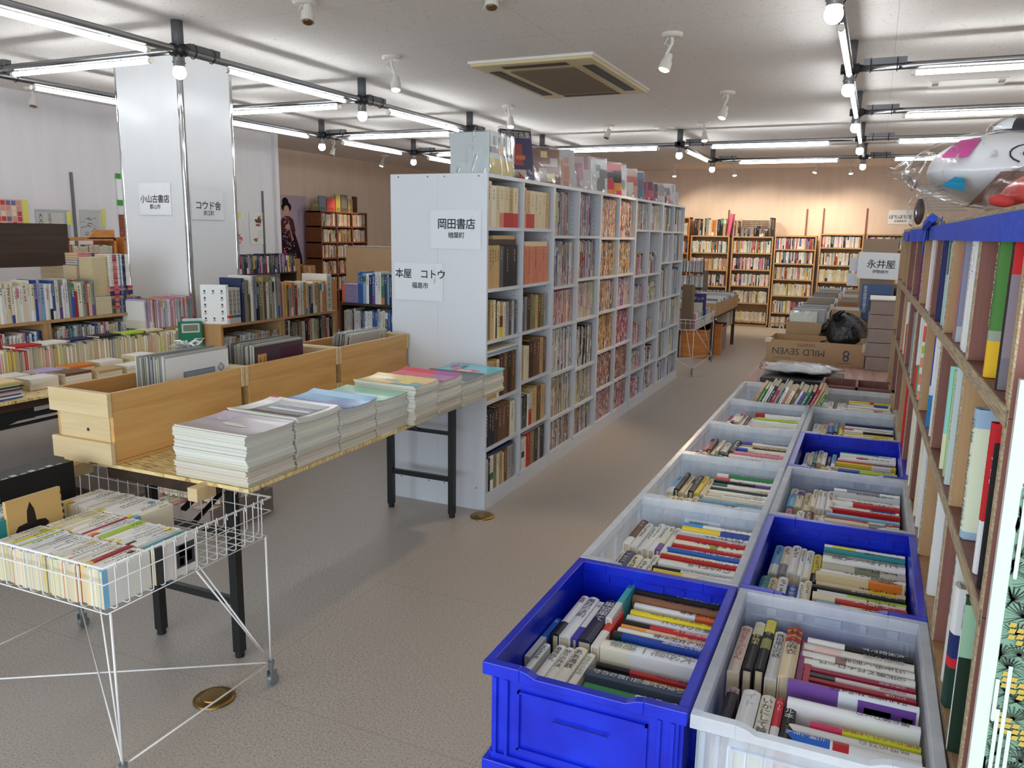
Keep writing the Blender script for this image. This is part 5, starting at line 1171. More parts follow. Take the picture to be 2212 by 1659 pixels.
# blue cloth band around the top edge
b = MB()
def cloth(p, q, w0=.04): 
    p, q = Vector(p), Vector(q); n = 8; vs = []
    for i in range(n+1):
        c = p.lerp(q, i/n); o_ = Vector((-.002-.003*math.sin(i*1.3),0,0)); vs += [c+o_, c+o_+Vector((0,0,w0))]
    vs2 = [v+Vector((.0016,0,0)) for v in vs]; fs = []
    for i in range(n): a = i*2; fs += [(a,a+1,a+3,a+2)]
    b.add(vs+vs2, fs+[tuple(x+len(vs) for x in f[::-1]) for f in fs])
cloth((-.003,.002,1.499), (-.003,1.75,1.499)); cloth((-.003,1.75,1.499), (-.006,1.80,1.494), .046); cloth((-.006,1.80,1.494), (-.03,2.25,1.492), .042); cloth((-.03,2.25,1.492), (-.003,3.4,1.497), .038)
b.box((-.002,1.25,1.50), (-.0005,1.28,1.56)).box((.0,1.20,1.5335), (.05,1.75,1.5355))
vsl = [P3(0,0,0)]
o = tag(obj('cloth_band', b, M['bluecloth'], M=PM), 'bright blue cloth band tied along the top edge of the plywood shelf', 'cloth')
k_ = MB().add([(-.012,1.62,1.545),(-.012,1.72,1.54),(-.016,1.70,1.46),(-.016,1.64,1.45)], [(0,1,2,3)]).add([(-.0105,1.62,1.545),(-.0105,1.72,1.54),(-.0145,1.70,1.46),(-.0145,1.64,1.45)], [(3,2,1,0)]).tube([(-.01,1.45,1.56),(-.012,1.62,1.545),(-.012,1.70,1.535)], [.012,.014,.01], 6)
obj('hanging_tail', k_, M['bluecloth'], o, M=Matrix())
# top deck planks
tp = MB()
for i, (a, c) in enumerate(((0,1.2),(1.22,1.9),(1.92,2.7),(2.72,3.6))): tp.box((.004,a+.004,1.5335), (.12,c,1.549)).box((.13,a+.004,1.5335), (DP,c,1.546))
pobj('top_plank', tp, M['plyedge'])
# pine-forest panel in front of the shelf end
def panel(b, rect):
    rr = random.Random(9)
    rect(-.2,0,.2,1.34,(214,222,214)); rect(-.184,.0,.2,1.21,(120,158,134),.0008)
    def fan(cx, cz, n, L, k, o):
        for i in range(n):
            a = -2.2+4.4*i/(n-1); e = (max(-.183,cx+L*math.sin(a)), cz+L*math.cos(a)*.8)
            b.add([(cx-.0012,-o,cz),(cx+.0012,-o,cz),(e[0]+.0009,-o,e[1]),(e[0]-.0009,-o,e[1])], [(0,1,2,3)], k)
    for i in range(22):
        z = .66+i*.026
        for j in range(9): fan(-.174+j*.02+rr.uniform(-.01,.01), z+rr.uniform(-.01,.01), 17, rr.uniform(.014,.026), rr.choice([(38,52,44),(56,70,60),(26,40,36),(70,84,74)]), .0012+j*.0002)
    for zc in (1.02,.955,.90):                                  # gold lattice strips
        for j in range(9):
            for k in range(3): x = -.178+j*.009; z = zc-.006*j+k*.008; b.add([(x,-.0030,z),(x+.007,-.0030,z),(x+.009,-.0030,z+.006),(x+.002,-.0030,z+.006)], [(0,1,2,3)], (196,170,78))
    for x, z0, z1 in ((-.181,1.10,1.20),(-.172,.83,.985),(-.1835,.91,.965),(-.179,.82,.925),(-.164,.78,.90),(-.150,1.02,1.10)):
        b.box((x,-.004,z0), (x+.0045,-.0032,z1), (214,222,214)); b.add([(x+.00225+.00225*math.cos(a),-.0042,z0+.00225*math.sin(a)) for a in [math.pi+i*math.pi/6 for i in range(7)]], [tuple(range(7))], (214,222,214))
    for i in range(90): x, z = rr.uniform(-.165,.10), rr.uniform(.62,.88); rect(x,z,x+.004,z+.003,rr.choice([(110,140,150),(140,160,140),(90,110,120),(210,200,120)]),.0031)
slab_obj('picture_panel', Matrix.Translation((.368,1.078,.001)), .40, .012, 1.34, (214,218,212), 'tall pale panel with dark pine boughs and gold lattice, leaning at the shelf end', 'picture panel', panel, film=False)
# wrapped papier-mache figures on top
def blob(name, c, rx, ry, rz, mat, label=None, cat=None, parent=None, n=26, m=16, fn=None, cols=None, seed=1):
    mb = MB(); rr = random.Random(seed); vs = []; fs = []; cs = []
    for i in range(m+1):
        ph = -math.pi/2+math.pi*i/m
        for j in range(n):
            th = 2*math.pi*j/n; k = 1.0
            d = Vector((math.cos(ph)*math.cos(th), math.cos(ph)*math.sin(th), math.sin(ph)))
            if fn: k = fn(d, th, ph, rr)
            vs.append((c[0]+rx*d.x*k, c[1]+ry*d.y*k, c[2]+rz*d.z*k))
    for i in range(m):
        for j in range(n):
            l = (j+1) % n; fs.append((i*n+j,i*n+l,(i+1)*n+l,(i+1)*n+j)); cs.append(cols(i/m, j/n) if cols else WHITE)
    mb.add(vs, fs, cs)
    o = obj(name, mb, mat, parent, smooth=True)
    return tag(o, label, cat) if label else o
FX, FY, FZ = .33, 2.86, 1.692
fg = thing('wrapped_figure', (FX,FY,1.55), 'big white figure with a pink patch and swirl mark, wrapped in clear plastic', 'wrapped figure')
body_f = lambda d, th, ph, rr: (1-.30*max(0,-d.x)**2)*(1+.05*math.sin(3*th))*(.72+.28*max(0,1+min(0,d.z*1.5)))
blob('body', (FX,FY,FZ), .285, .20, .120, M['paper'], parent=fg, fn=body_f, cols=lambda a, b: (232,234,238))
def patch(parent, name, pts, off, col, c=(FX,FY,FZ), r_=(.275,.20,.118), fn=body_f):
    """flat patch following the body: pts = (x,z) outline on the camera side, projected on the ellipsoid"""
    N = 10; mb = MB(); 
    x0, x1 = min(p[0] for p in pts), max(p[0] for p in pts)
    def y_at(x, z):
        q = 1-((x-c[0])/r_[0])**2-((z-c[2])/r_[2])**2
        return c[1]-r_[1]*math.sqrt(max(0.02,q))*1.0-off
    A, B, C_, D_ = pts
    for i in range(N):
        for j in range(N):
            q = []
            for u, v in ((i,j),(i+1,j),(i+1,j+1),(i,j+1)):
                u, v = u/N, v/N; x = (A[0]*(1-u)+B[0]*u)*(1-v)+(D_[0]*(1-u)+C_[0]*u)*v; z = (A[1]*(1-u)+B[1]*u)*(1-v)+(D_[1]*(1-u)+C_[1]*u)*v; q.append((x,y_at(x,z),z))
            mb.add(q, [(0,1,2,3)], col)
    obj(name, mb, M['paper'], parent)
patch(fg, 'pink_patch', [(.145,1.735),(.215,1.735),(.255,1.797),(.205,1.797)], .006, (206,56,150))
patch(fg, 'blue_patch', [(.16,1.655),(.22,1.64),(.215,1.675),(.19,1.68)], .006, (40,150,190))
patch(fg, 'brown_patch', [(.235,1.60),(.31,1.62),(.40,1.70),(.30,1.69)], .007, (132,96,92))
sw = MB(); sp = []
for i in range(30):
    a = i*.36; rr_ = .006+.0016*i; x, z = .375+rr_*math.cos(a)*1.2, 1.742+rr_*math.sin(a)*.6; q = 1-((x-FX)/.275)**2-((z-FZ)/.118)**2; sp.append((x,FY-.20*math.sqrt(max(.02,q))-.012,z))
sw.tube(sp, .0022, 5); obj('swirl_mark', sw, M['rubber'], fg)
bag_f = lambda d, th, ph, rr: (1-.18*max(0,-d.x)**2)*(1+.03*math.sin(5*th+3*ph)+rr.uniform(-.012,.012))*(.80+.24*max(0,1+min(0,d.z*1.5)))
blob('clear_bag', (FX-.005,FY,FZ), .315, .215, .122, M['filmbag'], parent=fg, fn=bag_f, n=40, m=24)
tail = MB().tube([(.10,FY-.02,1.70),(.06,FY-.03,1.71),(.03,FY-.03,1.703),(.012,FY-.03,1.71)], [.055,.032,.016,.012], 10); obj('gathered_bag_end', tail, M['filmbag'], fg, smooth=True)
nt_ = MB()
for i in range(9): nt_.box((.10+.012*i*.3,FY-.172-.002*i,1.655-.009*i), (.15+.01*i,FY-.1715-.002*i,1.6575-.009*i), (120,124,124))
obj('printed_lines', nt_, M['paper'], fg)
rd = thing('red_figure', (.40,2.35,1.55), 'glossy red rounded figure in clear wrap in front of the white one', 'wrapped figure')
blob('body', (.415,2.33,1.597), .15, .12, .082, M['glossy'], parent=rd, fn=lambda d, th, ph, rr: (1 if d.z > 0 else .55+.45*max(0,1+d.z*2)), cols=lambda a, b: (206,70,66) if a > .42 else (40,32,34))
blob('clear_wrap', (.405,2.33,1.60), .175, .135, .09, M['filmbag'], parent=rd, fn=lambda d, th, ph, rr: 1+.03*math.sin(6*th)+rr.uniform(-.01,.01))
tag(obj('red_tassel', MB().tube([(.235,2.22,1.592),(.25,2.22,1.595),(.27,2.22,1.590),(.285,2.22,1.588)], [.008,.014,.013,.008], 10), nt('red_cord', .7, (196,60,56)), smooth=True), 'small red twisted cord end on the shelf top', 'cord')
hp = thing('wrapped_doll', (.46,2.9,1.80), 'black and white figure in clear plastic behind the big wrapped figure', 'wrapped figure')
blob('body', (.375,3.02,1.83), .075, .07, .05, M['paper'], parent=hp, cols=lambda a, b: (36,38,50) if (a < .55 or b % .33 < .12) else (226,230,236))
blob('clear_wrap', (.375,3.02,1.83), .09, .085, .058, M['filmbag'], parent=hp, fn=lambda d, th, ph, rr: 1+rr.uniform(-.03,.03))
mk_ = thing('masked_doll', (.185,3.6,1.55), 'small dark oval figure in crinkled clear wrap at the far end of the shelf top', 'wrapped figure')
blob('body', (.165,4.1,1.625), .022, .03, .06, M['paper'], parent=mk_, cols=lambda a, b: (70,56,52) if a < .85 else (190,186,182))
blob('clear_wrap', (.16,4.1,1.625), .045, .05, .075, M['filmbag'], parent=mk_, fn=lambda d, th, ph, rr: 1+rr.uniform(-.05,.05))
slab_obj('board_scrap', Matrix.Translation((.235,3.45,1.548)) @ Matrix.Rotation(-.9, 4, 'Y'), .02, .12, .075, (120,112,96), 'small dull green board leaning under the wrapped figure', 'board')

# ---------------------------------------------------------------- table and boxes behind the crates
t2 = thing('long_table', (-.2,7.0,0), 'long low table with a worn pinkish top behind the crates', 'table')
obj('table_top', MB().box((-.62,4.62,.672), (.14,9.4,.697)), M['pinkply'], t2)
for x in (-.59,.08):
    for y in (4.7,7,9.3): obj('leg', MB().box((x,y,0), (x+.04,y+.04,.672)), M['blackmetal'], t2)
sb = thing('box_shelf', (-.05,4.42,0), 'low wooden box unit with dark openings just behind the crates', 'box')
bx = MB().box((-.19,4.30,.75), (.15,4.312,.765)).box((-.19,4.30,.40), (-.178,4.55,.765)).box((-.03,4.30,.40), (-.018,4.55,.765)).box((.138,4.30,.40), (.15,4.55,.765)).box((-.178,4.54,.40), (.138,4.55,.765)).box((-.178,4.31,.40), (.138,4.54,.41)).box((-.178,4.30,.0), (.138,4.55,.40))
obj('frame', bx, M['redply'], sb)
# plastic bag lying on a black tray
tr_ = tag(obj('black_tray', MB().box((-.53,4.63,.698), (-.10,5.0,.722)), M['blackplastic'], bevel=.004), 'flat black tray under the crumpled plastic bag', 'tray')
def crum(d, th, ph, rr): return 1+.10*math.sin(4*th+2*ph)+.07*math.sin(9*th)+rr.uniform(-.05,.05)
pb = thing('plastic_bag', (-.33,4.85,.722), 'crumpled clear and white plastic bag lying on the black tray', 'plastic bag')
blob('inner_bag', (-.33,4.85,.755), .19, .13, .026, nt('milky_plastic', .3, (206,208,210)), parent=pb, fn=crum, n=44, m=14, seed=4)
blob('outer_film', (-.335,4.85,.757), .215, .15, .034, M['filmbag'], parent=pb, fn=crum, n=44, m=14, seed=5)
# carton boxes (open, thin walls)
def carton(name, x0, y0, x1, y1, z0, z1, mat, label, yaw=0, w_=.005, cat='box', group=None, flap=False, handle=None):
    cx, cy = (x0+x1)/2, (y0+y1)/2; R_ = Matrix.Translation((cx,cy,z0)) @ Matrix.Rotation(yaw, 4, 'Z'); a, c = (x1-x0)/2, (y1-y0)/2; H = z1-z0
    mb = MB().box((-a,-c,0), (a,c,w_)).box((-a,c-w_,w_), (a,c,H)).box((-a,-c+w_,w_), (-a+w_,c-w_,H)).box((a-w_,-c+w_,w_), (a,c-w_,H))
    if handle:
        u, v, hw, hh = handle
        mb.box((-a,-c,w_), (u-hw,-c+w_,H)).box((u+hw,-c,w_), (a,-c+w_,H)).box((u-hw,-c,w_), (u+hw,-c+w_,v-hh)).box((u-hw,-c,v+hh), (u+hw,-c+w_,H))
    else: mb.box((-a,-c,w_), (a,-c+w_,H))
    if flap: mb.add([(-a,-c,H),(a,-c,H),(a+.01,-c-.012,H-.035),(-a-.01,-c-.012,H-.035)], [(0,1,2,3),(3,2,1,0)]).add([(-a,-c,H),(-a,-c+.12,H),(-a-.02,-c+.1,H-.04),(-a-.02,-c,H-.05)], [(0,1,2,3),(3,2,1,0)])
    o = obj(name, mb, mat, M=R_); ORG[o] = (cx,cy,z0); return tag(o, label, cat, group)
ms = carton('carton_box', -.592, 5.45, .005, 5.82, .698, .842, M['card'], 'open brown carton printed with upside-down MILD SEVEN lettering', yaw=-.03)
tx = MB()
Mt = axes((0,-.187,0), (-1,0,0), (0,1,0), (0,0,-1)); Mt = Matrix.Translation((-.10,-.1865,.072)) @ Matrix.Rotation(math.pi, 4, 'Y')
put_text(tx, 'MILD SEVEN', Mt, .042, (70,78,92), asp=1.05); put_text(tx, 'LIGHTS', Matrix.Translation((-.055,-.1865,.118)) @ Matrix.Rotation(math.pi, 4, 'Y'), .020, (120,70,60), asp=1.2)
put_text(tx, '8', Matrix.Translation((.19,-.1865,.066)) @ Matrix.Rotation(math.pi, 4, 'Y'), .075, (74,88,104), asp=.9); tx.box((-.25,-.187,.026), (-.14,-.1862,.028), (110,80,70)).box((.14,-.187,.018), (.22,-.1862,.020), (60,70,80))
obj('printed_lettering', tx, M['matte'], ms, M=Matrix())
tp_ = MB().box((-.31,-.20,.125), (-.27,-.1,.1455), (206,190,160)).box((.28,-.2,.10), (.303,-.1,.1455), (206,190,160)); obj('torn_tape', tp_, M['paper'], ms, M=Matrix())
carton('carton_box', -.53, 5.95, -.10, 6.30, .698, .918, M['card'], 'plain brown carton behind the printed one, records standing in it')
rr = random.Random(8)
def records(x0, x1, y0, y1, z0, h, n, label, group, cols=((206,206,200),(160,160,160),(120,120,124),(190,196,206),(150,140,120))):
    for i in range(n):
        y = y0+(y1-y0)*i/max(1,n-1); c = rr.choice(cols); b = MB().box((x0+.003,y,z0), (x1-.003,y+.004,z0+h-rr.uniform(0,.012)), c)
        o = tag(obj('record_sleeve', b, M['paper']), label.replace('record sleeve', NTH[n-1-i].replace('top','rearmost')+' record sleeve from the back', 1).replace('rearmost record sleeve from the back','rearmost record sleeve') if 0 else '%s %s' % (('frontmost' if i == 0 else NTH[i]), label), 'record sleeve', group)
records(-.50,-.28,6.0,6.27,.704,.30,7,'record sleeve standing in the plain brown carton','records in the plain brown carton')
wr = tag(obj('wrapped_records', MB().box((-.51,5.962,.705), (-.33,5.985,.985), (206,206,190)), M['paper']), 'pale records in crinkled clear film at the front of the plain carton', 'records')
obj('clear_film', MB().box((-.515,5.957,.704), (-.325,5.99,.995)), M['filmbag'], wr)
# big black plastic bag
bg = blob('black_bag', (-.145,5.92,.86), .145, .13, .135, M['blackbag'], 'bulging black plastic bag on the cartons', 'bag', fn=lambda d, th, ph, r_: (1+.06*math.sin(5*th+ph*3)+r_.uniform(-.02,.02))*(1.1 if d.z < 0 else 1), n=36, m=20)
k_ = MB().tube([(-.17,5.88,.95),(-.20,5.86,.985),(-.175,5.85,1.01),(-.15,5.84,1.015)], [.05,.03,.014,.006], 8).tube([(-.24,5.86,.82),(-.29,5.84,.80),(-.315,5.83,.792)], [.05,.03,.01], 8).tube([(-.22,5.88,.92),(-.27,5.86,.90),(-.285,5.85,.86)], [.04,.025,.01], 8)
obj('knotted_end', k_, M['blackbag'], bg, smooth=True)
# record crates: white ones with black hand holes, brown ones with a slot
for i in range(4):
    y = 6.42+i*.74; z1 = .96
    t = carton('record_crate', -.50+.0*i, y, -.27, y+.36, .698, z1, M['acw'], 'white record box with a dark oval hand hole, %s of the row' % on_[i], group='white record boxes', handle=None)
    pts = MB().prism([(-.062,.185),(.062,.185),(.070,.20),(.062,.232),(.05,.24),(-.05,.24),(-.062,.232),(-.070,.20)], -.1812, -.1800, (70,72,76)); obj('hand_hole', pts, M['paper'], t, M=Matrix())
    records(-.49,-.28,y+.03,y+.32,.704,.29,7,'record sleeve standing in the %s white record box' % on_[i],'records in the %s white record box' % on_[i])
    t = carton('record_crate', -.255+.004*i, y+.02, -.055, y+.36, .698, .975, M['card'] if i != 1 else M['kraft'], 'brown record box with a slot hand hole, %s of the row' % on_[i], group='brown record boxes', handle=(0,.225,.035,.014))
    records(-.245,-.065,y+.05,y+.32,.704,.285,6,'record sleeve standing in the %s brown record box' % on_[i],'records in the %s brown record box' % on_[i])
# stack of grey-brown cartons
for i in range(5):
    z = .698+i*.087; t = tag(obj('shallow_carton', MB().box((.004-.006*(i%2),5.36,z), (.18,5.70,z+.0845)), M['cardgrey'], bevel=.003), 'grey-brown shallow carton, %s of the stack right of the printed box' % ['lowest','second lowest','middle','second highest','topmost'][i], 'box', 'stacked grey-brown cartons')
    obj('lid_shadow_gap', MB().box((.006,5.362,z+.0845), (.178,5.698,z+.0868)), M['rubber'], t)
obj('white_lid', MB().box((-.002,5.355,.698+5*.087), (.182,5.705,.698+5*.087+.008)), M['acw'], t)
# sign stand
ss = slab_obj('sign_board', Matrix.Translation((.035,6.93,.70)), .25, .02, .80, (150,124,100), 'brown board standing on the table behind the 永井屋 sign', 'board')
sign('paper_sign', Matrix.Translation((.042,6.90,1.294)) @ Matrix.Rotation(.015,4,'Y'), .312, .205, [('永井屋',.01,.012,.068),('伊勢崎市',.01,-.046,.029)], 'white paper sign 永井屋 伊勢崎市 fixed above the blue book')
def bluebk(b, rect):
    rect(-.107,0,.107,.265,(58,84,128)); rect(-.045,.06,.095,.19,(30,52,66),.0009); rect(-.02,.08,.07,.15,(60,130,190),.0012); rect(.0,.095,.03,.175,(190,216,226),.0015)
    put_text(b, '欧米絵画古画名作', Matrix.Translation((-.078,-.0012,.252)), .026, (206,210,214), True)
slab_obj('blue_book', Matrix.Translation((.038,6.63,.90)) @ Matrix.Rotation(-.06,4,'X'), .214, .02, .265, (62,88,130), 'large blue book with white column title standing under the 永井屋 sign', 'book', bluebk)
slab_obj('support_box', Matrix.Translation((.038,6.66,.698)), .21, .2, .2, (120,110,112), 'grey box under the large blue book', 'box')
for i, (z, h_) in enumerate(((1.245,.11),(1.13,.105))): tag(obj('paper_sheet', MB().box((-.175-.01*i,6.94,z), (-.10,6.942,z+h_-.006), (214,214,222)), M['paper']), 'pale paper sheet hanging left of the 永井屋 sign, the %s one' % ('upper' if i == 0 else 'lower'), 'paper sheet')
dk = blob('dark_bundle', (.188,7.4,1.07), .03, .05, .05, M['blackbag'], 'small dark bundle hanging beside the blue book', 'bundle')
def ORDN(i): return 'first' if i == 0 else NTH[i]
# ---------------------------------------------------------------- beyond the white bookcase: cart contents, long box, racks
slab_obj('brown_case', Matrix.Translation((-1.80,8.62,.505)), .11, .12, .48, (116,96,74), 'tall narrow brown case standing in the far wire cart', 'case')
def robo(b, rect):
    rect(-.10,0,.10,.29,(52,44,120)); put_text(b, 'ロボット', Matrix.Translation((0,-.0015,.245)), .045, (200,214,90)); rect(-.1,.02,.07,.2,(196,190,170),.0012)
slab_obj('robot_magazine', Matrix.Translation((-1.80,9.15,.56)), .21, .012, .30, (52,44,120), 'blue magazine titled ロボット standing in the far wire cart', 'magazine', robo)
row((-1.94,8.70,.504), (0,1,0), .35, MIX, (.01,.02), (.17,.2), .13, 'the far wire cart', 'books in the far wire cart', facing=(1,0,0), seed=900)
row((-1.72,8.72,.504), (0,1,0), .95, MIX, (.01,.02), (.14,.17), .13, 'the far wire cart’s right side', 'books in the far wire cart', facing=(1,0,0), seed=901)
lb = carton('long_carton', -2.2, 9.86, -1.70, 11.6, .54, .70, M['card'], 'long shallow brown carton of sleeves on the far bench')
for i in range(24): tag(obj('record_sleeve', MB().box((-2.18,9.9+i*.07,.55), (-1.72,9.905+i*.07,.70+.02*(i % 3)), rr.choice([(206,206,206),(170,176,180),(220,216,206),(120,124,130)])), M['paper']), 'record sleeve standing in the long shallow brown carton, %s from the front' % ORDN(i), 'record sleeve', 'sleeves in the long carton')
bn = thing('bench', (-1.95,10.7,0), 'dark bench under the long brown carton beyond the wire cart', 'bench')
obj('seat_board', MB().box((-2.2,9.84,.515), (-1.70,11.6,.538)), M['darkw'], bn)
for y in (9.9,11.5):
    for x in (-2.18,-1.76): obj('leg', MB().box((x,y,0), (x+.04,y+.04,.515)), M['darkw'], bn)
for i, (x0, x1, y0, y1, z1, mt, lb_) in enumerate(((-2.12,-1.80,9.95,10.35,.36,'orange','orange wooden box on the floor under the far bench, the left one'),(-1.79,-1.70,10.35,10.42,.40,'orange','orange wooden board under the far bench'),(-2.0,-1.74,10.6,11.0,.33,'cardgrey','grey woven basket under the far bench'))):
    tag(obj('storage_box', MB().box((x0,y0,0), (x1,y1,z1)).box((x0-.006,y0-.006,z1-.03), (x1+.006,y1+.006,z1)), M[mt], bevel=.006), lb_, 'box')
row((-1.74,10.98,.30), (0,1,0), .5, WOODY, (.012,.02), (.17,.2), .14, 'under the far bench', 'books under the far bench', facing=(1,0,0), seed=903)
rk = thing('disc_rack', (-2.42,12.0,0), 'tiered rack of discs beyond the white bookcase end', 'rack')
obj('frame', MB().box((-2.66,11.95,0), (-2.63,12.3,1.0)).box((-2.63,11.96,.745), (-2.28,12.3,.757)).box((-2.63,11.96,.535), (-2.28,12.3,.547)).box((-2.63,11.96,.966), (-2.28,12.3,.978)).box((-2.28,11.95,0), (-2.265,12.3,1.0)), M['joint'], rk)
for i, z in enumerate((.548,.758,.979)): row((-2.62,11.94,z), (1,0,0), .35, [('silver',4),('grey',4),('white',2),('dark grey',2)], (.010,.012), (.155,.165), .13, '%s tier of the disc rack' % ['lowest','middle','upper'][i], 'disc cases in the rack', facing=(0,-1,0), seed=905+i, cat='disc case', noun='disc case', hard=0, band=0)
# ---------------------------------------------------------------- back wall bookcases
YB = 14.0
def kx(x): return x*14/13.3
def kz(z): return 1.5+(z-1.5)*14/13.3
BW = [('first', -3.42,-2.80, [1.80,1.52,1.23,.96,.69,.42,.15], 'orange', .12), ('second', -2.77,-2.15, [1.512,1.243,.97,.707,.45,.15], 'shelfwood', .13), ('third', -2.11,-1.475, [1.51,1.253,.99,.73,.46,.13], 'brownshelf', .13),
      ('fourth', -1.455,-.836, [1.532,1.322,1.105,.856,.60,.328,.076], 'shelfwood', .05), ('fifth', -.79,-.17, [1.566,1.362,1.096,.84,.58,.32,.08], 'shelfwood', .08), ('sixth', -.14,.48, [1.57,1.357,1.10,.85,.59,.33,.08], 'shelfwood', .08)]
for bi_, (nm, x0, x1, zs, mt, zb) in enumerate(BW):
    X0, X1 = kx(x0), kx(x1); Z = [kz(z) for z in zs]; zbase = max(0, kz(zb)-.02)
    t = thing('wall_bookcase', ((X0+X1)/2,YB+.12,0), 'light wooden bookcase against the back wall, %s from the left' % nm, 'bookcase', 'wooden bookcases along the back wall')
    m_ = M['shelfwood'] if mt != 'orange' else M['orange']; yb = YB+.24
    obj('side_panel', MB().box((X0,YB,zbase), (X0+.022,yb,Z[0])), m_, t); obj('side_panel', MB().box((X1-.022,YB,zbase), (X1,yb,Z[0])), m_, t)
    obj('back_panel', MB().box((X0+.022,yb-.008,zbase), (X1-.022,yb,Z[0]-.01)), m_, t)
    for i, z in enumerate(Z[:-1] + [max(Z[-1], .1)]): obj('shelf', MB().box((X0+.022 if i else X0,YB-.002,z-.022), (X1-.022 if i else X1,yb-.008,z)), m_, t)
    if zbase > .06 or True: obj('plinth', MB().box((X0+.01,YB+.02,0), (X1-.01,yb,max(zbase,.03))), M['tanply'] if bi_ == 2 else M['darkw'], t)
    for i in range(1, len(Z)):
        H = Z[i-1]-.022-Z[i]; pal = [WOODY, [('cream',5),('ivory',5),('white',3),('yellow',2),('red',.6),('green',.5)], MIX, WOODY, [('white',3),('black',2),('red',2),('grey',2),('ivory',3),('blue',1),('pink',1)], MIX][(i+bi_) % 6]
        if H < .1: continue
        row((X0+.028,YB+.02,Z[i]+.001), (1,0,0), X1-X0-.056, pal, (.013,.026), (min(.178,H-.03),min(.198,H-.012)), .14, 'row %d' % i, 'books in the back wall bookcases', facing=(0,-1,0), seed=1000+bi_*20+i, hard=.5, vis=.7)
for bi_, (x0, x1, h0, h1, pal) in enumerate(((-2.73,-2.20,.25,.30,[('black',3),('cream',3),('tan',2),('orange',2),('grey',2),('dark brown',1)]),(-2.09,-1.98,.24,.28,OLD),(-1.55,-1.47,.3,.32,[('dark brown',3),('dark grey',2)]),(-1.98,-1.56,.11,.16,[('grey',3),('dark brown',2),('black',1)]))):
    zt = kz(1.51)+.001; row((kx(x0),YB+.03,zt), (1,0,0), kx(x1)-kx(x0), pal, (.02,.05), (h0,h1), .18, 'on top', 'books on top of the back wall bookcases', facing=(0,-1,0), seed=1200+bi_, vis=.7)
slab_obj('pink_portfolio', Matrix.Translation((kx(-2.18),YB+.02,kz(1.51)+.001)) @ Matrix.Rotation(.12,4,'Y'), .05, .18, .37, (206,90,130), 'tall pink book leaning on top of the second wall bookcase', 'book')
bk_ = MB(); X0, X1 = kx(-1.97), kx(-1.57)
for i in range(22): bk_.tube([(X0+(X1-X0)*i/21,YB+.05,kz(1.60)), (X0+(X1-X0)*i/21,YB+.05,kz(1.76))], .005, 4)
for i in range(6): bk_.tube([(X0,YB+.052,kz(1.61+.028*i)), (X1,YB+.052,kz(1.61+.028*i))], .004, 4)
bk_.box((X0,YB+.06,kz(1.51)+.001), (X1,YB+.065,kz(1.60)))
tag(obj('woven_basket', bk_, M['darkw']), 'brown woven lattice basket on top of the third wall bookcase', 'basket')
sign('paper_sign', XZ(.32,WY-.006,kz(1.83)), .36, .22, [('ぼちぼち堂',0,.0,.066),('会津若松市',0,-.065,.036)], 'white paper sign ぼちぼち堂 taped high on the back wall')
# ---------------------------------------------------------------- left: table of paperbacks, low bookcases
t3 = fold_table('folding table with strand board top in the left background, covered with books', -4.75, -3.57, 1.2, 4.0, ((1.6,1),(3.7,-1)), inner=(-4.3,-3.62))
obj('brace', MB().beam((-3.66,1.9,.60), (-3.66,2.75,.60), .02, .022).beam((-3.66,1.9,.56), (-3.66,2.75,.565), .02, .012).beam((-3.66,1.75,.42), (-3.66,2.45,.61), .014, .03).box((-3.668,2.0,.585), (-3.652,2.5,.645)), M['blackmetal'], t3)
def lowcase(nm, xf, yy, zt, zb, dep, mat, label, zfoot):
    t = thing('low_bookcase', (xf-dep/2,(yy[0]+yy[-1])/2,zfoot), label, 'bookcase')
    for a, b in zip(yy[:-1], yy[1:]):
        obj('side_panel', MB().box((xf-dep,a+.001,zfoot), (xf,a+.02,zt-.018)), mat, t); obj('side_panel', MB().box((xf-dep,b-.02,zfoot), (xf,b-.001,zt-.018)), mat, t)
    obj('top_board', MB().box((xf-dep,yy[0],zt-.018), (xf+.002,yy[-1],zt)), mat, t); obj('bottom_board', MB().box((xf-dep,yy[0]+.02,zfoot), (xf-.002,yy[-1]-.02,zb)), mat, t)
    obj('back_panel', MB().box((xf-dep-.006,yy[0],zfoot), (xf-dep,yy[-1],zt)), mat, t); return t
lowcase('l', -4.35, (2.0,3.11,3.80), .962, .715, .28, M['tanply'], 'low tan wooden bookcase on the left table, white books standing on it', .701)
lowcase('m', -3.85, (3.95,4.555,5.19), .88, .60, .3, M['tanply'], 'low brown bookcase in front of the pillar with old books on top', .0)
g3 = 'books on the left low bookcase'
LB = [('cream',3),('white',8),('ivory',3),('light blue',1),('red',1),('lavender',1),('blue',.7),('grey',1),('pink',.8)]
row((-4.352,2.02,.963), (0,1,0), 1.42, LB, (.014,.030), (.19,.235), .14, 'on top of the tan low bookcase', g3, facing=(1,0,0), seed=31)
row((-4.355,2.03,.716), (0,1,0), 1.06, LB, (.014,.024), (.17,.19), .13, 'near opening of the tan low bookcase', g3, facing=(1,0,0), seed=32, inset=.02)
row((-4.355,3.14,.716), (0,1,0), .62, [('cream',3),('white',3),('teal',1),('pink',1),('grey',3),('brown',1),('blue',1)], (.014,.024), (.175,.2), .13, 'far opening of the tan low bookcase', g3, facing=(1,0,0), seed=33, inset=.02)
g4 = 'old books on the brown low bookcase'
row((-3.86,3.76,.60), (0,1,0), .18, [('grey',1)], (.04,.05), (.27,.28), .2, 'left end', g4, facing=(1,0,0), seed=34, mk=False) if False else None
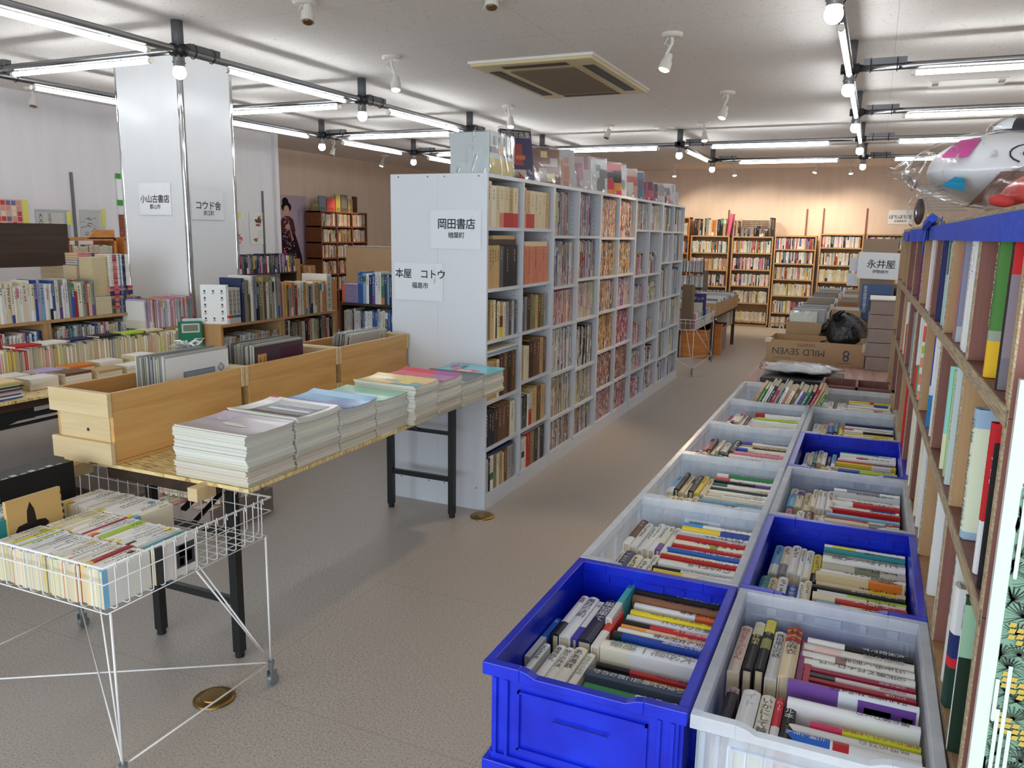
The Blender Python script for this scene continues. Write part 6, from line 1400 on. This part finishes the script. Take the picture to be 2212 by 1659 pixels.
# flower pattern box and slipcases left of the books on top of the brown bookcase
def flow(b, rect):
    for i in range(3):
        for j in range(5):
            if i == 1 and 0 < j < 4: continue
            x, z = -.055+.055*i, .025+.045*j; rect(x-.006,z+.006,x+.006,z+.018,(40,56,50)); rect(x-.001,z-.012,x+.001,z+.006,(60,80,60)); rect(x-.010,z-.006,x-.002,z-.002,(60,80,60)); rect(x+.002,z-.003,x+.010,z+.001,(60,80,60))
fb_ = slab_obj('flower_box', Matrix.Translation((-3.94,3.99,.8805)) @ Matrix.Rotation(.5,4,'Z'), .165, .06, .255, (230,234,236), 'white box with a dark flower pattern, left end of the brown low bookcase', 'box', flow)
x_ = MB()
for i, c in enumerate(((190,60,60),(60,130,110),(60,90,170))):
    book(axes((-3.852,4.05+i*.036,.8805), (0,1,0), (-1,0,0), (0,0,1)), .034, .235, .18, label='light grey slipcased volume with a %s square, right of the flower box' % ['red','green','blue'][i], group=g4, hard=True, rnd=False, col=(196,192,184), bands=[(.16,.24,c)], ink=(70,60,56), title='世界陶磁全集')
row((-3.854,4.16,.8805), (0,1,0), .40, [('grey',3),('tan',3),('white',2),('ivory',3),('navy',1),('olive',2),('brown',2)], (.012,.030), (.25,.31), .2, 'tall group on the brown low bookcase', g4, facing=(1,0,0), seed=35)
row((-3.854,4.57,.8805), (0,1,0), .50, [('red',1.2),('orange',1),('ivory',2),('cream',2),('olive',2),('yellow',.6),('brown',2),('grey',1.5),('tan',2),('navy',.6),('salmon',1)], (.016,.030), (.20,.25), .17, 'shorter group on the brown low bookcase', g4, facing=(1,0,0), seed=36)
book(axes((-3.86,5.12,.8805), (0,1,0), (-1,0,0), (0,0,1)), .055, .285, .24, label='thick white boxed volume at the right end of the brown low bookcase', group=g4, col=(216,210,196), rnd=False, side=(226,224,214), title='日本美術大全')
row((-3.87,3.98,.602), (0,1,0), .56, [('tan',3),('silver',5),('brown',2)], (.028,.034), (.19,.2), .14, 'left opening of the brown low bookcase', g4, facing=(1,0,0), seed=37)
row((-3.87,4.58,.602), (0,1,0), .58, OLD, (.02,.034), (.22,.25), .16, 'right opening of the brown low bookcase', g4, facing=(1,0,0), seed=38)
# thin books leaning by the pillar foot
row((-4.2,3.66,.86), (0,1,0), .40, [('pink',2),('white',3),('lavender',2),('silver',3),('grey',2),('light blue',1),('red',1)], (.007,.014), (.17,.19), .2, 'beside the pillar', 'thin books beside the pillar', facing=(1,0,0), seed=39)
tag(obj('wooden_riser', MB().box((-4.345,3.82,.701), (-4.17,3.995,.859)), M['tanply']), 'small wooden riser under the thin books beside the pillar', 'riser'); 
# rows of paperbacks on the left table, fore edges out
r = random.Random(61); y = 2.05; i = 0
while y < 3.93:
    t = r.uniform(.013,.026); c = pick(r, PALE+[('red',.6),('lime',.6)]); xf = -4.17+.07*(y-3.0)
    if 3.3 < y < 3.5: xf += .0
    book(axes((xf-.105,y+t/2,.7012), (0,-1,0), (1,0,0), (0,0,1)), t-.0008, r.uniform(.118,.15), r.uniform(.105,.115), label='%s book, page edges out, %s in the left table row' % (c, ordw(i)), group='page-edge-out books on the left table', hard=r.random() < .3, col=jit(P[c], 8, r), pg=jit((214,202,170), 14, r), mk=False, name='paperback', cat='paperback')
    y += t; i += 1
for k, (y, w_, c) in enumerate(((2.83,.10,'red'),(3.52,.12,'lime'),(3.15,.11,'navy'),(3.34,.10,'black'),(2.98,.1,'white'),(3.66,.1,'cream'))):
    Mx = axes((-4.20,y,.853), (0,0,1), (1,0,0), (0,1,0)); book(Matrix.Translation((-4.13,y-.06,.853+.006)) @ axes((0,0,0), (0,0,1), (-1,0,0), (0,-1,0)).inverted().to_4x4() if False else axes((-4.12,y+.07,.860), (0,0,1), (-1,0,0), (0,-1,0)), .011, .15, .105, 'paperback', label='%s book lying flat on top of the row on the left table' % c, group=None, hard=False, col=P[c], mk=False)
bg_ = slab_obj('green_folder', Matrix.Translation((-4.02,3.86,.7012)) @ Matrix.Rotation(.95,4,'Z'), .14, .05, .20, (34,120,92), 'dark green boxed folder at the right end of the left table', 'folder', lambda b, rect: (rect(-.055,.13,.055,.19,(196,206,196)), rect(-.045,.14,.045,.18,(120,130,120),.001)))
slab_obj('white_folder', Matrix.Translation((-4.05,3.94,.7012)) @ Matrix.Rotation(.95,4,'Z'), .17, .008, .215, (222,228,236), 'white folder standing behind the green one', 'folder')
# flat piles on the front of the left table
r = random.Random(62)
fp = [(-4.02,2.25,3,'lavender'),(-4.02,2.44,3,'pink'),(-4.02,2.63,3,'white'),(-4.02,2.82,3,'lavender'),(-4.02,3.01,3,'orange'),(-4.02,3.20,3,'white'),(-3.98,3.40,4,'white'),(-3.79,2.62,4,'white'),(-3.79,2.81,4,'brown'),(-3.79,3.0,3,'tan'),(-3.79,3.19,3,'white'),(-3.79,3.38,3,'salmon')]
for k, (x, y, n, c) in enumerate(fp):
    for j in range(n):
        t = .014; top = j == n-1; col = jit(P[c], 10, r) if top else jit((226,220,206), 8, r); yw = r.uniform(-.05,.05)
        Mx = Matrix.Translation((x+.07,y+.07,.7015+t*(j+.5))) @ Matrix.Rotation(yw, 4, 'Z') @ axes((0,0,0), (0,0,1), (-1,0,0), (0,-1,0))
        Mx = Matrix.Translation((x-.06,y-.08,.7015+t*(j+.5))) @ Matrix.Rotation(yw, 4, 'Z') @ axes((0,0,0), (0,0,-1), (1,0,0), (0,1,0)) if False else Mx
        book(Mx, t-.0006, .15, .115, 'paperback', label='%s-covered paperback on top of the %s flat pile, left table' % (c, ordw(k)) if top else 'paperback in the %s flat pile on the left table, %s in it' % (ordw(k), NTH[n-1-j]), group='flat piles of paperbacks on the left table', hard=False, col=col, pg=(206,192,156), mk=False,
             art=[(-1,.2,.2,.8,.7,jit(P[c], 40, r)),(-1,.3,.75,.7,.85,(90,90,90))] if top else None)
for j in range(11):
    c = [(60,100,180),(226,230,232),(90,90,96),(214,216,220),(206,150,160),(80,80,80),(196,214,226),(60,60,60),(206,214,130),(226,200,140),(232,206,150)][j]; lab = 'large thin booklet, %s from the bottom of the pile at the left table edge' % ['first','second','third','fourth','fifth','sixth','seventh','eighth','ninth','tenth','eleventh'][j]
    magazine(-3.90+.004*j, -3.62+.006*math.sin(j*2), 2.0, 2.43+.008*math.sin(j*3), .7012+j*.0075, .0072, c, c, lab, 'booklets piled at the left table edge')
# stacked comics and boxes behind, on the far end of the tan bookcase
def stack(x, y0, y1, z, n, th, cols, lab, grp, dep=.115, edge=False):
    for j in range(n):
        c = jit(cols[j*len(cols)//n], 10, r); h = y1-y0
        Mx = axes((x,y1,z+th*(j+.5)), (0,0,1), (-1,0,0), (0,-1,0)) if not edge else axes((x-dep,y0,z+th*(j+.5)), (0,0,-1), (1,0,0), (0,1,0)) 
        if edge: Mx = axes((x-dep,y0,z+th*(j+.5)), (0,0,1), (1,0,0), (0,-1,0)); Mx = Matrix.Translation((x-dep,y0,z+th*(j+.5))) @ Matrix(((0,1,0,0),(0,0,1,0),(1,0,0,0),(0,0,0,1)))
        book(Mx, th-.0006, h, dep, 'comic', label='%s %s' % (NTH[n-1-j], lab), group=grp, hard=False, col=c, bands=[(.2,.35,jit((60,70,90),30,r)),(.6,.8,jit((200,110,110),40,r)),(.42,.5,(120,140,190))] if not edge else [], ink=(60,60,60), pg=(206,190,150), vis=1.2)
z_ = .963
stack(-4.36,3.56,3.70,z_,7,.0155,[(50,110,90),(200,90,80),(60,60,60),(80,90,140),(190,120,60)],'dark green comic in the low pile, right end of the tan bookcase','low pile of comics')
stack(-4.36,3.705,3.785,z_,7,.0135,[(60,80,70),(60,120,140)],'dark comic in the small pile at the far right of the tan bookcase','small pile of comics')
stack(-4.355,3.44,3.555,z_,10,.0108,[(214,210,200)],'pale comic, page edges out, low pile on the tan bookcase','page-edge-out comics',edge=True)
stack(-4.38,3.57,3.74,z_+.110,4,.014,[(60,50,120),(206,140,110),(180,60,90)],'comic in the purple and red layer of the tall pile','comics in the purple layer')
stack(-4.39,3.58,3.735,z_+.167,14,.0142,[(226,226,222)],'white-spined comic in the tall pile left of the pillar','white comics in the tall pile')
stack(-4.40,3.47,3.575,z_+.110,17,.0142,[(216,206,176)],'cream comic, page edges out, tall pile left of the pillar','cream tall pile of comics',edge=True)
stack(-4.53,3.46,3.60,z_,21,.0142,[(222,216,196)],'comic with page edges out, tallest pile behind','comics in the tallest pile',edge=True)
stack(-4.52,3.47,3.62,z_+.30,5,.015,[(60,80,170),(214,120,110)],'bright comic on top of the tallest pile','comics on the tallest pile')
row((-4.365,3.37,z_), (0,1,0), .066, [('pink',1),('white',3)], (.011,.013), (.15,.153), .11, 'small white set on the tan bookcase', g3, facing=(1,0,0), seed=41)
stack(-4.50,3.30,3.45,z_,12,.0175,[(196,60,90),(226,120,60)],'comic with red and orange spine behind the white set','red and orange comics')
pbx = tag(obj('plain_wood_box', MB().box((-5.2,3.70,.70), (-4.95,4.64,1.235)), M['pine'], bevel=.003), 'plain pale wooden box wall behind the comic piles', 'wooden box')
tag(obj('side_table', MB().box((-5.4,2.4,.66), (-4.90,4.75,.698)).box((-5.3,2.5,0), (-5.2,2.6,.66)).box((-5.3,4.5,0), (-5.2,4.6,.66)).box((-5.0,2.5,0), (-4.92,2.6,.66)).box((-5.0,4.5,0), (-4.92,4.6,.66)), M['darkw']), 'dark wooden table behind the tan low bookcase', 'table')
db = thing('dark_display_shelf', (-4.9,2.9,.70), 'dark brown stained board shelf standing over the white books at far left', 'shelf')
obj('front_board', MB().box((-4.86,1.9,1.245), (-4.84,3.66,1.515)), M['darkw'], db); obj('top_board', MB().box((-5.12,1.9,1.50), (-4.86,3.66,1.515)), M['darkw'], db)
obj('post', MB().box((-5.0,2.92,.698), (-4.90,3.06,1.245)), M['darkw'], db)
# orange display shelves further back
for i, (y0, y1, zt) in enumerate(((4.55,4.97,1.475),(5.09,5.32,1.49))):
    t = thing('orange_stand', (-6.05,y0,0), 'orange pine book stand near the left wall, the %s one' % ['left','right'][i], 'book stand')
    p_ = [(y1-(y1-y0)*.62, 1.40),(y1,1.40),(y1,zt),(y1-(y1-y0)*.42,zt)]
    obj('end_board', MB().add([(-5.99,a,b) for a,b in p_]+[(-6.01,a,b) for a,b in p_], [(0,1,2,3),(7,6,5,4),(0,4,5,1),(1,5,6,2),(2,6,7,3),(3,7,4,0)]), M['orange'], t)
    obj('shelf', MB().box((-6.25,y0-.02,1.385), (-5.99,y1+.01,1.41)).box((-6.25,y0-.02,1.13), (-5.99,y1+.01,1.15)).box((-6.25,y1-.01,.0), (-5.99,y1+.015,1.40)).box((-6.25,y0-.03,.0), (-5.99,y0-.01,1.40)), M['orange'], t)
    row((-6.0,y0,1.152), (0,1,0), y1-y0-.01, [('cream',4),('ivory',2),('salmon',1)], (.014,.022), (.18,.20), .13, 'the %s orange stand' % ['left','right'][i], 'books in the orange stands', facing=(1,0,0), seed=44+i)
# wall prints (posters, drawings, sheets)
def wallprint(name, x, y0, y1, z0, z1, col, label, art=None, cat='print', bag=True):
    W, H = y1-y0, z1-z0; b = MB().box((-W/2,-.001,-H/2), (W/2,.001,H/2), col)
    def rect(a, b_, c_, d_, k, o=.0016): b.add([(a*W-W/2,-o,b_*H-H/2),(c_*W-W/2,-o,b_*H-H/2),(c_*W-W/2,-o,d_*H-H/2),(a*W-W/2,-o,d_*H-H/2)], [(0,1,2,3)], k)
    if art: art(b, rect, W, H)
    o = tag(obj(name, b, M['matte'], M=YZ(x,(y0+y1)/2,(z0+z1)/2)), label, cat)
    if bag: obj('clear_bag', MB().box((-W/2-.015,-.006,-H/2-.01), (W/2+.015,-.004,H/2+.03)), M['film'], o, M=Matrix())
def a_grid(b, rect, W, H):
    q = random.Random(5)
    for i in range(8):
        for j in range(6): rect(.02+i*.12,.02+j*.16,.12+i*.12,.16+j*.16, q.choice([(206,70,70),(226,150,140),(200,190,160),(120,110,150),(236,216,190),(90,110,130)]))
    rect(.86,.2,1.0,1,(226,222,120),.003)
def a_call(b, rect, W, H):
    rect(0,0,1,1,(176,186,190)); rect(.03,.05,.82,.9,(206,206,196),.002)
    put_text(b, '大古書即売会', Matrix.Translation((-W*.36,-.004,H*.38)) , .05, (60,60,60), True)
    put_text(b, '古本まつり市', Matrix.Translation((-W*.1,-.004,H*.38)), .038, (80,80,80), True); rect(.9,.5,1.05,.95,(226,222,120),.005)
def a_ink(b, rect, W, H):
    rect(0,0,.75,1,(196,198,196)); q = random.Random(3)
    for i in range(26): x, z = q.uniform(0,.6), q.uniform(0,.7); rect(x,z,x+q.uniform(.05,.2),z+.02,q.choice([(110,112,112),(150,150,150),(80,82,84)]),.002)
    rect(.76,0,1,.9,(206,204,198),.002); rect(.86,.4,1.05,1.05,(222,220,130),.004)
def a_pat(b, rect, W, H):
    q = random.Random(4)
    for i in range(60): x, z = q.uniform(0,.85), q.uniform(0,.97); rect(x,z,x+.12,z+.025,q.choice([(170,90,70),(120,60,60),(196,130,100),(90,60,70)]))
def a_art1(b, rect, W, H):
    q = random.Random(6)
    for i in range(14): x, z = q.uniform(.25,.6), q.uniform(.55,.85); rect(x,z,x+.14,z+.06,q.choice([(110,70,60),(150,100,80),(90,60,50),(190,150,120)]),.002+.0003*i)
    for i in range(6): x, z = q.uniform(.2,.35), q.uniform(.05,.15); rect(x,z,x+.12,z+.05,q.choice([(150,120,80),(110,90,60)]),.002+.0003*i)
    rect(.72,.88,.9,1.0,(222,220,130),.004)
    for i in range(5): rect(.45,.2+i*.05,.85,.21+i*.05,(190,190,186),.002)
def a_art2(b, rect, W, H):
    q = random.Random(8)
    for i in range(9): x, z = q.uniform(.45,.7), q.uniform(.02,.25); rect(x,z,x+.2,z+.06,q.choice([(206,90,80),(226,130,120)]),.002+.0003*i)
    rect(.6,.82,.8,1.0,(222,220,130),.004)
WX = -6.745
wallprint('grid_print', WX, 4.35, 4.74, 1.44, 1.72, (206,190,176), 'colourful gridded picture sheet on the left wall at the picture edge', a_grid)
wallprint('calligraphy_print', WX, 4.80, 5.13, 1.38, 1.645, (190,196,196), 'calligraphy print on the left wall above the dark board', a_call)
wallprint('ink_print', WX, 5.235, 5.495, 1.40, 1.655, (196,198,196), 'grey ink landscape print on the left wall', a_ink)
wallprint('pattern_print', WX, 5.66, 5.85, 1.30, 1.62, (150,84,66), 'reddish patterned strip on the left wall beside the pillar', a_pat, bag=False)
wallprint('blank_sheet', WX, 5.655, 5.85, 1.63, 1.70, (222,222,226), 'plain white sheet above the reddish strip on the left wall', bag=False, cat='paper sheet')
sg = sign('paper_sign', YZ(WX,5.80,1.86), .28, .20, [('古本',-.005,.005,.075),('郡',.05,-.06,.04)], 'white sign 古本 on the left wall partly hidden by the pillar', bag=False)
for z in (1.985,1.735): tag(obj('green_tape', MB().box((WX+.004,5.655,z-.025), (WX+.006,5.78,z+.025), (70,160,60)), M['matte']), 'green tape strip %s the 古本 sign' % ('above' if z > 1.9 else 'below'), 'tape')
wallprint('animal_print', WX, 7.46, 7.74, 1.325, 1.70, (226,226,222), 'pale art print with a brown animal figure on the left wall', a_art1)
wallprint('bird_print', WX, 7.12, 7.37, 1.325, 1.69, (226,226,222), 'pale art print with a red figure, partly behind the pillar', a_art2)
# the paper signs on the pillar
sign('paper_sign', XZ(PX-.278,PY-.004,1.695), .30, .215, [('小山古書店',0,.0,.055),('郡山市',0,-.052,.034)], 'white paper sign 小山古書店 郡山市 on the left face of the pillar', paper=(246,247,250))
sign('paper_sign', YZ(PX+.004,PY+.195,1.662), .30, .205, [('コウド舎',.005,-.005,.060),('浪江町',.005,-.056,.034)], 'white paper sign コウド舎 浪江町 on the right face of the pillar', paper=(246,247,250))
# recess: kimono poster, wooden cube shelf, cartons
def a_kim(b, rect, W, H):
    q = random.Random(10); rect(0,0,1,1,(190,170,186)); rect(0,0,.3,1,(206,180,180),.0018)
    def poly(pts, k, o): b.add([(x*W-W/2,-o,z*H-H/2) for x, z in pts], [tuple(range(len(pts)))], k)
    def ell(cx, cz, rx, rz, k, o): poly([(cx+rx*math.cos(a), cz+rz*math.sin(a)) for a in [i*math.pi/9 for i in range(18)]], k, o)
    ell(.33,.905,.10,.06,(28,22,24),.0024); ell(.36,.83,.155,.075,(30,24,26),.0026); ell(.36,.785,.085,.068,(214,176,160),.0032); poly([(.30,.72),(.43,.72),(.45,.66),(.28,.66)],(206,166,150),.0030)
    poly([(.20,.66),(.30,.70),(.44,.70),(.56,.65),(.62,.50),(.58,.42),(.12,.42),(.10,.52)],(92,50,54),.0034)
    poly([(.08,.46),(.60,.46),(.70,.30),(.80,.12),(.82,-.0),(.02,.0),(.02,.34)],(44,30,44),.0036)
    for i in range(90):
        z = q.uniform(.02,.68); w2 = .12+.6*(.7-z); x = .36+q.uniform(-.5,.6)*w2; ell(x, z, .018, .010, q.choice([(200,90,100),(206,160,150),(160,60,90),(120,90,120),(216,190,170)]), .0040)
    poly([(.30,.56),(.40,.60),(.46,.55),(.42,.50),(.33,.52)],(212,172,156),.0044); poly([(.42,.54),(.46,.52),(.56,.36),(.50,.34)],(196,140,130),.0044)
    poly([(.14,.14),(.34,.14),(.34,.17),(.14,.17)],(214,50,110),.0046); poly([(.22,.08),(.27,.08),(.27,.22),(.22,.22)],(214,50,110),.0048)
    put_text(b, '着物がたり', Matrix.Translation((W*.24,-.003,H*.30)), .055, (130,120,170), True)
wallprint('kimono_poster', -7.79, 9.13, 9.83, 1.0, 1.99, (190,170,186), 'tall poster of a person in a dark flowered kimono with hair up', a_kim, cat='poster', bag=False)
ks = thing('cube_shelf', (-7.6,10.2,0), 'reddish wooden cube shelf of books in the beige recess', 'shelf')
ys_ = [9.74,10.12,10.51,10.90]; zs_ = [.62,.86,1.10,1.33,1.565,1.78]
for y in ys_: obj('upright', MB().box((-7.72,y-.012,.3), (-7.45,y+.012,1.78)), M['brownshelf'], ks)
for z in zs_: obj('shelf', MB().box((-7.72,9.728,z-.022), (-7.448,10.912,z)), M['brownshelf'], ks)
obj('back_panel', MB().box((-7.73,9.728,0), (-7.72,10.912,1.78)), M['brownshelf'], ks); obj('base', MB().box((-7.72,9.74,0), (-7.46,10.9,.3)), M['brownshelf'], ks)
for i in range(3):
    for j, z in enumerate(zs_[:-1]): row((-7.46,ys_[i]+.016,z+.001), (0,1,0), .34, WOODY+[('red',2),('orange',2)], (.013,.024), (.16,.19), .14, 'cube', 'books in the cube shelf', facing=(1,0,0), seed=1400+i*6+j, vis=.6)
slab_x = [(9.70,9.84,.10,(150,140,96)),(9.86,10.02,.22,(130,140,150)),(10.04,10.24,.20,(206,100,90)),(10.26,10.38,.26,(170,160,90)),(10.40,10.56,.26,(100,104,100)),(10.58,10.70,.20,(170,150,110)),(10.72,10.82,.25,(90,60,50))]
for i, (a, c, h, k) in enumerate(slab_x): tag(obj('display_book', MB().box((-7.60,a,1.781), (-7.57,c,1.781+h), k).box((-7.5695,a+.02,1.80), (-7.569,c-.02,1.84), tuple(v*.8 for v in k)), M['paper']), 'small cover-out book on the cube shelf top, %s' % ordw(i), 'book', 'cover-out books on the cube shelf')
for i, (x0, x1, y0, y1, z0, z1) in enumerate(((-7.4,-7.1,8.55,8.80,0,1.12),(-7.4,-7.1,8.86,9.12,.62,1.02),(-7.35,-7.0,8.82,9.20,0,.61),(-7.4,-7.1,9.25,9.6,0,.80))):
    bb = MB().box((x0,y0,z0), (x1,y1,z1)); o = tag(obj('kraft_carton', bb, M['kraft'], bevel=.004), 'brown kraft carton stacked below the kimono poster, %s' % ['tall one at left','upper one','lower one','small one at right'][i], 'box', 'kraft cartons below the poster')
    tpx = MB().box((x1+.0002,(y0+y1)/2-.02,z0+.02), (x1+.001,(y0+y1)/2+.02,z1-.01), (196,160,120))
    for k in range(5 if i != 0 else 12): tpx.box((x1+.0002,y0+.02,z0+.05+k*.075), (x1+.001,y0+.10,z0+.055+k*.075), (96,66,44)) if z0+.06+k*.075 < z1 else None
    obj('tape_and_print', tpx, M['matte'], o)
# beige carton and white books facing the camera right of the brown low bookcase
lb3 = thing('dark_bookcase', (-3.7,5.75,0), 'dark wooden bookcase left of the white bookcase end, bright books on top', 'bookcase')
obj('top_board', MB().box((-4.12,5.60,.88), (-2.46,5.86,.90)), M['darkw'], lb3); obj('shelf', MB().box((-4.10,5.602,.62), (-2.48,5.85,.64)), M['darkw'], lb3); obj('side_panel', MB().box((-4.12,5.602,0), (-4.10,5.86,.88)), M['darkw'], lb3); obj('side_panel', MB().box((-2.48,5.602,0), (-2.46,5.86,.88)), M['darkw'], lb3); obj('back_panel', MB().box((-4.10,5.85,0), (-2.48,5.858,.88)), M['darkw'], lb3)
row((-3.93,5.61,.901), (1,0,0), .5, [('light blue',1.5),('blue',2),('white',2.5),('navy',1),('green',1.5),('yellow',1),('red',.8)], (.018,.032), (.24,.27), .17, 'on the dark bookcase left of the white end', 'bright books on the dark bookcase', facing=(0,-1,0), seed=51)
row((-4.09,5.62,.641), (1,0,0), .66, [('white',4),('dark grey',2),('blue',1),('ivory',1),('pink',.8),('silver',2)], (.016,.03), (.19,.22), .15, 'inside the dark bookcase', 'bright books on the dark bookcase', facing=(0,-1,0), seed=52)
for j in range(10): book(axes((-4.10,5.615,.902+.0155*(j+.5)), (0,0,-1), (0,1,0), (1,0,0)), .015, .16, .12, 'comic', label='%s comic with lavender and orange spine in the flat pile on the dark bookcase' % NTH[9-j], group='lavender comics on the dark bookcase', hard=False, col=(150,140,180), bands=[(0,.2,(214,110,90))])
for j in range(7): book(axes((-4.02,5.72,1.06+.018*(j+.5)), (0,0,-1), (0,1,0), (1,0,0)), .017, .13, .11, 'comic', label='white comic with pink marks in the upper pile on the dark bookcase', group='white comics on the dark bookcase', hard=False, col=(226,220,222), bands=[(.4,.7,(214,150,160))]) if False else None
cb = thing('upturned_carton', (-4.6,7.0,0), 'beige carton box with an open side, standing behind the bright books', 'box')
obj('panel', MB().box((-4.98,6.9,.40), (-4.43,6.91,1.33)), M['card'], cb); obj('top', MB().box((-4.98,6.9,1.33), (-4.14,7.3,1.345)), M['cardgrey'], cb); obj('side', MB().box((-4.16,6.92,.40), (-4.145,7.3,1.33)), M['card'], cb); obj('back', MB().box((-4.98,7.29,.0), (-4.145,7.3,1.33)), M['darkw'], cb)
obj('base', MB().box((-4.98,6.9,0), (-4.145,7.29,.40)), M['card'], cb)
# dark books on a ledge between the pillar and the recess
lg = thing('wall_ledge', (-6.5,7.2,0), 'dark ledge of upright dark books along the white wall', 'ledge')
obj('board', MB().box((-6.72,6.6,.985), (-6.45,7.93,1.0)).box((-6.72,6.6,0), (-6.46,6.62,.985)).box((-6.72,7.91,0), (-6.46,7.93,.985)), M['darkw'], lg)
row((-6.46,6.75,1.001), (0,1,0), 1.15, [('black',4),('navy',2),('white',1.3),('lavender',1),('yellow',.6),('crimson',.8),('dark grey',3)], (.02,.035), (.19,.22), .15, 'ledge', 'dark books on the wall ledge', facing=(1,0,0), seed=53)
# boxes of books on the floor under the left table and the front table
def floorbox(x0, x1, y0, y1, h, mat, label): return carton('floor_box', x0, y0, x1, y1, .001, h, M[mat], label)
floorbox(-4.2,-3.4,2.0,2.6,.22,'darkw','dark open box of books on the floor under the left table')
row((-3.44,2.03,.01), (0,1,0), .52, [('black',3),('silver',2),('red',1),('blue',1),('pink',.8),('white',2)], (.02,.04), (.27,.3), .3, 'floor box under the left table', 'books in the floor box', facing=(1,0,0), seed=54) if False else row((-4.15,2.03,.32), (1,0,0), .7, [('black',3),('silver',2),('red',1),('blue',1),('white',2)], (.02,.045), (.25,.28), .28, 'floor box under the left table', 'books in the floor box', facing=(0,0,1), up=(0,1,0), seed=54)
floorbox(-3.42,-2.86,2.80,3.25,.13,'cardgrey','grey open box of cream paperbacks on the floor between the tables')
row((-3.38,2.83,.118), (1,0,0), .48, [('cream',4),('pink',2),('ivory',3),('red',.6),('white',2)], (.012,.02), (.15,.155), .105, 'near row of the grey floor box', 'paperbacks in the grey floor box', facing=(0,0,1), up=(0,1,0), seed=55, cat='paperback', noun='paperback')
row((-3.38,2.92,.225), (1,0,0), .48, [('cream',4),('ivory',3),('tan',2)], (.012,.02), (.15,.155), .105, 'upper row of the grey floor box', 'paperbacks in the grey floor box', facing=(0,0,1), up=(0,1,0), seed=56, cat='paperback', noun='paperback')
row((-3.38,3.07,.118), (1,0,0), .48, [('cream',4),('ivory',3),('blue',1)], (.012,.02), (.15,.155), .105, 'far row of the grey floor box', 'paperbacks in the grey floor box', facing=(0,0,1), up=(0,1,0), seed=57, cat='paperback', noun='paperback')

# ---------------------------------------------------------------- build every book: the 300 largest of a kind one by one, the rest as one object
fwd = RW[2]
def score(s):
    p = s['M'].to_translation() - CAM; dz = max(.3, p.dot(fwd)); u = F_PX*p.dot(RW[0])/dz+1106; v = F_PX*p.dot(RW[1])/dz+829.5
    off = 0.02 if (u < -60 or u > 2270 or v < -60 or v > 1720) else 1
    return s['vis']*off*s['h']*max(s['t'], .012)/dz**2
KINDS = {}
for s in SPECS: KINDS.setdefault(s['cat'], []).append(s)
STUFF = {'book': ('shelved_books', 'rows of small far-off books filling the wooden shelves along the back wall and beyond'), 'magazine': ('shelved_magazines', 'thin magazines filling the farther cells of the long white bookcase'),
         'paperback': ('piled_paperbacks', 'the farther paperbacks on the left tables'), 'comic': ('piled_comics', 'the farther comics in piles'), 'disc case': ('racked_disc_cases', 'disc cases')}
LIMIT = {'book': 300, 'magazine': 92, 'paperback': 300, 'comic': 300, 'disc case': 300}
USED = {}
for cat, lst in KINDS.items():
    lst.sort(key=lambda s: -score(s)); sc_mb = MB()
    for i, s in enumerate(lst):
        cv, pg = book_geo(s['t'], s['h'], s['d'], r=random.Random(s['sd']), **s['k'])
        if i < LIMIT[cat]:
            o = obj(s['name'], cv, M['paper'], M=s['M']); tag(o, s['label'], cat, s['group'])
            obj('pages', pg, M['pages'], o, M=Matrix())
        else: sc_mb.join(cv, s['M']); sc_mb.join(pg, s['M'])
    if sc_mb.v: tag(obj(STUFF[cat][0], sc_mb, M['paper'], origin=(-1.9,6,0)), STUFF[cat][1], cat, None, 'stuff')
print('BOOKS', {k: len(v) for k, v in KINDS.items()})
